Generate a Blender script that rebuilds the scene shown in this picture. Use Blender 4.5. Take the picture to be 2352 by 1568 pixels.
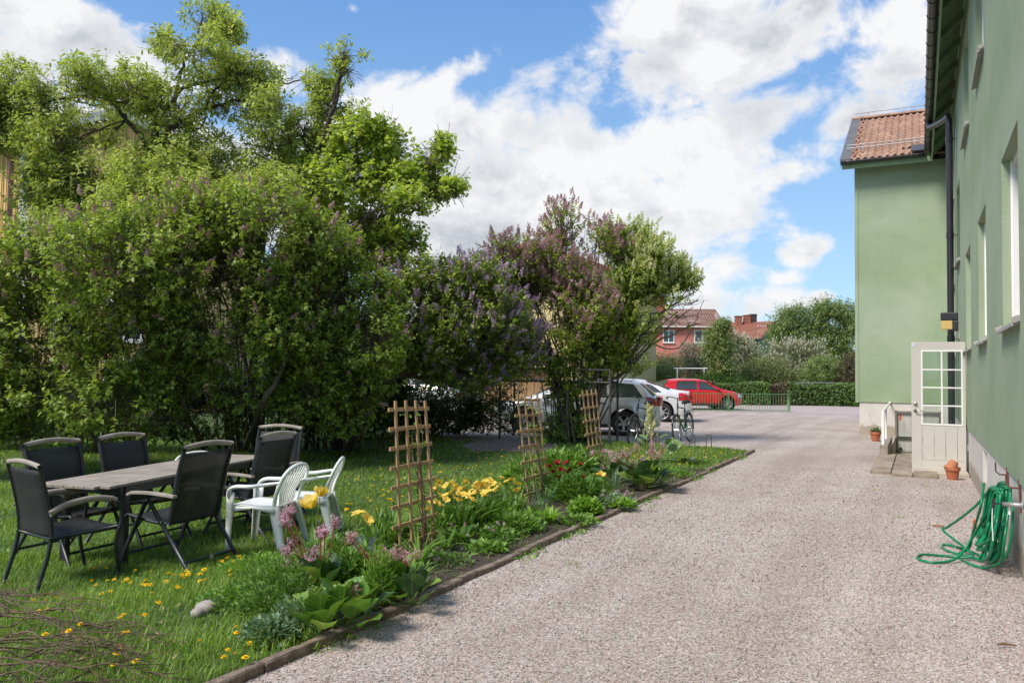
import bpy, bmesh, math, random
import numpy as np
from mathutils import Vector, Matrix
random.seed(7); RNG = np.random.default_rng(11)
for o in list(bpy.data.objects): bpy.data.objects.remove(o)
SC = bpy.context.scene
COL = SC.collection
PI = math.pi

# ------------------------------------------------------------------ camera
FPX = 1806.0; CH = 1.62
_ph = math.radians(2.25); _rh = math.atan(.0132)
_R0 = np.array([1, 0, 0.]); CF = np.array([0, math.cos(_ph), math.sin(_ph)]); _U0 = np.array([0, -math.sin(_ph), math.cos(_ph)])
CR = math.cos(_rh)*_R0 + math.sin(_rh)*_U0; CU = -math.sin(_rh)*_R0 + math.cos(_rh)*_U0
CC = np.array([0, 0, CH])
cd = bpy.data.cameras.new('camera'); cam = bpy.data.objects.new('camera', cd); COL.objects.link(cam)
cd.sensor_width = 36; cd.lens = 36*FPX/2352; cd.clip_start = .1; cd.clip_end = 3000
cam.matrix_world = Matrix(((CR[0], CU[0], -CF[0], 0), (CR[1], CU[1], -CF[1], 0), (CR[2], CU[2], -CF[2], CH), (0, 0, 0, 1)))
SC.camera = cam
# survey helpers: world position of a point seen from the survey station on a known height or at a known distance
def ray(x, y): return CF + CR*(x-1176)/FPX - CU*(y-784)/FPX
def G(x, y, z=0.0):
    d = ray(x, y); return CC + d*((z-CH)/d[2])
def D(x, y, Y):
    d = ray(x, y); return CC + d*(Y/d[1])
WU = np.array([0.45987, 0.88798]); WV = np.array([WU[1], -WU[0]])      # along the house wall / towards it
WA = math.atan2(WU[1], WU[0])
def hz(x, y):      # the lawn falls away gently from the bed towards the lilacs
    s_ = x*WU[0]+y*WU[1]; p_ = x*WV[0]+y*WV[1]
    d = np.where(p_ < -4.4, .23*(1-np.exp((p_+4.4)/1.8)), 0.0); f = np.clip((17.0-s_)/4.0, 0, 1); return -d*f*f*(3-2*f)
def GL(px, py, h=0.0):     # point h above the lawn surface
    z = .03+h
    for i in range(12):
        g = G(px, py, z); z = .03+h+float(hz(g[0], g[1]))
    return G(px, py, z)
def onlawn(x, y, h=0.0): return (x, y, .03+h+float(hz(x, y)))
def W(s, p, z=0.0):
    q = WU*s + WV*p; return np.array([q[0], q[1], z])

# ------------------------------------------------------------------ world and sun
SUN_EL = math.radians(50); SUN_AZ = math.radians(-125)     # azimuth from +Y, clockwise seen from above
world = bpy.data.worlds.new('World'); SC.world = world; world.use_nodes = True
NT = world.node_tree; NT.nodes.clear()
def nn(t, **k):
    n = NT.nodes.new(t)
    for a, b in k.items(): setattr(n, a, b)
    return n
def wmath(op, a, b=None, c=None, clamp=False):
    n = nn('ShaderNodeMath', operation=op); n.use_clamp = clamp
    for i, x in enumerate((a, b, c)):
        if x is None: continue
        if isinstance(x, (int, float)): n.inputs[i].default_value = x
        else: NT.links.new(x, n.inputs[i])
    return n.outputs[0]
SKY_STR = 0.12
sky = nn('ShaderNodeTexSky', sky_type='NISHITA'); sky.sun_disc = False
sky.sun_elevation = SUN_EL; sky.sun_rotation = SUN_AZ; sky.air_density = 1.0; sky.dust_density = .3; sky.ozone_density = 2.5
tc = nn('ShaderNodeTexCoord'); sep = nn('ShaderNodeSeparateXYZ'); NT.links.new(tc.outputs['Generated'], sep.inputs[0])
dx, dy, dz = sep.outputs
az = wmath('ARCTAN2', dx, dy); el = wmath('ARCSINE', wmath('MAXIMUM', dz, -.99))
comb = nn('ShaderNodeCombineXYZ'); NT.links.new(az, comb.inputs[0]); NT.links.new(el, comb.inputs[1])
AE = comb.outputs[0]
def noise(vec, scale, detail=6, rough=.55, dist=0, off=(0, 0, 0), sc=(1, 1, 1)):
    m = nn('ShaderNodeMapping'); NT.links.new(vec, m.inputs[0]); m.inputs['Location'].default_value = off; m.inputs['Scale'].default_value = sc
    n = nn('ShaderNodeTexNoise'); NT.links.new(m.outputs[0], n.inputs['Vector'])
    n.inputs['Scale'].default_value = scale; n.inputs['Detail'].default_value = detail; n.inputs['Roughness'].default_value = rough; n.inputs['Distortion'].default_value = dist
    return n.outputs['Fac']
nA = noise(AE, 3.2, 9, .58, .25, (3.1, 1.7, .3), (1, 1.35, 1))
nB = noise(AE, 9.0, 10, .62, .3, (.4, 5.2, 0), (1, 1.2, 1))
nC = noise(AE, 2.2, 4, .5, .2, (7.7, 2.1, 0), (1, 1.6, 1))
# the cumulus bank: every cloud a lobe in azimuth / elevation (radians), like a map of the day's sky
def AZEL(px, py):
    d = ray(px, py); d = d/np.linalg.norm(d); return math.atan2(d[0], d[1]), math.asin(d[2])
LOBES = [  # x, y, rx, ry, rot, weight
 (1560, 60, 210, 130, 0, 1.1), (1500, 190, 170, 130, 0, 1.1), (1720, 110, 190, 90, -20, .9), (1860, 20, 90, 45, -25, .85), (1560, 340, 260, 130, 0, 1.1), (1330, 330, 330, 90, 10, 1.0),
 (1030, 300, 210, 80, 10, .95), (1260, 430, 420, 120, 0, 1.15), (1180, 560, 420, 110, 0, 1.15), (980, 440, 260, 130, 0, 1.0), (1520, 500, 240, 90, 0, 1.0),
 (1750, 290, 170, 70, -10, .75), (1830, 390, 120, 45, -8, .85), (1960, 280, 190, 60, -15, .85), (2080, 150, 100, 110, 0, .85), (2080, 20, 60, 40, 0, .6), (1900, 345, 220, 60, 5, .7),
 (1850, 582, 70, 26, 0, .62), (1878, 572, 60, 30, -25, .60), (1930, 590, 60, 12, 0, .5), (1805, 638, 50, 16, 0, .45), (1910, 682, 80, 22, -10, .6), (1650, 590, 120, 40, 20, .45), (890, 190, 70, 35, -25, .5), (1040, 175, 90, 30, -30, .5), (1240, 170, 120, 35, -25, .5), (1620, 470, 160, 60, 0, .6),
 (120, 60, 260, 95, 8, 1.0), (260, 110, 200, 80, 5, 1.05), (60, 160, 200, 70, 0, .9), (330, 180, 200, 70, 0, .8), (640, 150, 110, 45, 0, .6), (560, 420, 420, 130, 0, 1.0), (200, 330, 300, 90, 0, .8), (-120, 120, 250, 160, 0, .9), (810, 20, 26, 18, 0, .5),
 (2420, 260, 240, 170, 0, .8), (2600, 60, 200, 160, 0, .8), (1200, 720, 700, 60, 0, .8), (500, 760, 600, 90, 0, .7)]
acc = None
for (x, y, rx, ry, rot, w) in LOBES:
    a0, e0 = AZEL(x, y); a1, _ = AZEL(x+rx, y); _, e1 = AZEL(x, y-ry)
    m = nn('ShaderNodeMapping', vector_type='TEXTURE'); NT.links.new(AE, m.inputs[0])
    m.inputs['Location'].default_value = (a0, e0, 0); m.inputs['Rotation'].default_value = (0, 0, math.radians(-rot)); m.inputs['Scale'].default_value = (abs(a1-a0), abs(e1-e0), 1)
    L = nn('ShaderNodeVectorMath', operation='LENGTH'); NT.links.new(m.outputs[0], L.inputs[0])
    g = wmath('MULTIPLY', wmath('SUBTRACT', 1.45, L.outputs['Value'], clamp=False), w)
    acc = g if acc is None else wmath('MAXIMUM', acc, g)
acc = wmath('MULTIPLY', wmath('MINIMUM', wmath('MAXIMUM', acc, -.7), 1.35), .95)
# away from the surveyed part of the sky the same broken cumulus goes on
far = wmath('MULTIPLY', wmath('SUBTRACT', wmath('ABSOLUTE', az), .72), 4, clamp=True)
hi = wmath('MULTIPLY', wmath('SUBTRACT', el, .50), 5, clamp=True)
out = wmath('MAXIMUM', far, hi)
gen = wmath('MULTIPLY', wmath('SUBTRACT', nC, .47), 6.0)
mixd = nn('ShaderNodeMix', data_type='FLOAT'); NT.links.new(out, mixd.inputs[0]); NT.links.new(acc, mixd.inputs[2]); NT.links.new(gen, mixd.inputs[3])
dens = wmath('ADD', mixd.outputs[0], wmath('ADD', wmath('MULTIPLY', wmath('SUBTRACT', nA, .48), 3.2), wmath('MULTIPLY', wmath('SUBTRACT', nB, .49), 2.9)))
cov = nn('ShaderNodeMapRange', interpolation_type='SMOOTHSTEP'); NT.links.new(dens, cov.inputs[0]); cov.inputs[1].default_value = .22; cov.inputs[2].default_value = .85
covm = wmath('MULTIPLY', cov.outputs[0], .98)
shade = noise(AE, 4.5, 5, .5, .1, (1.1, .35, .8), (1, 1.5, 1))
sh2 = wmath('MULTIPLY', wmath('SUBTRACT', shade, .36), 3.0, clamp=True)
thick = wmath('MULTIPLY', wmath('SUBTRACT', dens, .45), 1.3, clamp=True)
nA2 = noise(AE, 3.2, 9, .58, .25, (3.1-.035, 1.7+.075, .3), (1, 1.35, 1)); nB2 = noise(AE, 9.0, 6, .62, .3, (.4-.02, 5.2+.04, 0), (1, 1.2, 1))
rel = wmath('ADD', wmath('MULTIPLY', wmath('SUBTRACT', nA2, nA), 6.0), wmath('MULTIPLY', wmath('SUBTRACT', nB2, nB), 2.5))
lowc = wmath('MULTIPLY', wmath('SUBTRACT', .34, el), 1.5, clamp=True)
sh3 = wmath('MULTIPLY', wmath('ADD', wmath('ADD', wmath('MULTIPLY', sh2, .55), lowc), rel, clamp=True), thick)
cc = nn('ShaderNodeMix', data_type='RGBA'); NT.links.new(sh3, cc.inputs[0])
CW = 0.565/SKY_STR
cc.inputs[6].default_value = (CW, CW*1.0, CW*1.01, 1); cc.inputs[7].default_value = (CW*.56, CW*.60, CW*.65, 1)
# clear air: the Nishita blue, lifted a little towards the horizon as in hazy spring air
elr = nn('ShaderNodeMapRange', interpolation_type='SMOOTHSTEP'); NT.links.new(el, elr.inputs[0]); elr.inputs[1].default_value = -.05; elr.inputs[2].default_value = .62
air = nn('ShaderNodeMix', data_type='RGBA'); NT.links.new(elr.outputs[0], air.inputs[0])
KS = 1/SKY_STR/1.60
air.inputs[6].default_value = (.40*KS, .66*KS, .93*KS, 1); air.inputs[7].default_value = (.095*KS, .285*KS, .70*KS, 1)
skm = nn('ShaderNodeMix', data_type='RGBA'); skm.inputs[0].default_value = .75
NT.links.new(sky.outputs[0], skm.inputs[6]); NT.links.new(air.outputs[2], skm.inputs[7])
fin = nn('ShaderNodeMix', data_type='RGBA'); NT.links.new(covm, fin.inputs[0]); NT.links.new(skm.outputs[2], fin.inputs[6]); NT.links.new(cc.outputs[2], fin.inputs[7])
bg = nn('ShaderNodeBackground'); bg.inputs['Strength'].default_value = SKY_STR; NT.links.new(fin.outputs[2], bg.inputs[0])
wo = nn('ShaderNodeOutputWorld'); NT.links.new(bg.outputs[0], wo.inputs[0])
world.cycles.sampling_method = 'MANUAL'; world.cycles.sample_map_resolution = 1024

sl = bpy.data.lights.new('sun', 'SUN'); sl.energy = 2.7; sl.angle = math.radians(20); sl.color = (1, .925, .82)
sun = bpy.data.objects.new('sun', sl); COL.objects.link(sun)
sd = Vector((math.sin(SUN_AZ)*math.cos(SUN_EL), math.cos(SUN_AZ)*math.cos(SUN_EL), math.sin(SUN_EL)))
sun.rotation_euler = (-sd).to_track_quat('-Z', 'Y').to_euler()
SC.view_settings.view_transform = 'Standard'; SC.view_settings.look = 'None'; SC.view_settings.gamma = 1
SC.view_settings.use_curve_mapping = False
SC.view_settings.exposure = 0.76
SC.render.engine = 'CYCLES'

# ------------------------------------------------------------------ materials
def newmat(name):
    m = bpy.data.materials.new(name); m.use_nodes = True; nt = m.node_tree; b = nt.nodes['Principled BSDF']; return m, nt, b
def ramp(nt, fac, stops):
    r = nt.nodes.new('ShaderNodeValToRGB'); e = r.color_ramp.elements
    while len(e) > 1: e.remove(e[-1])
    e[0].position = stops[0][0]; e[0].color = (*stops[0][1], 1)
    for p, c in stops[1:]:
        x = e.new(p); x.color = (*c, 1)
    nt.links.new(fac, r.inputs[0]); return r.outputs[0]
def tnoise(nt, vec, scale, detail=4, rough=.5, sc=None, dist=0):
    if sc:
        m = nt.nodes.new('ShaderNodeMapping'); m.inputs['Scale'].default_value = sc; nt.links.new(vec, m.inputs[0]); vec = m.outputs[0]
    n = nt.nodes.new('ShaderNodeTexNoise'); nt.links.new(vec, n.inputs['Vector']); n.inputs['Scale'].default_value = scale
    n.inputs['Detail'].default_value = detail; n.inputs['Roughness'].default_value = rough; n.inputs['Distortion'].default_value = dist
    return n.outputs['Fac']
def ocoord(nt): return nt.nodes.new('ShaderNodeTexCoord').outputs['Object']
def gcoord(nt): return nt.nodes.new('ShaderNodeNewGeometry').outputs['Position']
def bump(nt, b, h, strength=.3, dist=.01):
    n = nt.nodes.new('ShaderNodeBump'); n.inputs['Strength'].default_value = strength; n.inputs['Distance'].default_value = dist
    nt.links.new(h, n.inputs['Height']); nt.links.new(n.outputs[0], b.inputs['Normal'])
def simple(name, col, rough=.6, var=.15, scale=8, bmp=0, metal=0, sc=None, col2=None, detail=5, spec=.5, bscale=None, world=False, coat=0):
    m, nt, b = newmat(name); v = gcoord(nt) if world else ocoord(nt)
    c2 = col2 or tuple(x*(1-var) for x in col); c1 = col if col2 else tuple(min(1, x*(1+var)) for x in col)
    n = tnoise(nt, v, scale, detail, .55, sc)
    nt.links.new(ramp(nt, n, [(.35, c2), (.65, c1)]), b.inputs['Base Color'])
    b.inputs['Roughness'].default_value = rough; b.inputs['Metallic'].default_value = metal; b.inputs['Specular IOR Level'].default_value = spec
    if coat: b.inputs['Coat Weight'].default_value = coat; b.inputs['Coat Roughness'].default_value = .04
    if bmp: bump(nt, b, tnoise(nt, v, bscale or scale*4, 4, .6, sc), bmp, .01)
    return m
def leafmat(name, stops, trans=.35, rough=.42, spec=.35, back=1.25):
    m, nt, b = newmat(name); a = nt.nodes.new('ShaderNodeAttribute'); a.attribute_name = 'tint'
    c = ramp(nt, a.outputs['Fac'], stops)
    nt.links.new(c, b.inputs['Base Color']); b.inputs['Roughness'].default_value = rough; b.inputs['Specular IOR Level'].default_value = spec
    t = nt.nodes.new('ShaderNodeBsdfTranslucent')
    mm = nt.nodes.new('ShaderNodeMix'); mm.data_type = 'RGBA'; mm.blend_type = 'MULTIPLY'; mm.inputs[0].default_value = 1
    nt.links.new(c, mm.inputs[6]); mm.inputs[7].default_value = (1.3*back, 1.35*back, .6*back, 1)
    nt.links.new(mm.outputs[2], t.inputs[0])
    x = nt.nodes.new('ShaderNodeMixShader'); x.inputs[0].default_value = trans
    nt.links.new(b.outputs[0], x.inputs[1]); nt.links.new(t.outputs[0], x.inputs[2])
    nt.links.new(x.outputs[0], nt.nodes['Material Output'].inputs[0]); return m
M = {}

# ------------------------------------------------------------------ object helpers
def link(name, me, mat=None, parent=None, loc=None):
    o = bpy.data.objects.new(name, me); COL.objects.link(o)
    if mat is not None and me is not None and not me.materials: me.materials.append(mat)
    if parent is not None: o.parent = parent
    if loc is not None: o.location = tuple(loc)
    return o
def tag(o, label=None, cat=None, group=None, kind=None):
    if label: o['label'] = label
    if cat: o['category'] = cat
    if group: o['group'] = group
    if kind: o['kind'] = kind
    return o
def thing(name, label, cat, loc=(0, 0, 0), rz=0, group=None):
    o = bpy.data.objects.new(name, None); COL.objects.link(o); o.location = tuple(loc); o.rotation_euler = (0, 0, rz)
    o.empty_display_size = .2
    return tag(o, label, cat, group)
def kids(o): return [c for c in KID.get(o.name, [])]
def dup(o, loc, rz=None, label=None, group=None, scale=None):
    r = o.copy(); COL.objects.link(r); r.location = tuple(loc)
    if rz is not None: r.rotation_euler = (0, 0, rz)
    if scale is not None: r.scale = (scale,)*3 if not hasattr(scale, '__len__') else scale
    if label: r['label'] = label
    if group: r['group'] = group
    for ch in list(o.children):
        c = ch.copy(); COL.objects.link(c); c.parent = r
        for g in list(ch.children):
            d = g.copy(); COL.objects.link(d); d.parent = c
    return r
class MB:
    def __init__(s): s.v = []; s.f = []
    def add(s, vs, fs):
        n = len(s.v); s.v += [tuple(map(float, x)) for x in vs]; s.f += [tuple(i+n for i in f) for f in fs]; return s
    def box(s, c, d, R=None, taper=None):
        x, y, z = d[0]/2, d[1]/2, d[2]/2
        vs = [Vector((i*x, j*y, k*z)) for k in (-1, 1) for j in (-1, 1) for i in (-1, 1)]
        if R is not None: vs = [R @ q for q in vs]
        vs = [q+Vector(c) for q in vs]
        return s.add(vs, [(0, 2, 3, 1), (4, 5, 7, 6), (0, 1, 5, 4), (2, 6, 7, 3), (0, 4, 6, 2), (1, 3, 7, 5)])
    def bar(s, a, b, w, h, up=(0, 0, 1)):
        a, b = Vector(a), Vector(b); d = (b-a); L = d.length; d.normalize(); u = Vector(up); x = d.cross(u)
        if x.length < 1e-5: x = d.cross(Vector((1, 0, 0)))
        x.normalize(); u = x.cross(d)
        vs = [p+x*i*w/2+u*j*h/2 for p in (a, b) for j in (-1, 1) for i in (-1, 1)]
        return s.add(vs, [(0, 2, 3, 1), (4, 5, 7, 6), (0, 1, 5, 4), (2, 6, 7, 3), (0, 4, 6, 2), (1, 3, 7, 5)])
    def tube(s, pts, r, n=8, closed=False, cap=True, flat=1.0, up=None):
        P = [Vector(p) for p in pts]; N = len(P); rr = r if hasattr(r, '__len__') else [r]*N
        vs = []; x = None
        for i in range(N):
            if closed: t = P[(i+1) % N]-P[i-1]
            else: t = P[min(i+1, N-1)]-P[max(i-1, 0)]
            t.normalize()
            if up is not None: x = t.cross(Vector(up))
            elif x is None:
                x = t.cross(Vector((0, 0, 1)))
                if x.length < .05: x = t.cross(Vector((0, 1, 0)))
            else: x = x-t*x.dot(t)
            if x.length < 1e-6: x = t.orthogonal()
            x.normalize(); y = t.cross(x)
            for k in range(n):
                a = 2*PI*k/n; vs.append(P[i]+(x*math.cos(a)+y*math.sin(a)*flat)*rr[i])
        fs = []
        for i in range(N if closed else N-1):
            for k in range(n):
                j = (i+1) % N; fs.append((i*n+k, j*n+k, j*n+(k+1) % n, i*n+(k+1) % n))
        if cap and not closed:
            fs.append(tuple(range(n-1, -1, -1))); fs.append(tuple((N-1)*n+k for k in range(n)))
        return s.add(vs, fs)
    def lathe(s, prof, c=(0, 0, 0), n=16, R=None, cap=False):
        vs = []
        for (r, z) in prof:
            for k in range(n):
                a = 2*PI*k/n; q = Vector((r*math.cos(a), r*math.sin(a), z))
                if R is not None: q = R @ q
                vs.append(q+Vector(c))
        fs = [(i*n+k, i*n+(k+1) % n, (i+1)*n+(k+1) % n, (i+1)*n+k) for i in range(len(prof)-1) for k in range(n)]
        if cap: fs.append(tuple(range(n-1, -1, -1))); fs.append(tuple((len(prof)-1)*n+k for k in range(n)))
        return s.add(vs, fs)
    def grid(s, fn, nu, nv, closed_u=False):
        vs = [fn(i/(nu-1 if not closed_u else nu), j/(nv-1)) for j in range(nv) for i in range(nu)]
        fs = [(j*nu+i, j*nu+(i+1) % nu, (j+1)*nu+(i+1) % nu, (j+1)*nu+i) for j in range(nv-1) for i in range(nu if closed_u else nu-1)]
        return s.add(vs, fs)
    def prism(s, poly, z0, z1):      # poly: list of (x,y), extruded in z
        n = len(poly); vs = [(x, y, z0) for x, y in poly]+[(x, y, z1) for x, y in poly]
        fs = [tuple(range(n-1, -1, -1)), tuple(range(n, 2*n))]+[(i, (i+1) % n, n+(i+1) % n, n+i) for i in range(n)]
        return s.add(vs, fs)
    def mesh(s, name='m', smooth=False):
        me = bpy.data.meshes.new(name); me.from_pydata(s.v, [], s.f); me.update()
        if smooth: me.polygons.foreach_set('use_smooth', [True]*len(me.polygons))
        return me
    def build(s, name, mat, parent=None, smooth=False, bevel=0, solid=0, subsurf=0, loc=None, label=None, kind=None):
        me = s.mesh(name, smooth)
        o = link(name, me, mat, parent, loc)
        if solid: q = o.modifiers.new('thickness', 'SOLIDIFY'); q.thickness = solid; q.offset = 0
        if subsurf: q = o.modifiers.new('sub', 'SUBSURF'); q.levels = subsurf; q.render_levels = subsurf
        if bevel: q = o.modifiers.new('bevel', 'BEVEL'); q.width = bevel; q.segments = 2; q.limit_method = 'ANGLE'; q.angle_limit = .7
        if label: o['label'] = label
        if kind: o['kind'] = kind
        return o
def fastmesh(name, V, Fc, tint=None, smooth=False):
    """V (n,3) float, Fc (m,k) int, k = 3 or 4; tint per vertex"""
    me = bpy.data.meshes.new(name); n = len(V); m, k = Fc.shape
    me.vertices.add(n); me.vertices.foreach_set('co', np.ascontiguousarray(V, dtype=np.float32).ravel())
    me.loops.add(m*k); me.loops.foreach_set('vertex_index', np.ascontiguousarray(Fc, dtype=np.int32).ravel())
    me.polygons.add(m); me.polygons.foreach_set('loop_start', np.arange(0, m*k, k, dtype=np.int32)); me.polygons.foreach_set('loop_total', np.full(m, k, dtype=np.int32))
    if smooth: me.polygons.foreach_set('use_smooth', np.ones(m, dtype=bool))
    me.update(calc_edges=True); 
    if tint is not None:
        a = me.attributes.new('tint', 'FLOAT', 'POINT'); a.data.foreach_set('value', np.ascontiguousarray(tint, dtype=np.float32).ravel())
    return me
def nrm(a): return a/np.maximum(np.linalg.norm(a, axis=-1, keepdims=True), 1e-9)
def scatter(T, TF, pos, ydir, zdir, size, tint, ttint=None):
    """copies of a template (k,3) with faces TF to every pos; returns V, F, tint arrays"""
    y = nrm(ydir); x = nrm(np.cross(y, zdir)); z = np.cross(x, y)
    s = size if size.ndim == 2 else size[:, None]
    V = (pos[:, None, :] + x[:, None, :]*(T[None, :, 0:1]*s[:, None, 0:1]) + y[:, None, :]*(T[None, :, 1:2]*s[:, None, -1:]) + z[:, None, :]*(T[None, :, 2:3]*s[:, None, -1:]))
    N = len(pos); k = len(T)
    Fc = (TF[None]+(np.arange(N)*k)[:, None, None]).reshape(-1, TF.shape[1])
    t = np.repeat(tint[:, None], k, 1)
    if ttint is not None: t = t+ttint[None]
    return V.reshape(-1, 3), Fc, t.reshape(-1)
def merge(parts):
    V = []; Fc = []; T = []; n = 0
    for v, f, t in parts:
        V.append(v); Fc.append(f+n); T.append(t); n += len(v)
    return np.concatenate(V), np.concatenate(Fc), np.concatenate(T)
# leaf templates (x across, y along, z up), unit length; quads
L_HEART = (np.array([[0, 0, 0], [-.34, .22, .09], [-.24, .62, .05], [0, 1, -.10], [.24, .62, .05], [.34, .22, .09]]), np.array([[0, 3, 2, 1], [0, 5, 4, 3]]))
L_OVAL = (np.array([[0, 0, 0], [-.19, .35, .05], [-.15, .72, .02], [0, 1, -.08], [.15, .72, .02], [.19, .35, .05]]), np.array([[0, 3, 2, 1], [0, 5, 4, 3]]))
L_MAPLE = (np.array([[0, 0, 0], [-.5, .32, .03], [-.2, .45, .04], [-.34, .85, 0], [0, .62, .02], [0, 1, -.06], [.34, .85, 0], [.2, .45, .04], [.5, .32, .03]]), np.array([[0, 4, 2, 1], [2, 4, 5, 3], [0, 8, 7, 4], [4, 7, 6, 5]]))
L_BLADE = (np.array([[-.5, 0, 0], [.5, 0, 0], [-.38, .5, .06], [.38, .5, .06], [0, 1, .26], [0, 1, .26]]), np.array([[0, 1, 3, 2], [2, 3, 5, 4]]))
# ================================================================== SETTING
PIT = (18.15, 24.3, -.58, .725)
def hole_sheet(name, z, sb, pb, mat, curv=False):
    m = MB(); ss = sorted({sb[0], PIT[0], PIT[1], sb[1], *[a for a in np.arange(-11.5, 18.1, .75)]}); pp = sorted({pb[0], pb[0]*.6, PIT[2], PIT[3], pb[1], -4.4, -4.0, -3.2, *[a for a in np.arange(-24, -4.5, .75)]})
    ss = [a for a in ss if sb[0] <= a <= sb[1]]; pp = [a for a in pp if pb[0] <= a <= pb[1]]
    V = [W(a, b) for a in ss for b in pp]; V = [(v[0], v[1], z+float(hz(v[0], v[1]))) for v in V]; n = len(pp); F = []
    for i in range(len(ss)-1):
        for j in range(n-1):
            cs, cp = (ss[i]+ss[i+1])/2, (pp[j]+pp[j+1])/2
            if PIT[0] < cs < PIT[1] and PIT[2] < cp < PIT[3]: continue
            F.append((i*n+j, i*n+j+1, (i+1)*n+j+1, (i+1)*n+j)[::-1])
    m.add(V, F); return m.build(name, mat, kind='structure')
# gravel: crushed pink and grey granite
def gravel_mat(name):
    m, nt, b = newmat(name); v = gcoord(nt)
    vo = nt.nodes.new('ShaderNodeTexVoronoi'); vo.inputs['Scale'].default_value = 92; nt.links.new(v, vo.inputs['Vector']); vo.inputs['Randomness'].default_value = 1
    sx = nt.nodes.new('ShaderNodeSeparateColor'); nt.links.new(vo.outputs['Color'], sx.inputs[0])
    c = ramp(nt, sx.outputs[0], [(0, (.15, .13, .12)), (.12, (.26, .22, .205)), (.35, (.42, .33, .295)), (.5, (.42, .405, .395)), (.68, (.50, .475, .455)), (.8, (.47, .335, .295)), (.92, (.58, .55, .525)), (1, (.70, .67, .65))])
    big = tnoise(nt, v, .55, 4, .55); c2 = ramp(nt, big, [(.3, (.84, .81, .78)), (.7, (1.06, 1.05, 1.04))])
    wr = nt.nodes.new('ShaderNodeVectorRotate'); wr.rotation_type = 'Z_AXIS'; wr.inputs['Angle'].default_value = -WA; nt.links.new(v, wr.inputs['Vector'])
    wheel = tnoise(nt, wr.outputs[0], 1.0, 3, .5, (.16, 1.7, 1)); c3 = ramp(nt, wheel, [(.35, (.86, .83, .81)), (.62, (1.04, 1.04, 1.04))])
    for cc2 in (c2, c3):
        mm = nt.nodes.new('ShaderNodeMix'); mm.data_type = 'RGBA'; mm.blend_type = 'MULTIPLY'; mm.inputs[0].default_value = 1
        nt.links.new(c, mm.inputs[6]); nt.links.new(cc2, mm.inputs[7]); c = mm.outputs[2]
    nt.links.new(c, b.inputs['Base Color']); b.inputs['Roughness'].default_value = .9; b.inputs['Specular IOR Level'].default_value = .25
    bump(nt, b, vo.outputs['Distance'], -.6, .010)
    return m
M['gravel'] = gravel_mat('gravel')
def stone_mat():
    m, nt, b = newmat('gravel_stone'); a = nt.nodes.new('ShaderNodeAttribute'); a.attribute_name = 'tint'
    c = ramp(nt, a.outputs['Fac'], [(0, (.15, .13, .12)), (.12, (.28, .24, .22)), (.35, (.44, .345, .31)), (.5, (.45, .435, .425)), (.68, (.53, .505, .485)), (.8, (.50, .355, .31)), (.92, (.62, .59, .565)), (1, (.76, .73, .71))])
    nt.links.new(c, b.inputs['Base Color']); b.inputs['Roughness'].default_value = .85; return m
M['stone'] = stone_mat()
M['earth'] = simple('earth', (.075, .055, .04), .95, col2=(.03, .022, .017), scale=14, bmp=.8, world=True)
M['far_grass'] = simple('far_grass', (.10, .17, .035), .9, col2=(.055, .10, .02), scale=1.3, bmp=.4, world=True)
M['turf'] = simple('turf', (.085, .14, .03), .95, col2=(.035, .06, .015), scale=9, bmp=.9, world=True)
M['tarmac'] = simple('tarmac', (.43, .36, .34), .9, col2=(.36, .30, .285), scale=3, bmp=.15, world=True)
hole_sheet('ground', -.06, (-700, 1500), (-1200, 1200), M['far_grass'])
hole_sheet('gravel_yard', 0, (-12, 36.5), (-26, 40), M['gravel'])
def sheet(name, pts, z, mat, kind='structure', parent=None):
    m = MB(); m.add([(p[0], p[1], z) for p in pts], [tuple(range(len(pts)))]); return m.build(name, mat, parent, kind=kind)
# lane beyond the green railing
sheet('lane', [W(36.5, -26), W(36.5, 40), W(43.2, 40), W(46.6, -7), W(43.0, -26)][::-1], .004, M['tarmac'])
# pit down to the basement door
m = MB(); a, b_, c_, d_ = PIT
m.add([W(a, c_, -.45), W(b_, c_, -.45), W(b_, d_, -.45), W(a, d_, -.45)], [(0, 3, 2, 1)])
for p0, p1 in (((a, c_), (b_, c_)), ((b_, d_), (a, d_)), ((a, d_), (a, c_))):
    m.add([W(*p0, -.45), W(*p1, -.45), W(*p1, 0), W(*p0, 0)], [(0, 1, 2, 3)])
M['conc'] = simple('old_concrete', (.36, .31, .26), .92, col2=(.22, .185, .15), scale=6, bmp=.5)
m.build('basement_pit', M['conc'], kind='structure')
# lawn
KP = -3.105       # outer face of the kerb
lawn_pts = [W(1.5, KP-.072), W(17.2, KP-.072), G(1650, 1030), G(1500, 1022), G(1330, 1008), G(1240, 1005), G(1170, 1012), G(1050, 1012), G(950, 985), W(22, -14), W(22, -30), W(-2, -30), W(-2, KP-.072)]
from mathutils.geometry import delaunay_2d_cdt
def relief(name, pts, h, mat, step=.6):
    P2_ = [Vector((p[0], p[1])) for p in pts]; n0 = len(P2_); xs = [p.x for p in P2_]; ys = [p.y for p in P2_]
    P2_ += [Vector((x, y)) for x in np.arange(min(xs), max(xs), step) for y in np.arange(min(ys), max(ys), step)]
    r_ = delaunay_2d_cdt(P2_, [(i, (i+1) % n0) for i in range(n0)], [], 1, 1e-5); m = MB(); V = [(v.x, v.y, h+float(hz(v.x, v.y))) for v in r_[0]]; F = [tuple(f) for f in r_[2]]
    m.add(V, [f if (Vector(V[f[1]])-Vector(V[f[0]])).cross(Vector(V[f[2]])-Vector(V[f[0]])).z > 0 else f[::-1] for f in F]); return m.build(name, mat, kind='structure')
relief('lawn', lawn_pts, .03, M['turf'])
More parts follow.
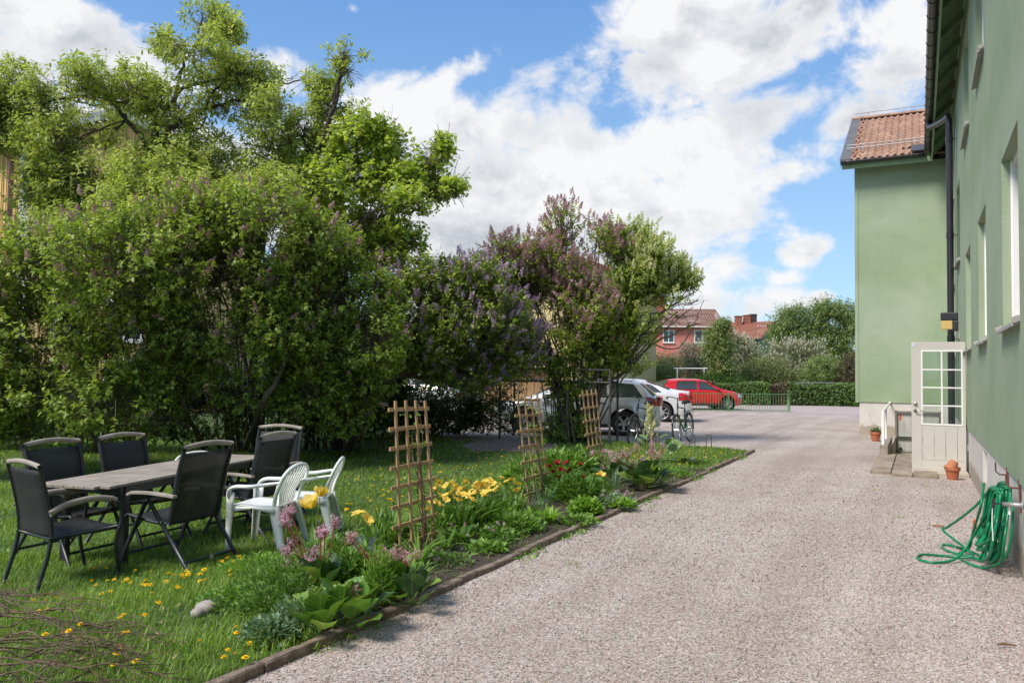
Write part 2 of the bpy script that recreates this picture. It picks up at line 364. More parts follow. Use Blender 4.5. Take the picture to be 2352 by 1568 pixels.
bare = [G(x, y, .034) for x, y in ((1060, 1014), (1120, 1006), (1200, 1008), (1290, 1020), (1240, 1030), (1150, 1024), (1085, 1024))]
relief('bare_soil', bare, .036, simple('dry_soil', (.30, .24, .20), .95, col2=(.16, .12, .09), scale=9, bmp=.5, world=True))
bed_pts = [W(3.7, KP-.072), W(13.3, KP-.072), W(13.1, -4.4), W(12.4, -4.9), W(11.2, -4.9), W(8.5, -4.75), W(6.5, -4.6), W(5.3, -4.35), W(4.5, -3.75), W(3.9, -3.35)]
sheet('flower_bed', bed_pts[::-1], .036, M['earth'])
# kerb: separate cast stones
M['kerb'] = simple('kerb_concrete', (.28, .215, .165), .95, col2=(.12, .09, .07), scale=16, bmp=.9, detail=8)
kerb = thing('kerb', None, None); del_k = [kerb.pop(k) for k in ('label', 'category') if k in kerb]; kerb['kind'] = 'structure'
s = 2.2; i = 0
while s < 17.3:
    L = 1.0+random.uniform(-.03, .03)
    if s > 12.4: L = .5+random.uniform(-.05, .05)
    e = min(s+L, 17.35); j = random.uniform(-.012, .012); tz = random.uniform(-.012, .012)
    m = MB(); n = 9
    def kf(u, v, s=s, e=e, j=j, tz=tz):
        prof = [(-.036, -.08), (-.034, .034), (-.026, .043), (.026, .043), (.034, .034), (.036, -.08)]
        k = int(round(v*5)); pp, zz = prof[k]
        ww = math.sin((s+u*(e-s-.012))*9.1)*.004+random.uniform(-.0025, .0025)
        return W(s+.006+u*(e-s-.012), KP-.036+pp+j+ww, zz+tz*(.5+u)+random.uniform(-.003, .003)+.008)
    m.grid(kf, n, 6)
    m.add([W(s+.006, KP-.036+p_+j, z_+tz*.5+.008) for p_, z_ in ((-.036, -.08), (-.036, .034), (-.026, .043), (.026, .043), (.036, .034), (.036, -.08))], [(0, 1, 2, 3, 4, 5)])
    m.add([W(e-.006, KP-.036+p_+j, z_+tz*1.5+.008) for p_, z_ in ((-.036, -.08), (-.036, .034), (-.026, .043), (.026, .043), (.036, .034), (.036, -.08))], [(5, 4, 3, 2, 1, 0)])
    m.build('kerbstone', M['kerb'], kerb); s = e; i += 1

# ================================================================== GREEN APARTMENT HOUSE
def stucco_mat():
    m, nt, b = newmat('green_render'); v = gcoord(nt)
    n1 = tnoise(nt, v, .75, 8, .62, (1, 1, 1.5), .4); c = ramp(nt, n1, [(.3, (.315, .395, .265)), (.5, (.355, .43, .30)), (.7, (.41, .47, .35))])
    st = tnoise(nt, v, 2.4, 4, .6, (1, 1, .10)); c2 = ramp(nt, st, [(.3, (.955, .97, .945)), (.65, (1.02, 1.015, 1.02))])
    # horizontal weather band between the storeys
    sp = nt.nodes.new('ShaderNodeSeparateXYZ'); nt.links.new(v, sp.inputs[0])
    wob = tnoise(nt, v, .8, 3, .5)
    ma = nt.nodes.new('ShaderNodeMath'); ma.operation = 'MULTIPLY_ADD'; nt.links.new(wob, ma.inputs[0]); ma.inputs[1].default_value = .9; nt.links.new(sp.outputs[2], ma.inputs[2])
    mr = nt.nodes.new('ShaderNodeMapRange'); mr.inputs[1].default_value = 0; mr.inputs[2].default_value = 9; nt.links.new(ma.outputs[0], mr.inputs[0])
    c3 = ramp(nt, mr.outputs[0], [(0, (.95, .95, .95)), (.16, (.9, .93, .88)), (.3, (1, 1, 1)), (.5, (1.04, 1.03, 1.05)), (.56, (.88, .92, .84)), (.64, (.96, .98, .95)), (.8, (1.05, 1.04, 1.06)), (1, (.95, .97, .95))])
    for cc2 in (c2, c3):
        mm = nt.nodes.new('ShaderNodeMix'); mm.data_type = 'RGBA'; mm.blend_type = 'MULTIPLY'; mm.inputs[0].default_value = 1
        nt.links.new(c, mm.inputs[6]); nt.links.new(cc2, mm.inputs[7]); c = mm.outputs[2]
    nt.links.new(c, b.inputs['Base Color']); b.inputs['Roughness'].default_value = .93; b.inputs['Specular IOR Level'].default_value = .2
    h = tnoise(nt, v, 60, 5, .7); bump(nt, b, h, .9, .014); return m
M['render'] = stucco_mat()
def plinth_mat():
    m, nt, b = newmat('plinth_plaster'); v = gcoord(nt); c = ramp(nt, tnoise(nt, v, 2.2, 6, .6), [(.3, (.54, .515, .47)), (.7, (.64, .615, .57))])
    sp = nt.nodes.new('ShaderNodeSeparateXYZ'); nt.links.new(v, sp.inputs[0]); a = nt.nodes.new('ShaderNodeMath'); a.operation = 'MULTIPLY_ADD'; nt.links.new(tnoise(nt, v, 6, 6, .7), a.inputs[0]); a.inputs[1].default_value = -.45; nt.links.new(sp.outputs[2], a.inputs[2])
    c2 = ramp(nt, a.outputs[0], [(0, (.62, .56, .48)), (.04, (1, 1, 1))]); mm = nt.nodes.new('ShaderNodeMix'); mm.data_type = 'RGBA'; mm.blend_type = 'MULTIPLY'; mm.inputs[0].default_value = 1; nt.links.new(c, mm.inputs[6]); nt.links.new(c2, mm.inputs[7])
    nt.links.new(mm.outputs[2], b.inputs['Base Color']); b.inputs['Roughness'].default_value = .9; bump(nt, b, tnoise(nt, v, 40, 5, .6), .35, .01); return m
M['plinth'] = plinth_mat()
M['white'] = simple('white_paint', (.80, .80, .78), .45, var=.03, scale=5)
M['doorpaint'] = simple('grey_door_paint', (.53, .505, .46), .45, var=.03, scale=3, bmp=.03)
M['darkmetal'] = simple('dark_brown_metal', (.045, .033, .03), .38, var=.15, scale=3, metal=.0, spec=.6)
M['blackmetal'] = simple('black_metal', (.022, .022, .026), .35, var=.15, scale=3, spec=.6)
M['galv'] = simple('galvanised', (.42, .42, .42), .45, var=.12, scale=10, metal=.6)
M['sheetw'] = simple('pale_sheet_metal', (.42, .41, .39), .5, col2=(.32, .31, .29), scale=6)
M['greenwood'] = simple('green_painted_wood', (.17, .26, .13), .7, col2=(.13, .20, .10), scale=4, sc=(1, 1, 1), bmp=.1)
M['greenfascia'] = simple('green_fascia', (.24, .34, .19), .6, var=.08, scale=4)
def glass_mat(name='window_glass', col=(.035, .04, .045), rough=.04):
    m, nt, b = newmat(name); b.inputs['Base Color'].default_value = (*col, 1); b.inputs['Roughness'].default_value = rough; b.inputs['Specular IOR Level'].default_value = .9
    return m
M['glass'] = glass_mat()
def clearglass():
    m, nt, b = newmat('clear_glass'); t = nt.nodes.new('ShaderNodeBsdfTransparent'); t.inputs[0].default_value = (.86, .90, .88, 1)
    g = nt.nodes.new('ShaderNodeBsdfGlossy'); g.inputs['Roughness'].default_value = .02
    fr = nt.nodes.new('ShaderNodeFresnel'); fr.inputs[0].default_value = 1.5
    x = nt.nodes.new('ShaderNodeMixShader'); nt.links.new(fr.outputs[0], x.inputs[0]); nt.links.new(t.outputs[0], x.inputs[1]); nt.links.new(g.outputs[0], x.inputs[2])
    nt.links.new(x.outputs[0], nt.nodes['Material Output'].inputs[0]); return m
M['clear'] = clearglass()
house = thing('apartment_house', 'two storey green rendered apartment house with pale plinth, right of the gravel drive', 'apartment house', W(15.4, .725, 0))
HL = -W(15.4, .725, 0)
def hb(m, name, mat, parent=None, **k):      # build in world coordinates under the house
    o = m.build(name, mat, parent or house, **k)
    if (parent is None) or parent is house: o.location = tuple(HL)
    return o
def wall_panel(m, fn, u0, u1, v0, v1, holes, depth):
    us = sorted({u0, u1, *[h[0] for h in holes], *[h[1] for h in holes]}); vs = sorted({v0, v1, *[h[2] for h in holes], *[h[3] for h in holes]})
    for i in range(len(us)-1):
        for j in range(len(vs)-1):
            cu, cv = (us[i]+us[i+1])/2, (vs[j]+vs[j+1])/2
            if any(h[0] < cu < h[1] and h[2] < cv < h[3] for h in holes): continue
            m.add([fn(us[i], vs[j], 0), fn(us[i+1], vs[j], 0), fn(us[i+1], vs[j+1], 0), fn(us[i], vs[j+1], 0)], [(0, 1, 2, 3)])
    for (a, b, c, d) in holes:
        for q in (((a, c), (b, c)), ((b, c), (b, d)), ((b, d), (a, d)), ((a, d), (a, c))):
            m.add([fn(*q[0], 0), fn(*q[1], 0), fn(*q[1], depth), fn(*q[0], depth)], [(0, 1, 2, 3)])
ZB, ZT = .77, 7.92
wins = [(-5.6, -4.2, 2.1, 3.72), (-2.2, -.8, 2.1, 3.72), (1.2, 2.6, 2.1, 3.72), (4.3, 5.7, 2.1, 3.72), (7.45, 8.87, 2.1, 3.72), (10.9, 12.3, 2.1, 3.72), (14.08, 15.5, 2.1, 3.72), (19.9, 21.3, 2.1, 3.72)]
wins += [(a, b, 5.62, 7.31) for a, b, _, _ in wins]+[(17.38, 18.72, 3.92, 5.5)]
m = MB(); wall_panel(m, lambda a, b, c: W(a, .72+c, b), -8, 24.3, ZB, ZT, wins+[(15.5, 16.4, ZB, 2.15)], .16)
m.add([W(-8, .72, ZB), W(24.3, .72, ZB), W(24.3, .745, ZB), W(-8, .745, ZB)], [(0, 1, 2, 3)])
m.add([W(-8, .72, ZB), W(-8, .72, ZT), W(-8, 9, ZT), W(-8, 9, ZB)], [(0, 1, 2, 3)])
hb(m, 'rendered_wall', M['render'])
m = MB(); wall_panel(m, lambda a, b, c: W(a, .738+c, b), -8, 24.3, -.45, ZB, [(11.35, 12.05, .16, .70), (15.5, 16.4, .05, ZB)], .12)
m.add([W(-8, .738, -.1), W(-8, .738, ZB), W(-8, 9, ZB), W(-8, 9, -.1)], [(0, 1, 2, 3)])
hb(m, 'plinth', M['plinth'])
m = MB(); m.add([W(11.35, .858, .16), W(12.05, .858, .16), W(12.05, .858, .70), W(11.35, .858, .70)], [(0, 1, 2, 3)]); hb(m, 'cellar_hatch', simple('hatch_board', (.47, .44, .39), .9, scale=5))
# doorway behind the opened leaf
m = MB(); m.bar(W(15.54, .82, 0.05), W(15.54, .82, 2.15), .08, .1); m.bar(W(16.36, .82, 0.05), W(16.36, .82, 2.15), .08, .1); m.bar(W(15.58, .82, 2.11), W(16.32, .82, 2.11), .1, .08); hb(m, 'door_frame', M['doorpaint'])
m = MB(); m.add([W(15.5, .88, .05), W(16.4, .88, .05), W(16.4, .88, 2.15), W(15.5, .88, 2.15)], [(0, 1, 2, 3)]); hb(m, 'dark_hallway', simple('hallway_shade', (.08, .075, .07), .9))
for (a, b, c, d) in wins:
    fr = MB(); q = .10; w_ = .07
    P0 = .72+q
    for (x0, x1, z0, z1) in ((a, a+w_, c, d), (b-w_, b, c, d), (a+w_, b-w_, c, c+w_), (a+w_, b-w_, d-w_, d), ((a+b)/2-.035, (a+b)/2+.035, c+w_, d-w_)):
        cx = W((x0+x1)/2, P0+.04, (z0+z1)/2)
        fr.box(cx, (x1-x0, .10, z1-z0), Matrix.Rotation(WA, 3, 'Z'))
    # casing boards cover the reveal edge
    for x0 in (a, b-.018):
        fr.box(W(x0+.009, P0-.012, (c+d)/2), (.018, .03, d-c-.004), Matrix.Rotation(WA, 3, 'Z'))
    wo_ = hb(fr, 'window', M['white'])
    g = MB()
    for x0, x1 in ((a+w_, (a+b)/2-.035), ((a+b)/2+.035, b-w_)):
        g = MB(); g.box(W((x0+x1)/2, P0+.055, (c+d)/2), (x1-x0, .006, d-c-2*w_), Matrix.Rotation(WA, 3, 'Z')); g.build('pane', M['glass'], wo_)
    cu = MB(); cu.grid(lambda u, v: W(a+w_+u*(b-a-2*w_), P0+.12+.02*math.sin(u*40), c+w_+v*(d-c-2*w_)), 24, 2); cu.build('curtain', simple('curtain_cloth', (.5, .5, .47), .9), wo_) if a in (10.9, 7.45) else None
    si = MB(); 
    sl_ = [W(a-.02, .72+q, c+.012), W(b+.02, .72+q, c+.012), W(b+.02, .655, c-.028), W(a-.02, .655, c-.028), W(b+.02, .655, c-.058), W(a-.02, .655, c-.058), W(b+.02, .72+q, c-.005), W(a-.02, .72+q, c-.005)]
    si.add(sl_, [(0, 3, 2, 1), (3, 5, 4, 2), (5, 7, 6, 4), (0, 7, 5, 3), (1, 2, 4, 6)])
    for x0 in (a-.03, b+.03):
        si.bar(W(x0, .66, c-.012), W(x0, .72, c+.012), .012, .05)
    si.build('sill', M['sheetw'], wo_)
# eaves of the long wall
ZG = 7.62
m = MB(); m.add([W(-8, .33, 7.44), W(23.7, .33, 7.44), W(23.7, .33, 7.70), W(-8, .33, 7.70), W(-8, .36, 7.44), W(23.7, .36, 7.44), W(23.7, .36, 7.70), W(-8, .36, 7.70)], [(0, 3, 2, 1), (4, 5, 6, 7), (0, 1, 5, 4), (2, 3, 7, 6)])
hb(m, 'fascia_board', M['greenfascia'])
sof = [(.36, .475), (.48, .595), (.60, .72)]
zs = lambda p: 7.60+(p-.36)*.92
for (p0, p1) in sof:
    m = MB(); m.add([W(-8, p0, zs(p0)), W(24.3, p0, zs(p0)), W(24.3, p1, zs(p1)), W(-8, p1, zs(p1)), W(-8, p0, zs(p0)+.02), W(24.3, p0, zs(p0)+.02), W(24.3, p1, zs(p1)+.02), W(-8, p1, zs(p1)+.02)], [(0, 1, 2, 3), (7, 6, 5, 4), (0, 4, 5, 1), (3, 2, 6, 7)])
    hb(m, 'soffit_board', M['greenwood'])
rm = None; s = -7.5
while s < 23.5:
    if rm is None:
        m = MB(); o0 = W(0, 0, 0)
        for a0 in (0,):
            q = [(p, z) for p, z in ((.362, 7.475), (.362, zs(.362)-.004), (.72, zs(.72)-.004), (.72, zs(.72)-.135))]
            m.add([W(-.035, p, z) for p, z in q]+[W(.035, p, z) for p, z in q], [(0, 1, 2, 3), (7, 6, 5, 4), (0, 4, 5, 1), (1, 5, 6, 2), (2, 6, 7, 3), (3, 7, 4, 0)])
        rm = m.mesh('rafter')
    o = link('rafter', rm, M['greenwood'], house, HL+W(s, 0, 0)); s += 1.2
m = MB()
def gut(u, v):
    a = PI+v*PI; return W(-8+u*31.55, .235+.078*math.cos(a), ZG+.078*math.sin(a))
m.grid(gut, 24, 12); o = hb(m, 'gutter', M['darkmetal'], smooth=True, solid=.006)
m = MB()
m.tube([W(0, .235+.084*math.cos(PI+k*PI/10), .084*math.sin(PI+k*PI/10)) for k in range(11)], .0085, 5)
br = m.mesh('bracket', True); s = -7.7
while s < 23.3: link('gutter_bracket', br, M['darkmetal'], house, HL+W(s, 0, ZG)); s += .6
# main roof slab with tiles too high to see but there
M['tile'] = simple('clay_tile', (.40, .24, .17), .85, col2=(.29, .165, .115), scale=5, bmp=.25, world=True, detail=7, bscale=60)
m = MB(); m.add([W(-8.3, .22, 7.72), W(24.3, .22, 7.72), W(28.3, 8.2, 10.15+1.6), W(-8.3, 8.2, 10.15+1.6), W(-8.3, .22, 7.78), W(24.3, .22, 7.78), W(28.3, 8.2, 11.83), W(-8.3, 8.2, 11.83)], [(0, 1, 2, 3), (7, 6, 5, 4), (0, 4, 5, 1), (1, 5, 6, 2), (3, 7, 4, 0)])
hb(m, 'main_roof', M['tile'])
# ---- wing facing the drive
SW = 24.3; PL = -1.56
fw = lambda a, b, c: W(SW-.03+c, a, b)
m = MB(); wall_panel(m, fw, PL, .72, .92, 7.75, [], .1)
m.add([W(SW-.03, PL, .92), W(SW-.03, PL, 7.75), W(SW+9, PL, 7.75), W(SW+4.5, PL, 10.1), W(SW+9, PL, .92)][:5], [(0, 1, 3, 2, 4)])
m.add([W(SW-.03, PL, .92), W(SW-.03, .72, .92), W(SW+.03, .72, .92), W(SW+.03, PL, .92)], [(0, 1, 2, 3)])
hb(m, 'wing_wall', M['render'])
m = MB(); m.box(W(SW-.02, PL+.0, 4.3), (.05, .09, 6.8), Matrix.Rotation(WA, 3, 'Z')); hb(m, 'corner_strip', M['render'])
fw2 = lambda a, b, c: W(SW+c, a, b)
m = MB(); wall_panel(m, fw2, PL+.06, .738, -.45, .92, [(-.60, .53, -.45, .70)], .14)
m.add([W(SW, PL+.06, -.1), W(SW, PL+.06, .92), W(SW+9, PL+.06, .92), W(SW+9, PL+.06, -.1)], [(0, 1, 2, 3)])
hb(m, 'wing_plinth', M['plinth'])
R_ = Matrix.Rotation(WA, 3, 'Z')
# cellar door
bd = MB(); bd.box(W(SW+.10, -.035, .12), (.05, 1.02, 1.1), R_)
cdoor = hb(bd, 'cellar_door', simple('pale_grey_boards', (.47, .47, .44), .6, var=.05, scale=4))
for k in range(6):
    q = MB(); q.box(W(SW+.068, -.46+k*.17, .12), (.014, .16, 1.08), R_); q.build('board', cdoor.data.materials[0], cdoor)
q = MB(); q.box(W(SW+.055, -.47, .52), (.01, .045, .15), R_); q.build('red_mark', simple('red_tape', (.65, .09, .03), .5), cdoor)
q = MB(); q.lathe([(0, 0), (.035, .005), (.03, .04), (0, .045)], W(SW+.055, -.46, -.34), 10, Matrix.Rotation(WA, 3, 'Z') @ Matrix.Rotation(-PI/2, 3, 'Y')); q.build('stud', M['blackmetal'], cdoor)
m = MB(); 
m.box(W(SW+.05, -.575, .11), (.12, .05, 1.13), R_); m.box(W(SW+.05, .505, .11), (.12, .05, 1.13), R_); m.box(W(SW+.05, -.035, .675), (.12, 1.03, .05), R_)
m.box(W(SW+.06, -.035, -.43), (.14, 1.1, .06), R_); m.box(W(SW+.20, -.035, .12), (.02, 1.4, 1.3), R_); hb(m, 'cellar_door_frame', simple('grey_brown_frame', (.21, .19, .16), .7))  # last box is a backing panel added to keep sky out of the gaps
# crack in the plinth plaster
m = MB(); cr = [(-1.25, .62), (-1.2, .45), (-1.17, .33), (-1.05, .22), (-.95, .1), (-.87, -.02)]
m.tube([W(SW-.0005, p, z) for p, z in cr], .0035, 4); hb(m, 'plaster_crack', simple('crack_shadow', (.2, .19, .17), .95))
# wing roof
EZ, RZ, ES, RS = 7.66, 10.16, SW-.50, SW+4.1
SLA = math.atan2(RZ-EZ, RS-ES)
roof = MB()
def slab(s0, z0, s1, z1, p0, p1, t):
    return [W(s0, p0, z0), W(s0, p1, z0), W(s1, p1, z1), W(s1, p0, z1), W(s0, p0, z0+t), W(s0, p1, z0+t), W(s1, p1, z1+t), W(s1, p0, z1+t)]
FB = [(0, 3, 2, 1), (4, 5, 6, 7), (0, 1, 5, 4), (2, 3, 7, 6), (0, 4, 7, 3), (1, 2, 6, 5)]
roof.add(slab(ES, EZ-.03, RS, RZ-.03, -1.93, 2.2, .05), FB); roof.add(slab(RS+4.6, EZ-.03, RS, RZ-.03, -1.93, 2.2, .05), FB)
roof_o = hb(roof, 'wing_roof', M['tile'])
tm = MB(); TWd, TLn = .3725, .36
def tf(u, v):
    x = u*TWd; ph = u*4*PI
    hgt = .028*math.cos(ph)+(.006*math.sin(ph))
    if v < .2: return (x, 0, hgt-.006)
    vv = (v-.2)/.8; return (x, vv*TLn*1.12, hgt+.03*(1-vv)-.004)
tm.grid(tf, 17, 6)
tme = tm.mesh('roof_tile', True)
ncol = 6; nrow = 14
tilemats = [M['tile']]+[simple('clay_tile_'+w_, c, .85, col2=c2, scale=6, bmp=.2, world=True, detail=7, bscale=60) for w_, c, c2 in (('pale', (.46, .30, .22), (.35, .215, .15)), ('dull', (.38, .23, .165), (.29, .185, .14)))]
tmes = []
for mt in tilemats:
    e = tme.copy(); e.materials.append(mt); tmes.append(e)
zax = (WU[0]*math.cos(SLA), WU[1]*math.cos(SLA), math.sin(SLA)); xax = (WV[0], WV[1], 0); nax = Vector(xax).cross(Vector(zax))
for r in range(nrow):
    for c in range(ncol+1):
        t0 = r*.3625; p0 = -1.68+c*TWd-(TWd/2 if r % 2 else 0)
        if c == 0 and r % 2: p0 += TWd/2
        if p0 > .15: continue
        base = W(ES-.03+t0*math.cos(SLA), p0, EZ+.045+t0*math.sin(SLA))
        if r < 2 and p0+TWd > -.02 : continue
        jj = random.uniform(-.004, .004)
        o = link('roof_tile', random.choices(tmes, [5, 2, 2])[0], None, roof_o)
        o.matrix_local = Matrix(((xax[0], zax[0], nax[0], base[0]), (xax[1], zax[1], nax[1], base[1]), (xax[2], zax[2], nax[2], base[2]+jj), (0, 0, 0, 1)))
        if c == 0 and r % 2: o.scale = (.5, 1, 1); 
# half tile geometry keeps its position; verge flashing, ridge tiles, snow rails
m = MB(); m.add(slab(ES-.06, EZ+.03, RS, RZ+.05, -1.95, -1.68, .05), FB); m.build('verge_flashing', simple('grey_flashing', (.12, .12, .125), .5, var=.1, scale=2), roof_o)
m = MB(); m.box(W(ES+.28, .05, EZ+.27), (.62, .42, .03), R_ @ Matrix.Rotation(-SLA, 3, 'Y')); m.build('valley_plate', simple('dark_flashing', (.06, .06, .066), .45, scale=2), roof_o)
p = -1.95; k = 0
while p < .5:
    m = MB(); m.grid(lambda u, v: W(RS+.11*math.cos(v*PI), p+u*.42, RZ+.035+.10*math.sin(v*PI)+.012*(1-u)), 3, 8); o = m.build('ridge_tile', tilemats[(k) % 2], roof_o, smooth=True, solid=.015); p += .385; k += 1
m = MB(); m.tube([W(RS, -1.9, RZ+.27), W(RS, .6, RZ+.27)], .014, 6)
for p in (-1.45, -.1): m.tube([W(RS, p, RZ+.1), W(RS, p, RZ+.27)], .01, 5)
m.build('ridge_rail', M['galv'], roof_o)
m = MB()
for t, hh in ((1.02, .16), (.78, .13)):
    b0 = lambda p: W(ES+t*math.cos(SLA), p, EZ+.06+t*math.sin(SLA)+hh); m.tube([b0(-1.83), b0(.6)], .017, 6)
for p in (-1.4, -.05):
    m.tube([W(ES+.6*math.cos(SLA), p, EZ+.06+.6*math.sin(SLA)+.05), W(ES+.78*math.cos(SLA), p, EZ+.06+.78*math.sin(SLA)+.13), W(ES+1.02*math.cos(SLA), p, EZ+.06+1.02*math.sin(SLA)+.16), W(ES+1.1*math.cos(SLA), p, EZ+.06+1.1*math.sin(SLA)+.03)], .012, 5)
m.build('snow_guard', M['galv'], roof_o)
m = MB(); m.grid(lambda u, v: W(ES-.08+.075*math.cos(PI+v*PI), -1.93+u*2.15, EZ+.0+.075*math.sin(PI+v*PI)), 10, 10); hb(m, 'wing_gutter', M['blackmetal'], smooth=True, solid=.006)
m = MB(); m.add([W(ES, -1.9, EZ-.20), W(ES, .35, EZ-.20), W(ES, .35, EZ+.0), W(ES, -1.9, EZ+.0), W(ES+.03, -1.9, EZ-.20), W(ES+.03, .35, EZ-.20), W(ES+.03, .35, EZ), W(ES+.03, -1.9, EZ)], FB); hb(m, 'wing_fascia', M['greenfascia'])
m = MB(); m.add([W(ES+.03, -1.9, EZ-.16), W(ES+.03, .72, EZ-.16), W(SW-.03, .72, EZ-.02), W(SW-.03, -1.9, EZ-.02)], [(0, 3, 2, 1)]); m.add([W(ES-.02, -1.93, EZ-.16), W(RS, -1.93, RZ-.2), W(RS, -1.93, RZ-.02), W(ES-.02, -1.93, EZ)], [(0, 1, 2, 3)]); hb(m, 'wing_soffit', M['greenwood'])
# downpipe
m = MB(); pp = [W(20.4, .235, ZG-.05), W(20.38, .24, ZG-.16), W(20.2, .27, ZG-.27), W(19.6, .40, ZG-.38), W(19.0, .52, ZG-.48), W(18.5, .575, ZG-.56), W(18.4, .585, ZG-.68), W(18.4, .585, ZG-.9), W(18.4, .585, .55), W(18.4, .57, .35), W(18.4, .50, .18), W(18.4, .42, .08)]
m.tube(pp, .064, 14); dp = hb(m, 'downpipe', M['blackmetal'], smooth=True)
for z in (6.55, 4.55, 2.42): 
    q = MB(); q.lathe([(.068, -.06), (.072, -.06), (.072, .06), (.068, .06)], W(18.4, .585, z), 14); q.bar(W(18.4, .64, z), W(18.4, .725, z), .02, .012); q.build('pipe_clamp', M['blackmetal'], dp)
m = MB(); m.tube([W(19.3, .713, .8), W(19.3, .713, 7.6)], .007, 4); hb(m, 'cable', simple('green_cable', (.12, .17, .1), .7))
# opened half-glazed door leaf
SD = 15.4
leaf = MB(); RB = R_
def lb(m, p0, p1, z0, z1, t=.05, ds=0): m.box(W(SD+ds, (p0+p1)/2, (z0+z1)/2), (t, p1-p0, z1-z0), RB)
lb(leaf, -.12, .03, .05, 2.24); lb(leaf, .03, .70, 2.10, 2.24); lb(leaf, .03, .70, .05, .21); lb(leaf, .66, .70, .21, 2.10)
door = hb(leaf, 'door', M['doorpaint'], bevel=.003)
for a0, a1 in ((.03, .045), (.052, .222), (.229, .395), (.402, .568), (.575, .66)):
    q = MB(); lb(q, a0, a1, .215, .81, .044); q.build('plank', M['doorpaint'], door, bevel=.003)
q = MB()
for (a0, a1, z0, z1) in ((.03, .055, .81, 2.10), (.635, .66, .81, 2.10), (.055, .635, .81, .838), (.055, .635, 2.072, 2.10), (.333, .358, .838, 2.072)): lb(q, a0, a1, z0, z1, .06)
for z in (1.146, 1.455, 1.763): lb(q, .055, .333, z-.012, z+.012, .056); lb(q, .358, .635, z-.012, z+.012, .056)
q.build('glazing_bar', M['white'], door, bevel=.003)
for (a0, a1) in ((.055, .333), (.358, .635)):
    for (z0, z1) in ((.838, 1.134), (1.158, 1.443), (1.467, 1.751), (1.775, 2.072)):
        q = MB(); lb(q, a0, a1, z0, z1, .005); q.build('pane', M['clear'], door)
M['nickel'] = simple('brushed_nickel', (.45, .40, .34), .3, var=.05, metal=1)
q = MB(); Rf = R_ @ Matrix.Rotation(-PI/2, 3, 'Y')
q.lathe([(0, .03), (.025, .028), (.031, .015), (.031, 0)], W(SD-.026, -.06, 1.17), 14, Rf); q.build('lock', M['nickel'], door, smooth=True)
q = MB(); q.lathe([(0, .05), (.012, .05), (.012, .012), (.028, .01), (.028, 0)], W(SD-.026, -.06, 1.05), 12, Rf); q.tube([W(SD-.075, -.065, 1.05), W(SD-.08, -.03, 1.052), W(SD-.078, .06, 1.05)], [.011, .009, .008], 8); q.build('handle', M['nickel'], door, smooth=True)
q = MB(); q.box(W(SD-.028, -.085, 2.195), (.003, .055, .05), RB); st = q.build('sticker', simple('white_sticker', (.8, .82, .85), .4), door)
def text(name, body, loc, size, rot, mat, parent, ext=.001):
    c = bpy.data.curves.new(name, 'FONT'); c.body = body; c.size = size; c.extrude = ext; c.align_x = 'CENTER'; c.align_y = 'CENTER'
    o = bpy.data.objects.new(name, c); COL.objects.link(o); dg = bpy.context.evaluated_depsgraph_get(); me = bpy.data.meshes.new_from_object(o.evaluated_get(dg)); bpy.data.objects.remove(o)
    o = link(name, me, mat, parent, loc); o.rotation_euler = rot; return o
text('sticker_print', '1.8', W(SD-.031, -.085, 2.195), .032, (PI/2, 0, WA-PI/2), simple('blue_print', (.05, .25, .55), .5), door)
for z in (1.75, .45): q = MB(); q.box(W(15.4, .73, z), (.03, .03, .1), RB); q.build('hinge', M['galv'], door)
# step and slabs
m = MB(); m.box(W(15.7, .30, .0), (1.65, .84, .10), R_)
tag(m.build('door_step', simple('pale_concrete', (.50, .45, .38), .9, col2=(.38, .33, .27), scale=6, bmp=.4), None, bevel=.01), kind='structure')
pav = thing('paving', None, None); [pav.pop(k, None) for k in ('label', 'category')]; pav['kind'] = 'structure'
slabm = [simple('paving_slab_'+n, c, .93, col2=c2, scale=5, bmp=.6, world=True) for n, c, c2 in (('brown', (.34, .27, .21), (.20, .155, .12)), ('pale', (.38, .31, .25), (.24, .19, .15)))]
for c in range(3):
    s = 14.42 if c else 14.62; p0 = (-.75, -.415, -.09)[c]; p1 = (-.43, -.105, .26)[c]
    while s < 18.1:
        L = (.70 if c != 1 else .72)+random.uniform(-.02, .02)
        if c == 2 and s > 14.8: break
        e = min(s+L, 18.14)
        m = MB(); m.box(W((s+e)/2, (p0+p1)/2, .008+random.uniform(-.006, .006)), (e-s-.02, p1-p0, .08), R_ @ Matrix.Rotation(random.uniform(-.006, .006), 3, 'Y')); m.build('paving_slab', random.choice(slabm), pav, bevel=.008); s = e
m = MB(); m.grid(lambda u, v: W(17.9+u*3.2, (-.73, -.73, -.58, -.58)[int(round(v*3))], (-.4, .22, .22, -.45)[int(round(v*3))]), 2, 4); m.add([W(17.9, -.73, -.4), W(17.9, -.73, .22), W(17.9, -.58, .22), W(17.9, -.58, -.4)], [(0, 1, 2, 3)]); m.add([W(21.1, -.73, -.4), W(21.1, -.73, .22), W(21.1, -.58, .22), W(21.1, -.58, -.4)], [(3, 2, 1, 0)])
tag(m.build('low_side_wall', M['conc'], None), 'low weathered concrete side wall beside the sunken cellar entrance', 'wall')
rail = MB(); 
rail.tube([W(18.25, -.68, .20), W(18.25, -.68, .80), W(18.3, -.68, .86), W(18.45, -.68, .90), W(22.5, -.70, .93), W(24.27, -.72, .93)], .024, 10); 
rail.tube([W(19.9, -.68, .20), W(19.9, -.68, .90)], .022, 8)
tag(rail.build('handrail', M['white'], None, smooth=True), 'white tubular metal handrail bent along the concrete side wall of the cellar entrance', 'handrail')
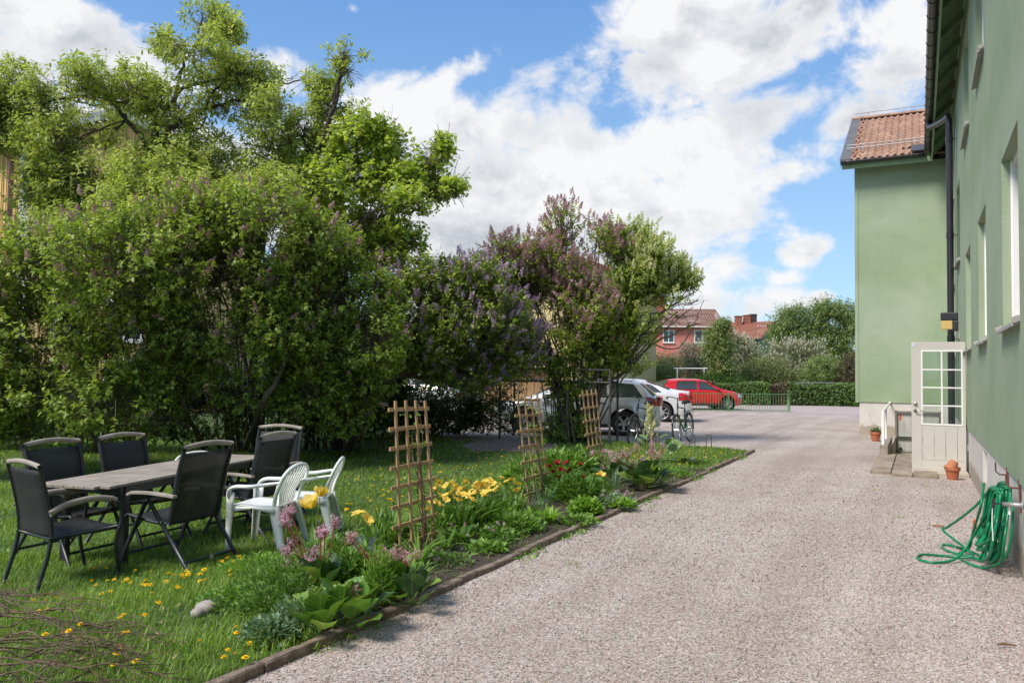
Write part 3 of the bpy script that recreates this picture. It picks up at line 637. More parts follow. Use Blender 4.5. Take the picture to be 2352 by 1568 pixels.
# wall lamp
lt = thing('wall_lamp', 'black angular outdoor wall lamp with amber glass on the green wall above the open door', 'wall lamp', W(17.95, .72, 2.5))
m = MB(); L0 = lambda p, z: tuple(W(0, p-.72, z-2.5))
def lbox(m, p0, p1, z0, z1, t): m.box(W(0, (p0+p1)/2-.72, (z0+z1)/2-2.5), (t, p1-p0, z1-z0), R_)
lbox(m, .39, .70, 2.77, 2.93, .13); lbox(m, .60, .70, 2.56, 2.765, .13); m.build('housing', simple('dark_plastic', (.03, .032, .038), .45), lt, bevel=.02)
m = MB(); lbox(m, .405, .598, 2.59, 2.768, .11); m.build('diffuser', simple('amber_glass', (.62, .44, .16), .3, var=.05), lt, bevel=.012)
m = MB(); lbox(m, .703, .718, 2.40, 2.93, .10); m.build('back_plate', M['sheetw'], lt)
# pots
def pot(R, H): return [(R*.66, 0), (R*.86, H*.74), (R*.98, H*.74), (R, H*.76), (R, H), (R*.88, H), (R*.84, H*.75), (R*.6, .05*H), (0, .05*H)]
M['terra'] = simple('terracotta', (.46, .15, .065), .8, col2=(.36, .11, .05), scale=10, bmp=.1)
M['terra2'] = simple('pale_terracotta', (.50, .19, .09), .85, col2=(.42, .16, .08), scale=10, bmp=.1)
g = G(*(2188, 1101)); pt = thing('flower_pot', 'empty terracotta flower pot on the gravel beside the open door leaf', 'flower pot', (g[0], g[1], 0))
m = MB(); m.lathe(pot(.115, .20), n=24); m.build('pot_body', M['terra'], pt, smooth=False, bevel=0)
pt2 = thing('flower_pot', 'second smaller terracotta pot tipped over on top of the empty one by the door', 'flower pot', (g[0], g[1], .17))
m = MB(); m.lathe(pot(.095, .16), (.035, 0, .12), 24, Matrix.Rotation(.55, 3, 'Y') @ Matrix.Rotation(PI, 3, 'X')); m.build('pot_body', M['terra2'], pt2)
g = G(2011, 1013); pt3 = thing('potted_plant', 'terracotta pot holding a small green plant by the corner of the pale plinth', 'potted plant', (g[0], g[1], 0))
m = MB(); m.lathe(pot(.135, .24), n=20); m.build('pot_body', M['terra'], pt3)
# hose on the wall
ht = thing('garden_hose', 'long green garden hose hung in loops on the plinth and trailing on the gravel', 'garden hose', W(7.9, .6, 0))
HO = Vector(W(7.9, .6, 0))
hm = MB(); rnd = random.Random(5)
def hp(s, p, z): return Vector(W(s, p, z))-HO
def smooth(pts, n=8):
    P = [Vector(p) for p in pts]; P = [P[0]*2-P[1]]+P+[P[-1]*2-P[-2]]; o = []
    for i in range(1, len(P)-2):
        for k in range(n):
            t = k/n; o.append(.5*((2*P[i])+(-P[i-1]+P[i+1])*t+(2*P[i-1]-5*P[i]+4*P[i+1]-P[i+2])*t*t+(-P[i-1]+3*P[i]-3*P[i+1]+P[i+2])*t**3))
    o.append(P[-2]); return o
for k in range(19):
    s0 = 8.28-k*.032; w = .08+rnd.random()*.09; zt = .66+rnd.random()*.06; zb = .05+rnd.random()*.20; pc = .56+rnd.uniform(-.05, .05); dp_ = rnd.uniform(.06, .14)
    s1 = s0+w+.06; s2 = s0-w-.07
    loop = [hp(s0, pc+.06, zt), hp(s0+.10, pc+.02, zt-.05), hp(s1-.04, pc-.02, zt-.30), hp(s1+.06, pc-.03, (zt+zb)/2-.1), hp(s1, pc-.02, zb+.09), hp(s0+.04, pc-.02-dp_*.5, zb), hp(s2+.06, pc-.02, zb+.08), hp(s2-.02, pc, (zt+zb)/2-.05), hp(s2+.08, pc+.03, zt-.22), hp(s0-.07, pc+.06, zt-.02)]
    hm.tube(smooth(loop+[loop[0]], 5)[:-1], .0115, 7, closed=True)
trail = [hp(7.75, .60, .62), hp(7.9, .50, .45), hp(8.1, .40, .2), hp(8.0, .28, .04), hp(7.85, .10, .014), hp(7.95, -.02, .014), hp(8.15, .02, .014), hp(8.2, .25, .014), hp(8.15, .45, .03), hp(8.05, .55, .05)]
hm.tube(smooth(trail, 7), .0115, 7)
trail = [hp(8.35, .56, .62), hp(8.6, .48, .45), hp(8.72, .36, .30), hp(8.9, .24, .16), hp(8.85, .20, .13), hp(8.5, .35, .06), hp(8.3, .42, .014), hp(8.45, .22, .014), hp(8.75, .20, .014), hp(8.6, .38, .014), hp(8.2, .55, .014)]
hm.tube(smooth(trail, 7), .0115, 7)
trail = [hp(8.1, .5, .70), hp(7.8, .46, .55), hp(8.2, .42, .25), hp(8.45, .40, .06), hp(8.3, .3, .014), hp(8.0, .36, .014), hp(7.8, .5, .03), hp(7.55, .62, .2), hp(7.5, .66, .5), hp(7.6, .66, .63)]
hm.tube(smooth(trail, 7), .0115, 7)
hm.build('hose', simple('green_hose', (.0, .22, .085), .32, col2=(.0, .16, .065), scale=3, spec=.5), ht, smooth=True)
q = MB(); q.tube([hp(8.35, .44, .26), hp(8.32, .44, .34)], .016, 8); q.build('coupling', simple('orange_plastic', (.7, .12, .03), .4), ht)
hk = thing('hose_hook', 'rusty iron hose hooks on the plinth holding the green hose', 'hook', W(8.65, .73, .78)); q = MB()
for s_ in (0, -1.0):
    q.tube([W(s_, 0, -.05), W(s_, -.07, -.05), W(s_, -.10, -.02), W(s_, -.10, .06)], .008, 6); q.tube([W(s_, 0, -.25), W(s_, -.01, .02)], .01, 5)
q.build('hook_bar', simple('rust', (.13, .05, .035), .8, bmp=.3), hk)
tp = thing('water_tap', 'grey metal water tap with handle on the plinth beside the hose', 'water tap', W(7.45, .735, .62)); q = MB()
Rt = Matrix.Rotation(WA-PI/2, 3, 'Z') @ Matrix.Rotation(-PI/2, 3, 'Y')
q.tube([W(0, 0, 0), W(0, -.15, 0)], [.02, .018], 10); q.tube([W(0, -.10, 0), W(0, -.10, -.08)], .014, 8); q.lathe([(.035, 0), (.035, .01)], W(0, -.01, 0), 12, Rt, cap=True); q.build('spout', M['galv'], tp, smooth=True)
q = MB(); q.tube([W(0, -.15, 0), W(0, -.20, 0)], .008, 6); q.box(W(0, -.21, 0), (.02, .025, .075), R_); q.build('tap_handle', M['blackmetal'], tp, bevel=.004)
q = MB(); q.tube(smooth([W(.0, -.215, 0), W(.01, -.22, -.15), W(0, -.215, -.3)], 3), .004, 5); q.build('cord', M['white'], tp)
g = G(2155, 1209); q = MB(); q.lathe([(0, .012), (.055, .012), (.062, .0)], (g[0], g[1], .004), 20); tag(q.build('rusty_disc', simple('rusty_lid', (.33, .17, .09), .7, col2=(.2, .1, .06), scale=20), None), 'small round rusty disc lying flush in the gravel near the hose', 'disc')
g = G(2310, 1487); q = MB(); q.tube([(g[0]-.05, g[1], .02), (g[0], g[1]+.01, .022), (g[0]+.06, g[1]-.01, .018)], [.006, .008, .005], 6); tag(q.build('wood_stick', simple('brown_stick', (.16, .09, .05), .8), None), 'short brown stick lying on the gravel in the right foreground', 'stick')
# ================================================================== TREES AND SHRUBS
M['bark'] = simple('bark', (.085, .066, .05), .9, col2=(.04, .031, .024), scale=12, bmp=.6, sc=(1, 1, .3))
M['bark_grey'] = simple('bark_grey', (.17, .14, .11), .9, col2=(.085, .07, .055), scale=14, bmp=.5, sc=(1, 1, .3))
M['lf_lilac'] = leafmat('lilac_leaf', [(0, (.13, .18, .035)), (.4, (.25, .335, .06)), (.75, (.38, .47, .10)), (1, (.50, .58, .16))])
M['lf_cherry'] = leafmat('cherry_leaf', [(0, (.18, .235, .06)), (.4, (.33, .40, .11)), (.75, (.47, .53, .17)), (1, (.58, .63, .25))])
M['lf_maple'] = leafmat('maple_leaf', [(0, (.14, .20, .035)), (.4, (.26, .345, .06)), (.75, (.40, .49, .10)), (1, (.54, .61, .17))], trans=.42)
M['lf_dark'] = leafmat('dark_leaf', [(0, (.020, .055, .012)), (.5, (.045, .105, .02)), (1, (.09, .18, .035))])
M['lf_far'] = leafmat('far_leaf', [(0, (.11, .155, .05)), (.5, (.20, .265, .09)), (1, (.34, .40, .16))], trans=.25)  # stops lightened to stand in for distance haze on pale spring foliage
M['lf_olive'] = leafmat('olive_leaf', [(0, (.12, .145, .055)), (.5, (.21, .24, .10)), (1, (.33, .36, .17))], trans=.25)
def petal(name, stops, trans=.3): return leafmat(name, stops, trans, rough=.6, spec=.2, back=.8)
M['fl_purple'] = petal('lilac_flower', [(0, (.30, .19, .34)), (.5, (.45, .31, .52)), (1, (.63, .50, .70))])
M['fl_pink'] = petal('lilac_flower_pink', [(0, (.30, .16, .185)), (.5, (.46, .27, .315)), (1, (.62, .42, .48))])
M['fl_cream'] = petal('lilac_flower_cream', [(0, (.45, .50, .20)), (.5, (.62, .64, .32)), (1, (.78, .78, .5))])
M['fl_white'] = petal('blossom_white', [(0, (.55, .50, .42)), (.5, (.72, .68, .62)), (1, (.85, .83, .8))])
M['seed'] = petal('seed_brown', [(0, (.10, .06, .035)), (.5, (.19, .12, .075)), (1, (.30, .20, .13))])
def mk_panicle(nq=26, seed=3):
    r = np.random.default_rng(seed); V = []; Fc = []
    for i in range(nq):
        t = r.uniform(0, 1)**.85; rad = .27*(1-t)**.8+.03; a = r.uniform(0, 2*PI)
        c = np.array([rad*math.cos(a), t, rad*math.sin(a)]); o = nrm(np.array([math.cos(a), .4, math.sin(a)])+r.normal(0, .3, 3))
        x = nrm(np.cross(o, [0, 1, 0])); y = np.cross(o, x); h = .085
        n = len(V); V += [c+x*h, c+y*h, c-x*h, c-y*h]; Fc.append([n, n+1, n+2, n+3])
    return np.array(V), np.array(Fc)
PAN = mk_panicle()
def lumps(q, seed, f=1.0):
    r = np.random.default_rng(seed); s = np.zeros(len(q))
    for i in range(7):
        k = r.normal(0, 1, 3)*1.7*f*(1+i*.35); s += np.sin(q@k+r.uniform(0, 6.28))/(1+i*.25)
    return s/2.6
def pblobs(lst, Y, dep, yj=.5, seed=1):
    """lobes of a crown: centre, half width and half height as surveyed, at a real distance"""
    r = np.random.default_rng(seed); C = []; Rr = []; Wt = []
    for b in lst:
        x, y, rx, ry = b[:4]; yy = Y+(b[4] if len(b) > 4 else r.uniform(-yj, yj)); dn = b[5] if len(b) > 5 else 1
        c = D(x, y, yy); sx = rx*yy/FPX; sz = ry*yy/FPX; C.append(c); Rr.append([sx, min(dep, max(sx, sz)*1.1), sz]); Wt.append(sx*sz*dn)
    return np.array(C), np.array(Rr), np.array(Wt)
def crown(name, blobs, n, per, leaf, tmpl, mat, parent, seed, L=.32, tint=(.4, .22), gap=-.25, up=.55, gf=1.3, rho=(.45, 1.06), twig=True, flowers=None, droop=.35, spread=.9, twr=.004, wisp=.42, fmin=None, size_j=.25, zmin=.12):
    r = np.random.default_rng(seed); C, Rr, Wt = blobs; p = Wt/Wt.sum()
    k = r.choice(len(C), n, p=p); d = nrm(r.normal(0, 1, (n, 3))); rr = rho[0]+(rho[1]-rho[0])*r.uniform(0, 1, n)**.65+wisp*(r.uniform(0, 1, n) < .2)*r.uniform(0, 1, n)
    q = C[k]+d*Rr[k]*rr[:, None]; ln = lumps(q, seed+5, gf)
    keep = (ln > gap+r.uniform(-.25, .25, n)) & (q[:, 2] > zmin); q = q[keep]; d = d[keep]; ln = ln[keep]; n = len(q)
    a = nrm(d*.7+np.array([0, 0, up])+r.normal(0, .38, (n, 3))); Ls = L*r.uniform(.6, 1.3, n)
    q = q-a*(Ls*.55)[:, None]
    # leaves in pairs along every shoot
    t = np.tile(np.linspace(.12, 1, per), n)+r.uniform(-.06, .06, n*per); ai = np.repeat(np.arange(n), per); A = a[ai]
    side = nrm(np.cross(A, r.normal(0, 1, (n*per, 3))))
    pos = q[ai]+A*(Ls[ai]*t)[:, None]+side*.006
    yd = nrm(A*.45+side*spread+np.array([0, 0, -droop])*r.uniform(.3, 1.3, (n*per, 1))); zd = nrm(np.array([0, 0, 1.])+r.normal(0, .35, (n*per, 3))+side*.3)
    base = tint[0]+tint[1]*r.normal(0, 1, n)+.10*ln
    tn = base[ai]+.16*(t-.4)+.08*r.normal(0, 1, n*per)
    V, Fc, T = scatter(tmpl[0], tmpl[1], pos, yd, zd, leaf*r.uniform(1-size_j, 1+size_j, n*per)*(1-.25*(t > .9)), np.clip(tn, 0, 1))
    o = link(name, fastmesh(name, V, Fc, T), mat, parent); o['kind'] = 'stuff'
    if parent: o.location = -Vector(parent.location)
    if twig:
        # thin shoots (three sided)
        P0 = q-a*(Ls*.5)[:, None]-d*.12; P1 = q+a*(Ls*.35)[:, None]; P2 = q+a*(Ls*.98)[:, None]; ang = np.array([0, 2.094, 4.189])
        x = nrm(np.cross(a, [0.1, .2, 1.])); y = np.cross(a, x); rings = []
        for P, w in ((P0, twr*1.7), (P1, twr), (P2, twr*.35)): rings.append(P[:, None]+(x[:, None]*np.cos(ang)[None, :, None]+y[:, None]*np.sin(ang)[None, :, None])*w)
        V = np.concatenate(rings, 1).reshape(-1, 3); f = []
        for s_ in (0, 3):
            for i in range(3): f.append([s_+i, s_+(i+1) % 3, s_+3+(i+1) % 3, s_+3+i])
        f = np.array(f); Fc = (f[None]+(np.arange(n)*9)[:, None, None]).reshape(-1, 4)
        o = link('twigs', fastmesh('twigs', V, Fc), M['bark_grey'], parent); o['kind'] = 'stuff'
        if parent: o.location = -Vector(parent.location)
    if flowers:
        fr, fmat, fl, fname = flowers[:4]; sel = r.uniform(0, 1, n) < fr*(flowers[4](q) if len(flowers) > 4 else 1); m_ = sel.sum()
        if m_:
            k2 = np.repeat(np.where(sel)[0], 2)[:m_*2]; nn_ = len(k2)
            ax = nrm(a[k2]+np.array([0, 0, .6])+r.normal(0, .22, (nn_, 3))); pos = q[k2]+a[k2]*(Ls[k2])[:, None]*.95
            V, Fc, T = scatter(PAN[0], PAN[1], pos, ax, nrm(r.normal(0, 1, (nn_, 3))), fl*r.uniform(.6, 1.25, nn_), np.clip(.45+.22*r.normal(0, 1, nn_), 0, 1))
            T = np.clip(T+np.repeat(.15*r.normal(0, 1, len(Fc)), 4), 0, 1)
            o = link(fname, fastmesh(fname, V, Fc, T), fmat, parent); o['kind'] = 'stuff'
            if parent: o.location = -Vector(parent.location)
    return q
def limb(m, pts, r0, r1, n=7, wob=.03, seed=1, steps=6):
    rn = random.Random(seed); P = smooth([Vector(p) for p in pts], steps); N = len(P)
    P = [p+Vector((rn.uniform(-1, 1), rn.uniform(-1, 1), rn.uniform(-1, 1)))*wob*min(1, i/3) for i, p in enumerate(P)]
    m.tube(P, [r0+(r1-r0)*(i/(N-1))**.8 for i in range(N)], n, cap=False)
def branch_fan(m, src, blobs, r0, seed, per=4, rsub=.012):
    """limbs from a fork to the middle of every lobe, and lighter boughs inside the lobe"""
    rn = random.Random(seed); C, Rr, _ = blobs; src = [Vector(s) for s in src]
    for c, R3 in zip(C, Rr):
        c = Vector(c); s0 = min(src, key=lambda s: (s-c).length+abs(s.z-c.z)*.2); mid = (s0+c)/2+Vector((rn.uniform(-.2, .2), rn.uniform(-.2, .2), -.12*(c-s0).length*rn.uniform(.1, .8)))
        limb(m, [s0, mid, c], r0*rn.uniform(.6, 1), rsub*1.3, 6, .02, rn.random(), 4)
        for k in range(per):
            e = c+Vector((rn.gauss(0, 1)*R3[0]*.55, rn.gauss(0, 1)*R3[1]*.55, abs(rn.gauss(0, 1))*R3[2]*.5)); st = s0.lerp(c, rn.uniform(.5, .95))
            limb(m, [st, (st+e)/2+Vector((0, 0, -.05)), e], rsub, rsub*.3, 5, .015, rn.random(), 3)
def tree(name, label, cat, base, group=None): return thing(name, label, cat, base, 0, group)
def at0(o, m, nm, mat, **k):
    x = m.build(nm, mat, o, smooth=True, **k); x.location = -Vector(o.location); return x

# -- the long lilac thicket behind the table (three old multi-stemmed shrubs)
def lilac(label, base, lobes, Y, dep, n, seed, leafn=9, stems=(), fl=None, mat='lf_lilac', tint=(.43, .2), leaf=.082, nst=26, spread_=1.2, stemr=.022, gap=-.22, fanr=.03, name='lilac_shrub', per=3, L=.32, cat='lilac shrub', lean=.35, **k):
    t = tree(name, label, cat, base); bl = pblobs(lobes, Y, dep, .45, seed)
    crown('crown', bl, n, leafn, leaf, L_HEART, M[mat], t, seed, L=L, tint=tint, flowers=fl, gap=gap, **k)
    m = MB(); rn = random.Random(seed); C = bl[0]
    tips = []
    for i in range(nst):
        j = rn.randrange(len(C)); c = Vector(C[j]); b = Vector(base)+Vector((rn.gauss(0, .35)*spread_, rn.gauss(0, .25), 0)); b.z = -.22
        b.x += (c.x-b.x)*lean
        mid = Vector((b.x+(c.x-b.x)*.35+rn.uniform(-.15, .15), b.y+(c.y-b.y)*.35+rn.uniform(-.15, .15), c.z*.5)); e = c+Vector((rn.uniform(-.3, .3), rn.uniform(-.3, .3), rn.uniform(-.2, .3)))
        rr = stemr*rn.uniform(.5, 1.3); limb(m, [b, mid, e], rr, rr*.35, 6, .03, rn.random(), 5); tips.append(mid.lerp(e, .6))
    for s_ in stems: limb(m, s_[0], s_[1], s_[2], 9, .03, 3)
    branch_fan(m, tips, bl, .014, seed+1, per, .008)
    at0(t, m, 'stems', M['bark_grey'])
    return t
Z0 = lambda x, y: tuple(GL(x, y, -.04))
lil_a = [(40, 640, 130, 105), (-60, 720, 120, 130), (150, 580, 130, 80), (250, 620, 150, 130), (110, 780, 160, 120), (60, 900, 140, 80, 0, .8), (300, 800, 130, 110), (220, 920, 130, 70, -.2, .8), (350, 600, 110, 130), (-60, 900, 120, 120), (40, 990, 90, 40, -.2, .5), (210, 1000, 90, 40, 0, .35)]
fl1 = lambda q: np.clip((q[:, 2]-1.7)*.7, .03, 1)
lilac('tall leafy lilac bush with few purple flowers at the left edge behind the table', Z0(150, 1040), lil_a, 13.2, 1.1, 6400, 21, fl=(.13, M['fl_pink'], .16, 'flowers', fl1), stems=[([Z0(60, 1050), D(40, 960, 13.4), D(-20, 900, 13)], .06, .03), ([Z0(260, 1045), D(240, 980, 13.6), D(150, 900, 13.3)], .06, .03)])
lil_b = [(480, 530, 130, 90), (600, 500, 120, 80), (420, 650, 120, 110), (560, 640, 140, 110), (480, 760, 140, 90), (590, 770, 130, 90, .2, .8), (400, 860, 90, 60, 0, .7), (560, 900, 70, 50, .2, .35), (700, 560, 100, 90), (420, 540, 90, 70), (380, 960, 70, 50, 0, .4)]
lilac('broad lilac bush with purple tips and bare stems behind the middle of the table', Z0(520, 1035), lil_b, 14.2, 1.1, 6000, 22, fl=(.13, M['fl_pink'], .16, 'flowers', fl1), nst=38, stemr=.028, stems=[([Z0(560, 1035), D(600, 940, 14.4), D(640, 860, 14.4), D(680, 780, 14.4)], .07, .03), ([Z0(470, 1035), D(430, 950, 14.4), D(420, 880, 14.5)], .05, .03)])
lil_c = [(740, 600, 100, 90), (810, 690, 100, 100), (700, 700, 120, 110), (860, 780, 70, 80), (740, 800, 120, 90), (640, 860, 80, 60, .2, .6), (830, 880, 90, 60), (730, 900, 90, 60, 0, .6), (890, 700, 40, 60, .3, .6), (800, 960, 70, 40, .4, .4), (650, 940, 60, 50, .2, .4)]
lilac('dense lilac bush with fresh green leaves and faded mauve panicles beside the maple', Z0(740, 1035), lil_c, 15.2, 1.1, 5700, 23, fl=(.13, M['fl_pink'], .16, 'flowers', fl1), nst=34, stemr=.026, stems=[([Z0(700, 1035), D(720, 940, 15.4), D(715, 880, 15.4)], .06, .03)])
# filler shrub behind, lower
lil_d = [(880, 940, 70, 60), (960, 920, 80, 50), (1040, 930, 90, 60), (1110, 900, 80, 60), (1000, 970, 110, 35), (1130, 960, 70, 40, 0, .7), (900, 870, 60, 40)]
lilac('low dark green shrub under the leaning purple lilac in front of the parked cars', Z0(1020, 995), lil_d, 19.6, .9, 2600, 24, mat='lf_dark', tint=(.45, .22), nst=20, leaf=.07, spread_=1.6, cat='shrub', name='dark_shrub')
for i, (lo, lab) in enumerate((([(-40, 930, 130, 90), (100, 940, 130, 80), (60, 860, 120, 80), (230, 930, 90, 70)], 'dark backing shrub added behind the leafy lilac at the left picture edge'), ([(340, 930, 110, 80), (470, 940, 110, 75), (400, 870, 120, 80), (580, 930, 90, 70)], 'dark backing shrub added behind the bare stems of the middle lilac'), ([(690, 930, 110, 70), (810, 930, 90, 70), (750, 860, 110, 80), (880, 900, 60, 60)], 'dark backing shrub added behind the stems left of the leaning trunk'))):  # backing row added to close the bright gaps between the lilac stems
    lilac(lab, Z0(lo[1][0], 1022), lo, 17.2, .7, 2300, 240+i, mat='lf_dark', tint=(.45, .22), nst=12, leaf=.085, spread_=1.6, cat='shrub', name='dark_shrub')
# -- purple lilac with a leaning trunk
l2 = [(1000, 640, 80, 55), (1095, 640, 85, 50), (945, 700, 80, 70), (1050, 720, 110, 80), (1150, 710, 65, 80), (980, 800, 90, 55), (1100, 800, 95, 70), (1185, 800, 60, 70), (910, 780, 50, 60), (1060, 860, 90, 40, 0, .6), (930, 660, 50, 40)]
pur = lambda q: np.clip(.3+(q[:, 0]+1.8)*.55, .25, 1.3)
lilac('spreading lilac with violet flower clusters and a crooked leaning trunk', Z0(800, 1035), l2, 17.0, 1.2, 6000, 25, fl=(.34, M['fl_purple'], .18, 'flowers', pur), nst=6, mat='lf_lilac', tint=(.30, .2),
      stems=[([Z0(795, 1035), D(820, 985, 16), D(845, 930, 16), D(868, 880, 16.2), D(905, 862, 16.5), D(960, 850, 16.8), D(1000, 820, 17), D(1040, 760, 17)], .12, .04), ([D(905, 862, 16.5), D(960, 868, 16.7), D(1040, 868, 17), D(1100, 850, 17)], .06, .02), ([D(868, 880, 16.2), D(930, 780, 16.6), D(960, 720, 16.8)], .06, .02), ([Z0(800, 1032), D(790, 960, 16.2), D(760, 900, 16.3)], .08, .04)])
# -- tall pink lilac and the cream one
l3 = [(1240, 670, 55, 55, 0, .8), (1262, 750, 50, 50, 0, .7), (1180, 580, 60, 40, 0, .5), (1290, 520, 45, 45, .2, .35), (1375, 560, 55, 50, 0, .5), (1205, 640, 70, 55, 0, .8), (1290, 620, 80, 70, 0, .8), (1240, 720, 90, 65), (1335, 720, 80, 70), (1270, 800, 70, 55, 0, .6), (1360, 800, 60, 60, 0, .7), (1300, 880, 50, 45, 0, .4), (1310, 975, 45, 40, 0, .6), (1255, 975, 35, 30, 0, .4)]
pk = lambda q: np.clip((q[:, 2]-1.9)*.62, 0, 1.6)
lilac('tall upright lilac covered in pinkish mauve flower spikes', Z0(1320, 1015), l3, 18.5, 1.0, 4500, 26, fl=(.95, M['fl_pink'], .175, 'flowers', pk), nst=40, tint=(.45, .2), spread_=.6, lean=.15, stemr=.032, up=.9, per=5, gap=-.25,
      stems=[([Z0(1300, 1018), D(1290, 940, 18.4), D(1265, 860, 18.4), D(1260, 780, 18.4)], .06, .03), ([Z0(1330, 1015), D(1350, 930, 18.4), D(1370, 860, 18.4), D(1385, 780, 18.5)], .08, .03)])
l4 = [(1440, 560, 60, 45), (1500, 590, 50, 40), (1540, 630, 45, 35, 0, .8), (1460, 650, 70, 50, 0, .8), (1550, 680, 60, 30, 0, .18), (1425, 720, 50, 60, 0, .8), (1590, 645, 35, 22, 0, .6), (1605, 690, 20, 16, 0, .4), (1560, 730, 45, 22, 0, .08), (1470, 760, 55, 40, 0, .18), (1400, 800, 50, 60, 0, .7), (1500, 720, 60, 30, 0, .12), (1440, 830, 50, 30, 0, .25), (1370, 860, 50, 30, 0, .4)]
cr = lambda q: np.clip((q[:, 2]-2.6)*.7, 0, 1)*np.clip((q[:, 0]-1.9)*1.2, .2, 1.2)
lilac('wide lilac with cream white buds and bare grey twigs reaching to the right', Z0(1345, 1014), l4, 18.8, .9, 3000, 27, fl=(.5, M['fl_cream'], .18, 'flowers', cr), nst=12, tint=(.5, .2), spread_=.35, stemr=.03, gap=-.1, per=9, lean=.04,
      stems=[([Z0(1340, 1014), D(1380, 900, 18.7), D(1440, 850, 18.7), D(1500, 790, 18.7), D(1560, 760, 18.7), D(1610, 740, 18.7)], .06, .012), ([D(1440, 850, 18.7), D(1480, 760, 18.7), D(1530, 710, 18.7), D(1600, 670, 18.7)], .045, .01), ([Z0(1350, 1015), D(1380, 900, 18.8), D(1420, 780, 18.8), D(1460, 690, 18.8), D(1480, 620, 18.8)], .06, .015), ([D(1500, 790, 18.7), D(1560, 800, 18.7), D(1600, 730, 18.7), D(1615, 690, 18.7)], .02, .006)])
# mauve sprigs at the outer twigs
# -- the tall bird cherry behind
t1 = [(480, 45, 60, 42), (445, 110, 75, 50), (475, 170, 60, 50), (390, 105, 38, 30), (520, 70, 40, 35), (260, 185, 95, 38), (150, 195, 80, 36), (100, 240, 60, 50), (220, 245, 95, 35), (330, 215, 60, 45), (400, 250, 90, 45, 0, .8), (555, 165, 50, 35), (610, 185, 55, 40), (560, 235, 80, 38), (640, 235, 55, 35), (690, 185, 35, 25), (150, 330, 100, 55), (240, 345, 60, 45, 0, .5), (160, 400, 90, 60), (230, 430, 120, 60), (370, 430, 120, 70), (420, 310, 80, 50, 0, .5), (500, 400, 120, 60), (180, 500, 150, 45), (380, 500, 150, 45), (640, 300, 80, 40, 0, .6), (300, 400, 80, 40, 0, .5), (140, 480, 70, 50), (200, 400, 110, 60, 0, .9), (420, 380, 110, 60, 0, .9), (170, 440, 120, 60), (540, 460, 120, 60, 0, .8), (300, 480, 90, 50, -1.8, .8), (470, 450, 90, 50, -1.6, .8), (170, 510, 80, 50, -1.8, .7), (620, 430, 80, 50, -1.0, .7), (210, 300, 60, 40, 0, .5)]
tb = Z0(360, 1000)
tr = tree('bird_cherry_tree', 'tall spreading tree with narrow leaves and dark forked limbs rising above the lilac thicket', 'tree', tb)
b1 = pblobs(t1, 16.5, 1.3, .8, 31)
crown('crown', b1, 11000, 10, .105, L_OVAL, M['lf_cherry'], tr, 31, L=.34, tint=(.52, .2), gap=-.22, gf=1.5, flowers=(.08, M['seed'], .06, 'seed_clusters'), up=.5, twr=.003)
m = MB(); YB = 16.6
limb(m, [tb, D(352, 700, YB), D(350, 480, YB), D(348, 350, YB)], .17, .11, 10, .03)
for pts, r0 in (([(348, 350), (330, 320), (290, 275), (260, 240), (180, 222)], .075), ([(348, 350), (360, 290), (395, 235), (420, 205), (490, 185), (560, 170)], .085), ([(348, 350), (400, 290), (470, 252), (555, 232), (620, 232)], .08), ([(400, 235), (420, 150), (450, 100), (465, 30)], .045), ([(360, 290), (330, 230), (290, 240), (210, 220)], .04), ([(470, 252), (500, 200), (560, 170)], .03), ([(350, 440), (310, 470), (260, 520), (220, 510)], .06), ([(290, 275), (240, 215), (160, 225), (90, 240)], .04), ([(350, 520), (420, 500), (480, 470)], .05), ([(450, 100), (500, 70), (540, 60)], .02)):
    limb(m, [D(x, y, YB+(.4*math.sin(i*1.3+r0*50) if i else 0)) for i, (x, y) in enumerate(pts)], r0, .018, 8, .035, r0)
branch_fan(m, [D(x, y, YB) for x, y in ((180, 222), (290, 275), (395, 235), (450, 110), (490, 185), (560, 170), (555, 232), (470, 252), (350, 440), (260, 500), (420, 500), (160, 225))], b1, .022, 8, 3, .012)
at0(tr, m, 'trunk', M['bark'])
# second bird cherry: limb from the left edge and one from the right
t1b = [(20, 190, 55, 55), (15, 260, 60, 50), (70, 320, 70, 45), (-80, 260, 100, 90)]
tb2 = Z0(-160, 1010); tr = tree('bird_cherry_tree', 'narrow-leaved tree reaching into the picture from the left edge in front of the yellow house', 'tree', tb2)
b2 = pblobs(t1b, 16.0, 1.1, .5, 33); crown('crown', b2, 1700, 10, .105, L_OVAL, M['lf_cherry'], tr, 33, L=.34, tint=(.48, .2), gap=-.2, gf=1.5, flowers=(.08, M['seed'], .06, 'seed_clusters'), twr=.003)
m = MB(); limb(m, [tb2, D(-150, 700, 16), D(-90, 450, 16), D(-20, 360, 16), D(20, 280, 16), D(10, 200, 16)], .14, .03, 8); branch_fan(m, [D(-20, 360, 16), D(20, 280, 16)], b2, .03, 9, 4); at0(tr, m, 'trunk', M['bark'])
t1c = [(790, 120, 42, 35), (745, 195, 42, 30), (800, 160, 30, 25), (750, 240, 45, 30), (700, 290, 60, 40, 0, .8), (720, 350, 90, 50), (640, 380, 80, 60), (620, 450, 100, 60), (800, 250, 40, 30, 0, .4), (560, 330, 60, 40, 0, .5)]
tb3 = Z0(590, 1000); tr = tree('bird_cherry_tree', 'slender narrow-leaved tree whose top stands alone against the blue sky left of the maple', 'tree', tb3)
b3 = pblobs(t1c, 17.2, 1.1, .5, 34); crown('crown', b3, 2700, 10, .105, L_OVAL, M['lf_cherry'], tr, 34, L=.34, tint=(.45, .2), gap=-.2, gf=1.5, flowers=(.08, M['seed'], .06, 'seed_clusters'), twr=.003)
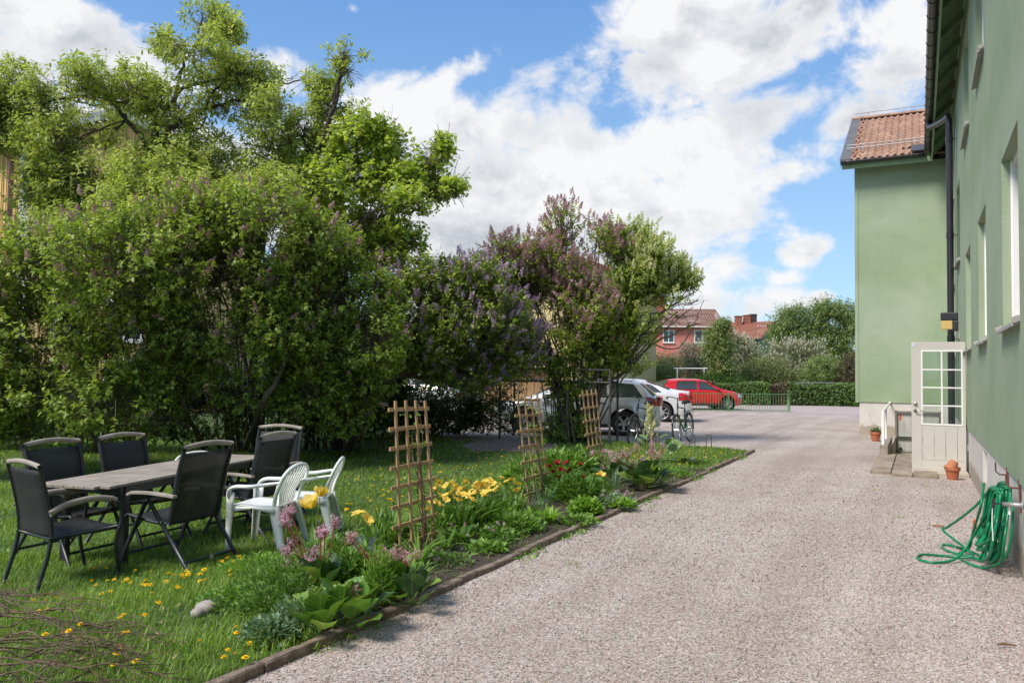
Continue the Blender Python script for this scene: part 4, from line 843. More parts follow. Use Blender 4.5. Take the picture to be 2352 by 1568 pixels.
m = MB(); limb(m, [tb3, D(585, 700, 17), D(600, 520, 17), D(680, 420, 17), D(725, 345, 17), D(765, 250, 17), D(790, 140, 17)], .14, .03, 8); limb(m, [D(680, 420, 17), D(760, 300, 17), D(820, 250, 17)], .05, .02, 6); branch_fan(m, [D(680, 420, 17), D(725, 345, 17), D(765, 250, 17)], b3, .03, 9, 4); at0(tr, m, 'trunk', M['bark'])
# -- maple
t4 = [(840, 290, 45, 35), (870, 260, 30, 22), (790, 340, 80, 50), (860, 400, 80, 50), (760, 430, 90, 60), (900, 340, 35, 45, 0,1.3), (885, 300, 25, 40, 0,1.3), (945, 400, 50, 22, 0, 1.8), (985, 365, 38, 22, 0, 2), (1015, 335, 20, 22, 0, 2.4), (990, 430, 50, 20, 0, 2), (1035, 425, 30, 14, 0, 2.4), (930, 455, 55, 28), (860, 490, 80, 50), (930, 535, 45, 20, 0, 1.8), (840, 570, 70, 40), (905, 585, 50, 16, 0, 1.8), (770, 520, 80, 60), (945, 560, 35, 10, 0, 2), (850, 640, 50, 40, 0, .6), (870, 530, 50, 22), (700, 420, 70, 60), (960, 480, 30, 16, 0, .5)]
tb4 = Z0(770, 1005); tr = tree('maple_tree', 'young maple with pale lobed leaves and long bare side branches fanning to the right', 'tree', tb4)
b4 = pblobs(t4, 16.8, .8, .5, 35); crown('crown', b4, 3700, 8, .104, L_MAPLE, M['lf_maple'], tr, 35, L=.42, tint=(.58, .2), gap=-.16, gf=1.7, up=.35, droop=.5)
m = MB(); YB = 16.8; limb(m, [tb4, D(765, 800, YB), D(760, 620, YB), D(765, 520, YB)], .10, .06, 9)
for pts, r0 in (([(765, 520), (790, 430), (820, 350), (850, 280)], .045), ([(762, 600), (840, 500), (930, 430), (1030, 340)], .04), ([(765, 640), (850, 560), (940, 490), (1050, 430)], .035), ([(765, 700), (820, 620), (890, 570), (970, 535)], .03), ([(930, 430), (980, 430), (1040, 425)], .014), ([(840, 500), (890, 400), (900, 320)], .02), ([(765, 520), (730, 440), (690, 380)], .035), ([(820, 640), (870, 600), (940, 580)], .015)):
    limb(m, [D(x, y, YB+(.3*math.sin(i*1.1+r0*90) if i else 0)) for i, (x, y) in enumerate(pts)], r0, .008, 7, .02, r0)
branch_fan(m, [D(x, y, YB) for x, y in ((790, 430), (840, 500), (930, 430), (890, 400), (850, 560), (940, 490), (820, 620), (980, 400), (765, 520))], b4, .012, 10, 3, .007)
at0(tr, m, 'trunk', M['bark_grey'])

# ================================================================== BEYOND THE YARD
def shrubmass(label, cat, name, lobes, Y, dep, n, seed, leaf=.16, mat='lf_far', tint=(.55, .22), fl=None, tmpl=L_OVAL, per=8, L=.6, gap=-.5, base=None, trunk=True, tw=False, up=.4, ground=None):
    C = pblobs(lobes, Y, dep, dep*.4, seed); c = C[0].mean(0); b = (c[0], c[1], 0) if base is None else base
    t = tree(name, label, cat, b)
    crown('crown', C, n, per, leaf, tmpl, M[mat], t, seed, L=L, tint=tint, gap=gap, gf=.5, twig=tw, flowers=fl, up=up, zmin=.1)
    m = MB(); rn = random.Random(seed)
    for k in range(5 if trunk else 3):
        j = rn.randrange(len(C[0])); e = Vector(C[0][j]); p0 = Vector(b)+Vector((rn.uniform(-.3, .3), rn.uniform(-.3, .3), 0)); limb(m, [p0, (p0+e)/2+Vector((0, 0, -.1)), e], .12 if trunk else .04, .03, 6, .05, k)
    at0(t, m, 'trunk', M['bark']); return t
# hedge along the lane
def hedge(label, p0, p1, h, th, n, seed, mat='lf_dark'):
    r = np.random.default_rng(seed); p0 = np.array(p0[:2]); p1 = np.array(p1[:2]); c = (p0+p1)/2; t = thing('hedge', label, 'hedge', (c[0], c[1], 0)); L = np.linalg.norm(p1-p0); u = (p1-p0)/L; v = np.array([-u[1], u[0]])
    a = r.uniform(-L/2, L/2, n); z = h*r.uniform(0, 1, n)**.8; w = (r.integers(0, 2, n)*2-1)*th/2*r.uniform(.7, 1.08, n); top = r.uniform(0, 1, n) < .3
    z = np.where(top, h*r.uniform(.9, 1.06, n)+.07*np.sin(a*1.7), z); w = np.where(top, r.uniform(-th/2, th/2, n), w)
    q = np.stack([c[0]+u[0]*a+v[0]*w, c[1]+u[1]*a+v[1]*w, z], 1); sh = .04*np.sin(q[:, 0]*2.3)
    yd = nrm(r.normal(0, 1, (n, 3))+np.array([0, 0, .5])); zd = nrm(np.stack([v[0]*np.sign(w), v[1]*np.sign(w), np.where(top, 2., .5)], 1)+r.normal(0, .5, (n, 3)))
    V, Fc, T = scatter(L_OVAL[0]*[1.4, 1, 1], L_OVAL[1], q, yd, zd, r.uniform(.09, .17, n), np.clip(.5+.2*r.normal(0, 1, n)+.15*np.sin(a*.9), 0, 1))
    o = link('foliage', fastmesh('hedge', V, Fc, T), M[mat], t, -Vector(t.location)); o['kind'] = 'stuff'
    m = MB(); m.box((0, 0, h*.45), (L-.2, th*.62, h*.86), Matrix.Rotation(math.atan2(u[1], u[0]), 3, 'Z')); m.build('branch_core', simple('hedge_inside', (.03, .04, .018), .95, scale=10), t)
M['lf_hedge'] = leafmat('hedge_leaf', [(0, (.05, .09, .02)), (.5, (.10, .17, .04)), (1, (.19, .27, .07))], trans=.2)
M['lf_brown'] = leafmat('brown_leaf', [(0, (.07, .05, .028)), (.5, (.13, .10, .05)), (1, (.20, .18, .08))], trans=.15)
hA = G(1660, 931); hB = G(1963, 931)
hedge('clipped dark green hedge section beside the lane behind the bonnet of the red hatchback', D(1640, 930, 43.5), D(1762, 930, 43.5), 1.1, .9, 7000, 41, 'lf_hedge')
hedge('clipped brownish hedge section with few leaves just right of the green railing end', D(1762, 930, 43.8), D(1806, 930, 43.8), 1.08, .8, 3000, 42, 'lf_brown')
hedge('clipped green hedge section beside the corner of the green house', D(1806, 930, 43.8), D(2010, 930, 43.8), 1.08, .9, 9000, 43, 'lf_hedge')
hedge('brown half bare hedge section behind the roof of the red hatchback', D(1560, 930, 43.8), D(1640, 930, 43.8), 1.12, .8, 3500, 44, 'lf_brown')
hedge('low hedge section behind the two silver cars', D(1300, 930, 44), D(1560, 930, 44), 1.1, .8, 6000, 45, 'lf_hedge')
# shrubs and trees of the far gardens
shrubmass('rounded bright green bush beside the white carpet rack', 'bush', 'round_bush', [(1522, 862, 36, 26), (1490, 858, 25, 20)], 52, 1.2, 1400, 51, leaf=.12, tint=(.6, .2), trunk=False)
shrubmass('narrow fresh green young tree in front of the pink house', 'tree', 'young_tree', [(1655, 770, 24, 30), (1650, 800, 34, 30), (1655, 840, 30, 40), (1662, 745, 15, 15), (1668, 875, 25, 20), (1640, 770, 18, 18)], 48, .9, 2000, 52, leaf=.15, mat='lf_far', tint=(.55, .2))
shrubmass('blossoming apple tree with white flowers left of the narrow green tree', 'fruit tree', 'apple_tree', [(1605, 820, 38, 34), (1590, 790, 30, 20), (1625, 800, 25, 25), (1610, 860, 40, 25)], 54, 1.4, 1500, 53, leaf=.10, mat='lf_olive', fl=(.9, M['fl_white'], .16, 'blossom'), tint=(.5, .2), tw=True)
shrubmass('blossoming apple tree with white flowers in front of the green gable house', 'fruit tree', 'apple_tree', [(1700, 800, 36, 28), (1725, 830, 35, 30), (1690, 780, 20, 15), (1710, 860, 40, 25)], 55, 1.4, 1300, 54, leaf=.10, mat='lf_olive', fl=(.8, M['fl_white'], .16, 'blossom'), tint=(.5, .2), tw=True)
shrubmass('wide pale blossoming tree in the middle of the gardens before the big tree', 'fruit tree', 'apple_tree', [(1810, 815, 50, 32), (1850, 810, 45, 30), (1790, 850, 50, 30), (1880, 845, 40, 25), (1830, 850, 50, 25)], 53, 1.8, 2600, 55, leaf=.11, mat='lf_olive', fl=(.55, M['fl_white'], .16, 'blossom'), tint=(.55, .2), tw=True)
shrubmass('large round olive green tree behind the corner of the green house', 'tree', 'large_tree', [(1850, 760, 60, 50), (1810, 745, 35, 40), (1900, 740, 50, 45), (1935, 770, 40, 60), (1880, 790, 60, 40), (1830, 720, 25, 22), (1960, 730, 60, 35), (1900, 710, 35, 20), (1790, 770, 25, 30), (1945, 830, 50, 35), (1990, 800, 60, 70), (2040, 780, 60, 60)], 68, 3.5, 7000, 56, leaf=.24, mat='lf_far', tint=(.5, .25), L=1.0, gap=-.35)
shrubmass('brownish green bushy thicket in front of the pink house', 'bush', 'garden_bush', [(1500, 835, 60, 24), (1560, 838, 50, 20), (1450, 845, 50, 26), (1530, 845, 70, 22), (1400, 845, 60, 30)], 57, 1.8, 3000, 57, leaf=.13, mat='lf_olive', tint=(.35, .2), fl=(.1, M['fl_pink'], .25, 'flowers'), trunk=False)
shrubmass('olive brown bush between the blossoming trees and the hedge', 'bush', 'garden_bush', [(1740, 855, 50, 28), (1700, 870, 40, 20), (1780, 870, 50, 22), (1660, 880, 40, 18), (1770, 840, 40, 20)], 50, 1.2, 2600, 58, leaf=.12, mat='lf_olive', tint=(.35, .2), trunk=False)
shrubmass('fresh green bush beyond the lane rail right of the blossoming tree', 'bush', 'garden_bush', [(1900, 850, 40, 26), (1920, 868, 40, 20), (1870, 862, 35, 20), (1880, 835, 25, 15)], 50, 1.2, 1800, 59, leaf=.12, mat='lf_far', tint=(.5, .2), trunk=False)
shrubmass('dry twiggy bush at the corner of the green house beyond the hedge', 'bush', 'garden_bush', [(1945, 860, 22, 30), (1955, 830, 20, 20), (1985, 850, 35, 35)], 49, 1.0, 900, 60, leaf=.10, mat='lf_brown', tint=(.6, .2), tw=True, trunk=False)
shrubmass('dark green bush at the foot of the narrow young tree', 'bush', 'garden_bush', [(1640, 878, 40, 20), (1610, 885, 30, 15), (1690, 882, 35, 14), (1580, 885, 30, 14)], 47, .9, 1500, 61, leaf=.11, mat='lf_dark', tint=(.6, .2), trunk=False)
# distant tree belt closing the horizon
for i, (x, Y, hh, c) in enumerate(((-1500, 95, 11, 0), (-1100, 100, 13, 1), (-700, 90, 10, 0), (-300, 100, 12, 1), (100, 105, 12, 0), (500, 100, 11, 1), (830, 90, 9, 0), (1080, 98, 7, 1), (2250, 110, 12, 0), (2600, 100, 13, 1), (3000, 95, 12, 0))):
    h = (hh)*FPX/Y; shrubmass('distant broad tree of the tree belt behind the houses', 'tree', 'distant_tree', [(x, 862-h*.55, h*1.0, h*.45), (x+h*.6, 862-h*.4, h*.7, h*.35), (x-h*.6, 862-h*.42, h*.7, h*.36), (x, 862-h*.2, h*1.1, h*.2)], Y, 5, 900, 70+i, leaf=.6, mat='lf_far', tint=(.35, .2), L=1.6)['group'] = 'distant trees behind the houses'
# ================================================================== NEIGHBOURING HOUSES
M['roof_red'] = simple('red_roof_tiles', (.42, .165, .11), .85, col2=(.32, .12, .085), scale=1.2, world=True)
M['roof_brown'] = simple('brown_roof_tiles', (.30, .17, .12), .85, col2=(.22, .12, .09), scale=1.2, world=True)
def roofplane(m, e0, e1, r0, r1, rows=14, wave=.3, amp=.035):
    """tiled slope: courses stepped, columns waved"""
    e0, e1, r0, r1 = map(Vector, (e0, e1, r0, r1)); L = (e1-e0).length; nc = max(2, int(L/wave)*4); n = (e1-e0).cross(r0-e0).normalized()
    if n.z < 0: n = -n
    for k in range(rows):
        a0, a1 = k/rows, (k+1)/rows
        vs = []
        for v, h in ((a0, .05), (a1, .012)):
            for i in range(nc+1):
                u = i/nc; p = (e0.lerp(e1, u)).lerp(r0.lerp(r1, u), v); vs.append(p+n*(h+amp*math.cos(i*PI/2)))
        m.add(vs, [(i, i+1, nc+2+i, nc+1+i) for i in range(nc)])
def house_win(parent, c, ux, w, h, nrmv, mat='white', curtains=False, mull=1):
    """window set on a wall: frame bars, pane; c centre, ux unit along wall, nrmv outward"""
    m = MB(); c = Vector(c); ux = Vector(ux); n = Vector(nrmv); R = Matrix((ux, -n, Vector((0, 0, 1)))).transposed(); t = .09
    for dx_, dz_, sx, sz in ((0, h/2-t/2, w, t), (0, -h/2+t/2, w, t), (-w/2+t/2, 0, t, h-2*t), (w/2-t/2, 0, t, h-2*t)): m.box(c+ux*dx_+Vector((0, 0, dz_))+n*.03, (sx, .09, sz), R)
    for k in range(mull): m.box(c+ux*((k+1)/(mull+1)-.5)*w+n*.025, (t*.9, .07, h-2*t), R)
    m.box(c+Vector((0, 0, -h/2-.03))+n*.06, (w+.1, .16, .05), R)
    o = m.build('window', M[mat], parent); o.location = -Vector(parent.location)
    for k in range(mull+1):
        q = MB(); ww = (w-2*t)/(mull+1); q.box(c+ux*((k+.5)/(mull+1)-.5)*(w-2*t)+n*.0, (ww-.04, .02, h-2*t), R); q.build('pane', M['glass'], o)
def P2(p, z): return Vector((p[0], p[1], z))
def gable_house(name, label, A, B, depth, ez, rz, walls, roof, mode='parallel', over=.5, ridge_u=.5, verge='white', cat='house'):
    """A, B ground corners of the front, going left to right; depth away from the viewer"""
    A = Vector(A[:2]); B = Vector(B[:2]); u = (B-A).normalized(); n = Vector((-u.y, u.x)); n = n if n.y > 0 else -n
    Cc = B+n*depth; Dd = A+n*depth; t = thing(name, label, cat, (A.x, A.y, 0)); loc = Vector((A.x, A.y, 0))
    def pt(m, nm, mat, par=None):
        o = m.build(nm, mat, par or t); 
        if par is None: o.location = -loc
        return o
    m = MB()
    q = [P2(p, z) for z in (-.2, ez) for p in (A, B, Cc, Dd)]
    fc = [(0, 1, 5, 4), (1, 2, 6, 5), (2, 3, 7, 6), (3, 0, 4, 7)]
    if mode == 'parallel':
        r0 = P2((A+Dd)/2, rz); r1 = P2((B+Cc)/2, rz); m.add(q+[r0, r1], fc+[(5, 6, 9), (7, 4, 8)])
    else:
        r0 = P2(A.lerp(B, ridge_u), rz); r1 = P2(Dd.lerp(Cc, ridge_u), rz); m.add(q+[r0, r1], fc+[(4, 5, 8), (6, 7, 9)])
    pt(m, 'wall', walls)
    U3 = Vector((u.x, u.y, 0)); N3 = Vector((n.x, n.y, 0)); dn = .12
    if mode == 'parallel':
        sl = (rz-ez)/(depth/2); eA = P2(A, ez)-U3*over-N3*over+Vector((0, 0, -over*sl+dn)); eB = P2(B, ez)+U3*over-N3*over+Vector((0, 0, -over*sl+dn)); ra = r0-U3*over+Vector((0, 0, dn)); rb = r1+U3*over+Vector((0, 0, dn))
        fA = P2(Dd, ez)-U3*over+N3*over+Vector((0, 0, -over*sl+dn)); fB = P2(Cc, ez)+U3*over+N3*over+Vector((0, 0, -over*sl+dn))
        sides = ((eA, eB, ra, rb), (fB, fA, rb, ra)); vg = ((eB, rb), (eA, ra), (fB, rb))
    else:
        slL = (rz-ez)/((B-A).length*ridge_u); slR = (rz-ez)/((B-A).length*(1-ridge_u))
        eA = P2(A, ez)-U3*over-N3*over+Vector((0, 0, -over*slL+dn)); fA = P2(Dd, ez)-U3*over+N3*over+Vector((0, 0, -over*slL+dn)); eB = P2(B, ez)+U3*over-N3*over+Vector((0, 0, -over*slR+dn)); fB = P2(Cc, ez)+U3*over+N3*over+Vector((0, 0, -over*slR+dn)); ra = r0-N3*over+Vector((0, 0, dn)); rb = r1+N3*over+Vector((0, 0, dn))
        sides = ((fA, eA, rb, ra), (eB, fB, ra, rb)); vg = ((eA, ra), (eB, ra))
    m = MB()
    for sd_ in sides: roofplane(m, *sd_)
    ro = pt(m, 'roof', roof); m = MB()
    for a, b in vg: m.bar(a+Vector((0, 0, -.06)), b+Vector((0, 0, -.06)), .06, .26)
    for sd_ in sides: m.bar(sd_[0]+Vector((0, 0, -.05)), sd_[1]+Vector((0, 0, -.05)), .10, .12)
    m.build('verge_board', M[verge], ro)
    return t, ro, u, n, pt
M['pink'] = simple('pink_render', (.70, .235, .19), .9, col2=(.62, .20, .165), scale=.6, world=True, bmp=.1)
M['yellow'] = simple('yellow_render', (.66, .56, .28), .9, col2=(.58, .48, .23), scale=.6, world=True, bmp=.1)
M['yellowwood'] = simple('yellow_boards', (.66, .47, .19), .75, col2=(.57, .40, .155), scale=2, world=True, sc=(1, 1, .2))
M['green2'] = simple('grey_green_render', (.22, .31, .20), .9, col2=(.18, .26, .165), scale=.7, world=True)
M['brick'] = simple('brick', (.36, .15, .09), .9, col2=(.25, .10, .06), scale=5, world=True)
YP = 84
A = D(1290, 862, YP+1); B = D(1656, 862, YP); ez = D(1600, 748, YP)[2]; rz = D(1600, 712, YP+5.5)[2]
t, ro, u, n, pt = gable_house('pink_house', 'two storey pink rendered house with brown tiled roof and white windows beyond the gardens', A, B, 11, ez, rz, M['pink'], M['roof_brown'])
u3 = (u.x, u.y, 0); n3 = (-n.x, -n.y, 0)
for (x0, x1, mu) in ((1330, 1356, 1), (1392, 1418, 1), (1449, 1474, 1), (1523, 1549, 1), (1594, 1632, 1)):
    c = D((x0+x1)/2, 772.5, YP-.03+.3); k = (Vector(c[:2])-Vector(A[:2])).dot(u); pz = Vector((A[0], A[1], 0))+Vector(u3)*k; house_win(t, (pz.x, pz.y, c[2]), u3, (x1-x0)*YP/FPX, 1.35, n3, mull=mu)
    house_win(t, (pz.x, pz.y, c[2]-3.0), u3, (x1-x0)*YP/FPX, 1.35, n3, mull=mu)
c = D(1499, 772, YP+.3); k = (Vector(c[:2])-Vector(A[:2])).dot(u); pz = Vector((A[0], A[1], 0))+Vector(u3)*k+Vector(n3)*.1; m = MB(); m.tube([(pz.x, pz.y, .2), (pz.x, pz.y, ez-.1)], .07, 6); pt(m, 'downpipe', M['white'])
c = D(1512, 705, YP+5.5); m = MB(); m.box((c[0], c[1], rz+.5), (1.4, 1, 1.8)); m.box((c[0], c[1], rz+1.43), (1.55, 1.15, .12)); m.build('chimney', M['brick'], ro)
# grey-green gable house
Cn = D(1743, 866, 90); g1 = np.array([Cn[0]-11.2, Cn[1]+8.1, 0]); ez = D(1743, 776, 90)[2]
t, ro, u, n, pt = gable_house('green_gable_house', 'grey green house with a red roof and plain gable right of the pink house', g1, Cn, 10, ez, D(1776, 740, 94)[2], M['green2'], M['roof_red'], verge='darkmetal')
u3 = (u.x, u.y, 0); n3 = (-n.x, -n.y, 0)
pz = Vector((Cn[0], Cn[1], 0))-Vector(u3)*2.1; house_win(t, (pz.x, pz.y, D(1714, 793, 91)[2]), u3, 1.7, 1.1, n3)
m = MB(); pz = Vector((Cn[0], Cn[1], 0))-Vector(u3)*.3+Vector(n3)*.1; m.tube([(pz.x, pz.y, .2), (pz.x, pz.y, ez-.2)], .09, 6); pt(m, 'downpipe', M['blackmetal'])
for x, y0, y1, mt in ((1696, 733, 745, 'brick'), (1716, 731, 745, 'brick'), (1729, 729, 745, 'darkmetal')):
    c = D(x, y0, 95.5); m = MB(); m.box((c[0], c[1], c[2]-.8), (.75, .8, 2.2)); m.box((c[0], c[1], c[2]+.35), (.85, .9, .1)); m.build('chimney', M[mt], ro)
# yellow gable house behind the tall lilacs
A = D(1112, 862, 42); B = D(1318, 862, 39.5); ez = D(1112, 608, 42)[2]
t, ro, u, n, pt = gable_house('yellow_gable_house', 'pale yellow gabled house with a red roof mostly hidden behind the pink lilac', A, B, 13, ez, D(1217, 566, 40.8)[2], M['yellow'], M['roof_red'], mode='perp', over=.35, verge='roof_red')
u3 = (u.x, u.y, 0); n3 = (-n.x, -n.y, 0)
c = D(1266, 560, 44); m = MB(); m.box((c[0], c[1], c[2]-.6), (.6, .6, 1.9)); m.box((c[0], c[1], c[2]+.45), (.42, .42, .35)); m.build('chimney', M['brick'], ro)
c = D(1175, 575, 44); m = MB(); m.box((c[0], c[1], c[2]-.3), (.7, .6, 1.0)); m.build('chimney', M['brick'], ro)
# wooden shed and cream garage between the shrubs
def shed(name, label, x0, x1, ytop, Y, mat, dep, cat, slats=True):
    A = D(x0, 862, Y); B = D(x1, 862, Y); h = D((x0+x1)/2, ytop, Y)[2]; w = B[0]-A[0]; t = thing(name, label, cat, ((A[0]+B[0])/2, Y, 0))
    m = MB(); m.box((0, dep/2, h/2), (w, dep, h)); m.build('wall', mat, t); k = int(w/.32)
    q = MB(); q.box((0, 0, 0), (.29, .03, h-.05)); me = q.mesh('board')
    if slats:
        for i in range(k): link('board', me, mat, t, (-w/2+.2+i*.32, -.016, h/2))
    m = MB(); m.box((0, dep/2, h+.09), (w+.4, dep+.5, .16)); m.build('roof', M['darkmetal'], t); return t
shed('wooden_shed', 'tan wooden shed behind the stems of the pink lilac', 1120, 1262, 852, 33, simple('tan_boards', (.42, .27, .13), .8, col2=(.34, .21, .10), scale=3), 3, 'shed')
shed('garage', 'low cream garage added to show pale in gaps through the lilac thicket', 330, 900, 800, 31, simple('cream_wall', (.66, .60, .45), .85, scale=1), 5, 'garage')  # cream block added to give light patches in the thicket gaps
# yellow boarded house on the left
YH = 26.0
A = D(-240, 850, YH+1); B = D(420, 850, YH+6.5)
c0 = D(45, 845, YH); c1 = D(425, 845, YH+1); ezL = D(45, 322, YH)[2]; apx = D(290, 272, YH+.6)
m = MB(); t = thing('yellow_wooden_house', 'tall yellow board-clad house with brown roof and downpipe behind the trees on the left', 'house', (c0[0], c0[1], 0)); loc = Vector(t.location)
def pt(m, nm, mat, par=None):
    o = m.build(nm, mat, par or t)
    if par is None: o.location = -loc
    return o
P = [np.array([c0[0]-9, YH+4.6, 0]), c0, c1, c1+np.array([-1, 11, 0]), np.array([c0[0]-10, YH+15, 0])]
ezR = D(425, 345, YH+1)[2]
zt = [ezL, ezL, ezR, ezR, ezL]
vs = [(p[0], p[1], -.2) for p in P]+[(p[0], p[1], z) for p, z in zip(P, zt)]+[(apx[0], apx[1], apx[2])]
m.add(vs, [(0, 1, 6, 5), (1, 2, 7, 6), (2, 3, 8, 7), (3, 4, 9, 8), (4, 0, 5, 9), (6, 7, 10)]); pt(m, 'wall', M['yellowwood'])
# cover battens, one by one
u = Vector(c1-c0); Lg = u.length; u.normalize(); k = 0; s_ = .2; apk = (Vector(apx)-Vector(c0)).dot(u)
bt = MB(); bt.box((0, 0, .5), (.05, .035, 1)); bme = bt.mesh('batten'); yw2 = simple('yellow_batten', (.70, .51, .22), .7, scale=3)
ang = math.atan2(u.y, u.x)
while s_ < Lg-.1:
    top = ezL+(apx[2]-ezL)*s_/apk if s_ < apk else ezR+(apx[2]-ezR)*(Lg-s_)/(Lg-apk)
    p = Vector(c0)+u*s_+Vector((u.y, -u.x, 0))*.018; o = link('batten', bme, yw2, t, Vector((p.x, p.y, 0))-loc); o.scale = (1, 1, top); o.rotation_euler = (0, 0, ang); s_ += .28
u2 = Vector(P[0]-P[1]); L2 = u2.length; u2.normalize(); s_ = .2
while s_ < L2:
    p = Vector(c0)+u2*s_+Vector((u2.y, -u2.x, 0))*-.018*(-1 if u2.x > 0 else 1); o = link('batten', bme, yw2, t, Vector((p.x, p.y, 0))-loc+Vector((-.03, -.03, 0))); o.scale = (1, 1, ezL); o.rotation_euler = (0, 0, math.atan2(u2.y, u2.x)); s_ += .28
m = MB(); m.bar((c0[0]-.02, c0[1]-.05, 0), (c0[0]-.02, c0[1]-.05, ezL), .30, .12, (0, 1, 0)); pt(m, 'corner_board', M['white'])
m = MB(); zf = lambda p, z, k=0: Vector((p[0], p[1], z+k))
back = Vector((-.9, 11, 0)); ap = Vector(apx)
e0 = Vector(c0)+Vector((-.35, -.4, 0)); e0.z = ezL-.1; e1 = Vector(c1)+Vector((.35, -.3, 0)); e1.z = ezR-.15; apf = ap+Vector((0, -.4, .15))
roofplane(m, e0+back, e0, apf+back, apf, 16); roofplane(m, e1, e1+back, apf, apf+back, 16)
eL = Vector(P[0])+Vector((-.3, -.4, 0)); eL.z = ezL-.1; e0b = Vector(c0)+Vector((-.35, -.45, 0)); e0b.z = ezL-.1
roofplane(m, eL, e0b, eL+Vector((3, 6, 2.2)), apf+Vector((-2.8, 3, .35)), 16)
ro = pt(m, 'roof', M['roof_brown']); m = MB(); m.bar(e0, apf, .05, .28); m.bar(e1, apf, .05, .28); m.build('verge_board', simple('bluegrey_flashing', (.38, .42, .46), .5), ro)
m = MB(); m.tube([eL+Vector((0, -.05, -.05)), e0b+Vector((0, -.05, -.05))], .08, 8); 
g0 = D(18, 345, YH-.3); m.tube([g0+np.array([-.35, -.15, .35]), g0+np.array([-.3, -.1, .1]), g0+np.array([0, .2, -.25]), np.array([g0[0], g0[1]+.2, .2])], .075, 8)
pt(m, 'gutter', simple('redbrown_gutter', (.16, .06, .05), .4))
for px in (-60, -150): 
    for zz in (4.6, 1.8): c = D(px, 450, YH+.9+(-px+45)*.012); house_win(t, (c[0], c[1]-.1, zz+1), (-u2.x, -u2.y, 0), 1.2, 1.4, (-.45, -.9, 0))
for f_ in (.30, .62):
    for zz in (6.0, 3.2, 1.2): p = Vector(c0)+u*Lg*f_; house_win(t, (p.x, p.y-.05, zz), (u.x, u.y, 0), 1.2, 1.4, (u.y, -u.x, 0))

# ================================================================== CARS
def paint(name, col, metal=.0, rough=.28):
    m, nt, b = newmat(name); b.inputs['Base Color'].default_value = (*col, 1); b.inputs['Metallic'].default_value = metal; b.inputs['Roughness'].default_value = rough
    b.inputs['Coat Weight'].default_value = 1; b.inputs['Coat Roughness'].default_value = .05
    bump(nt, b, tnoise(nt, ocoord(nt), 2.5, 2), .03, .01); return m
M['rubber'] = simple('tyre_rubber', (.022, .022, .022), .85, scale=20)
M['alloy'] = simple('alloy_rim', (.50, .50, .50), .35, var=.08, scale=12, metal=.7)
M['trim'] = simple('black_trim', (.02, .02, .02), .6)
M['cglass'] = glass_mat('car_glass', (.045, .06, .055), .02)
M['redlamp'] = simple('red_lamp', (.50, .015, .02), .15, var=.2, scale=10, spec=.8)
M['clearlamp'] = simple('clear_lamp', (.55, .56, .57), .12, var=.1, scale=12, spec=.9)
def interp(tab, x):
    if x >= tab[0][0]: return tab[0][1]
    for (a, b), (c, d) in zip(tab, tab[1:]):
        if x >= c:
            t = (x-c)/(a-c); t = t*t*(3-2*t)*.35+t*.65; return d+(b-d)*t
    return tab[-1][1]
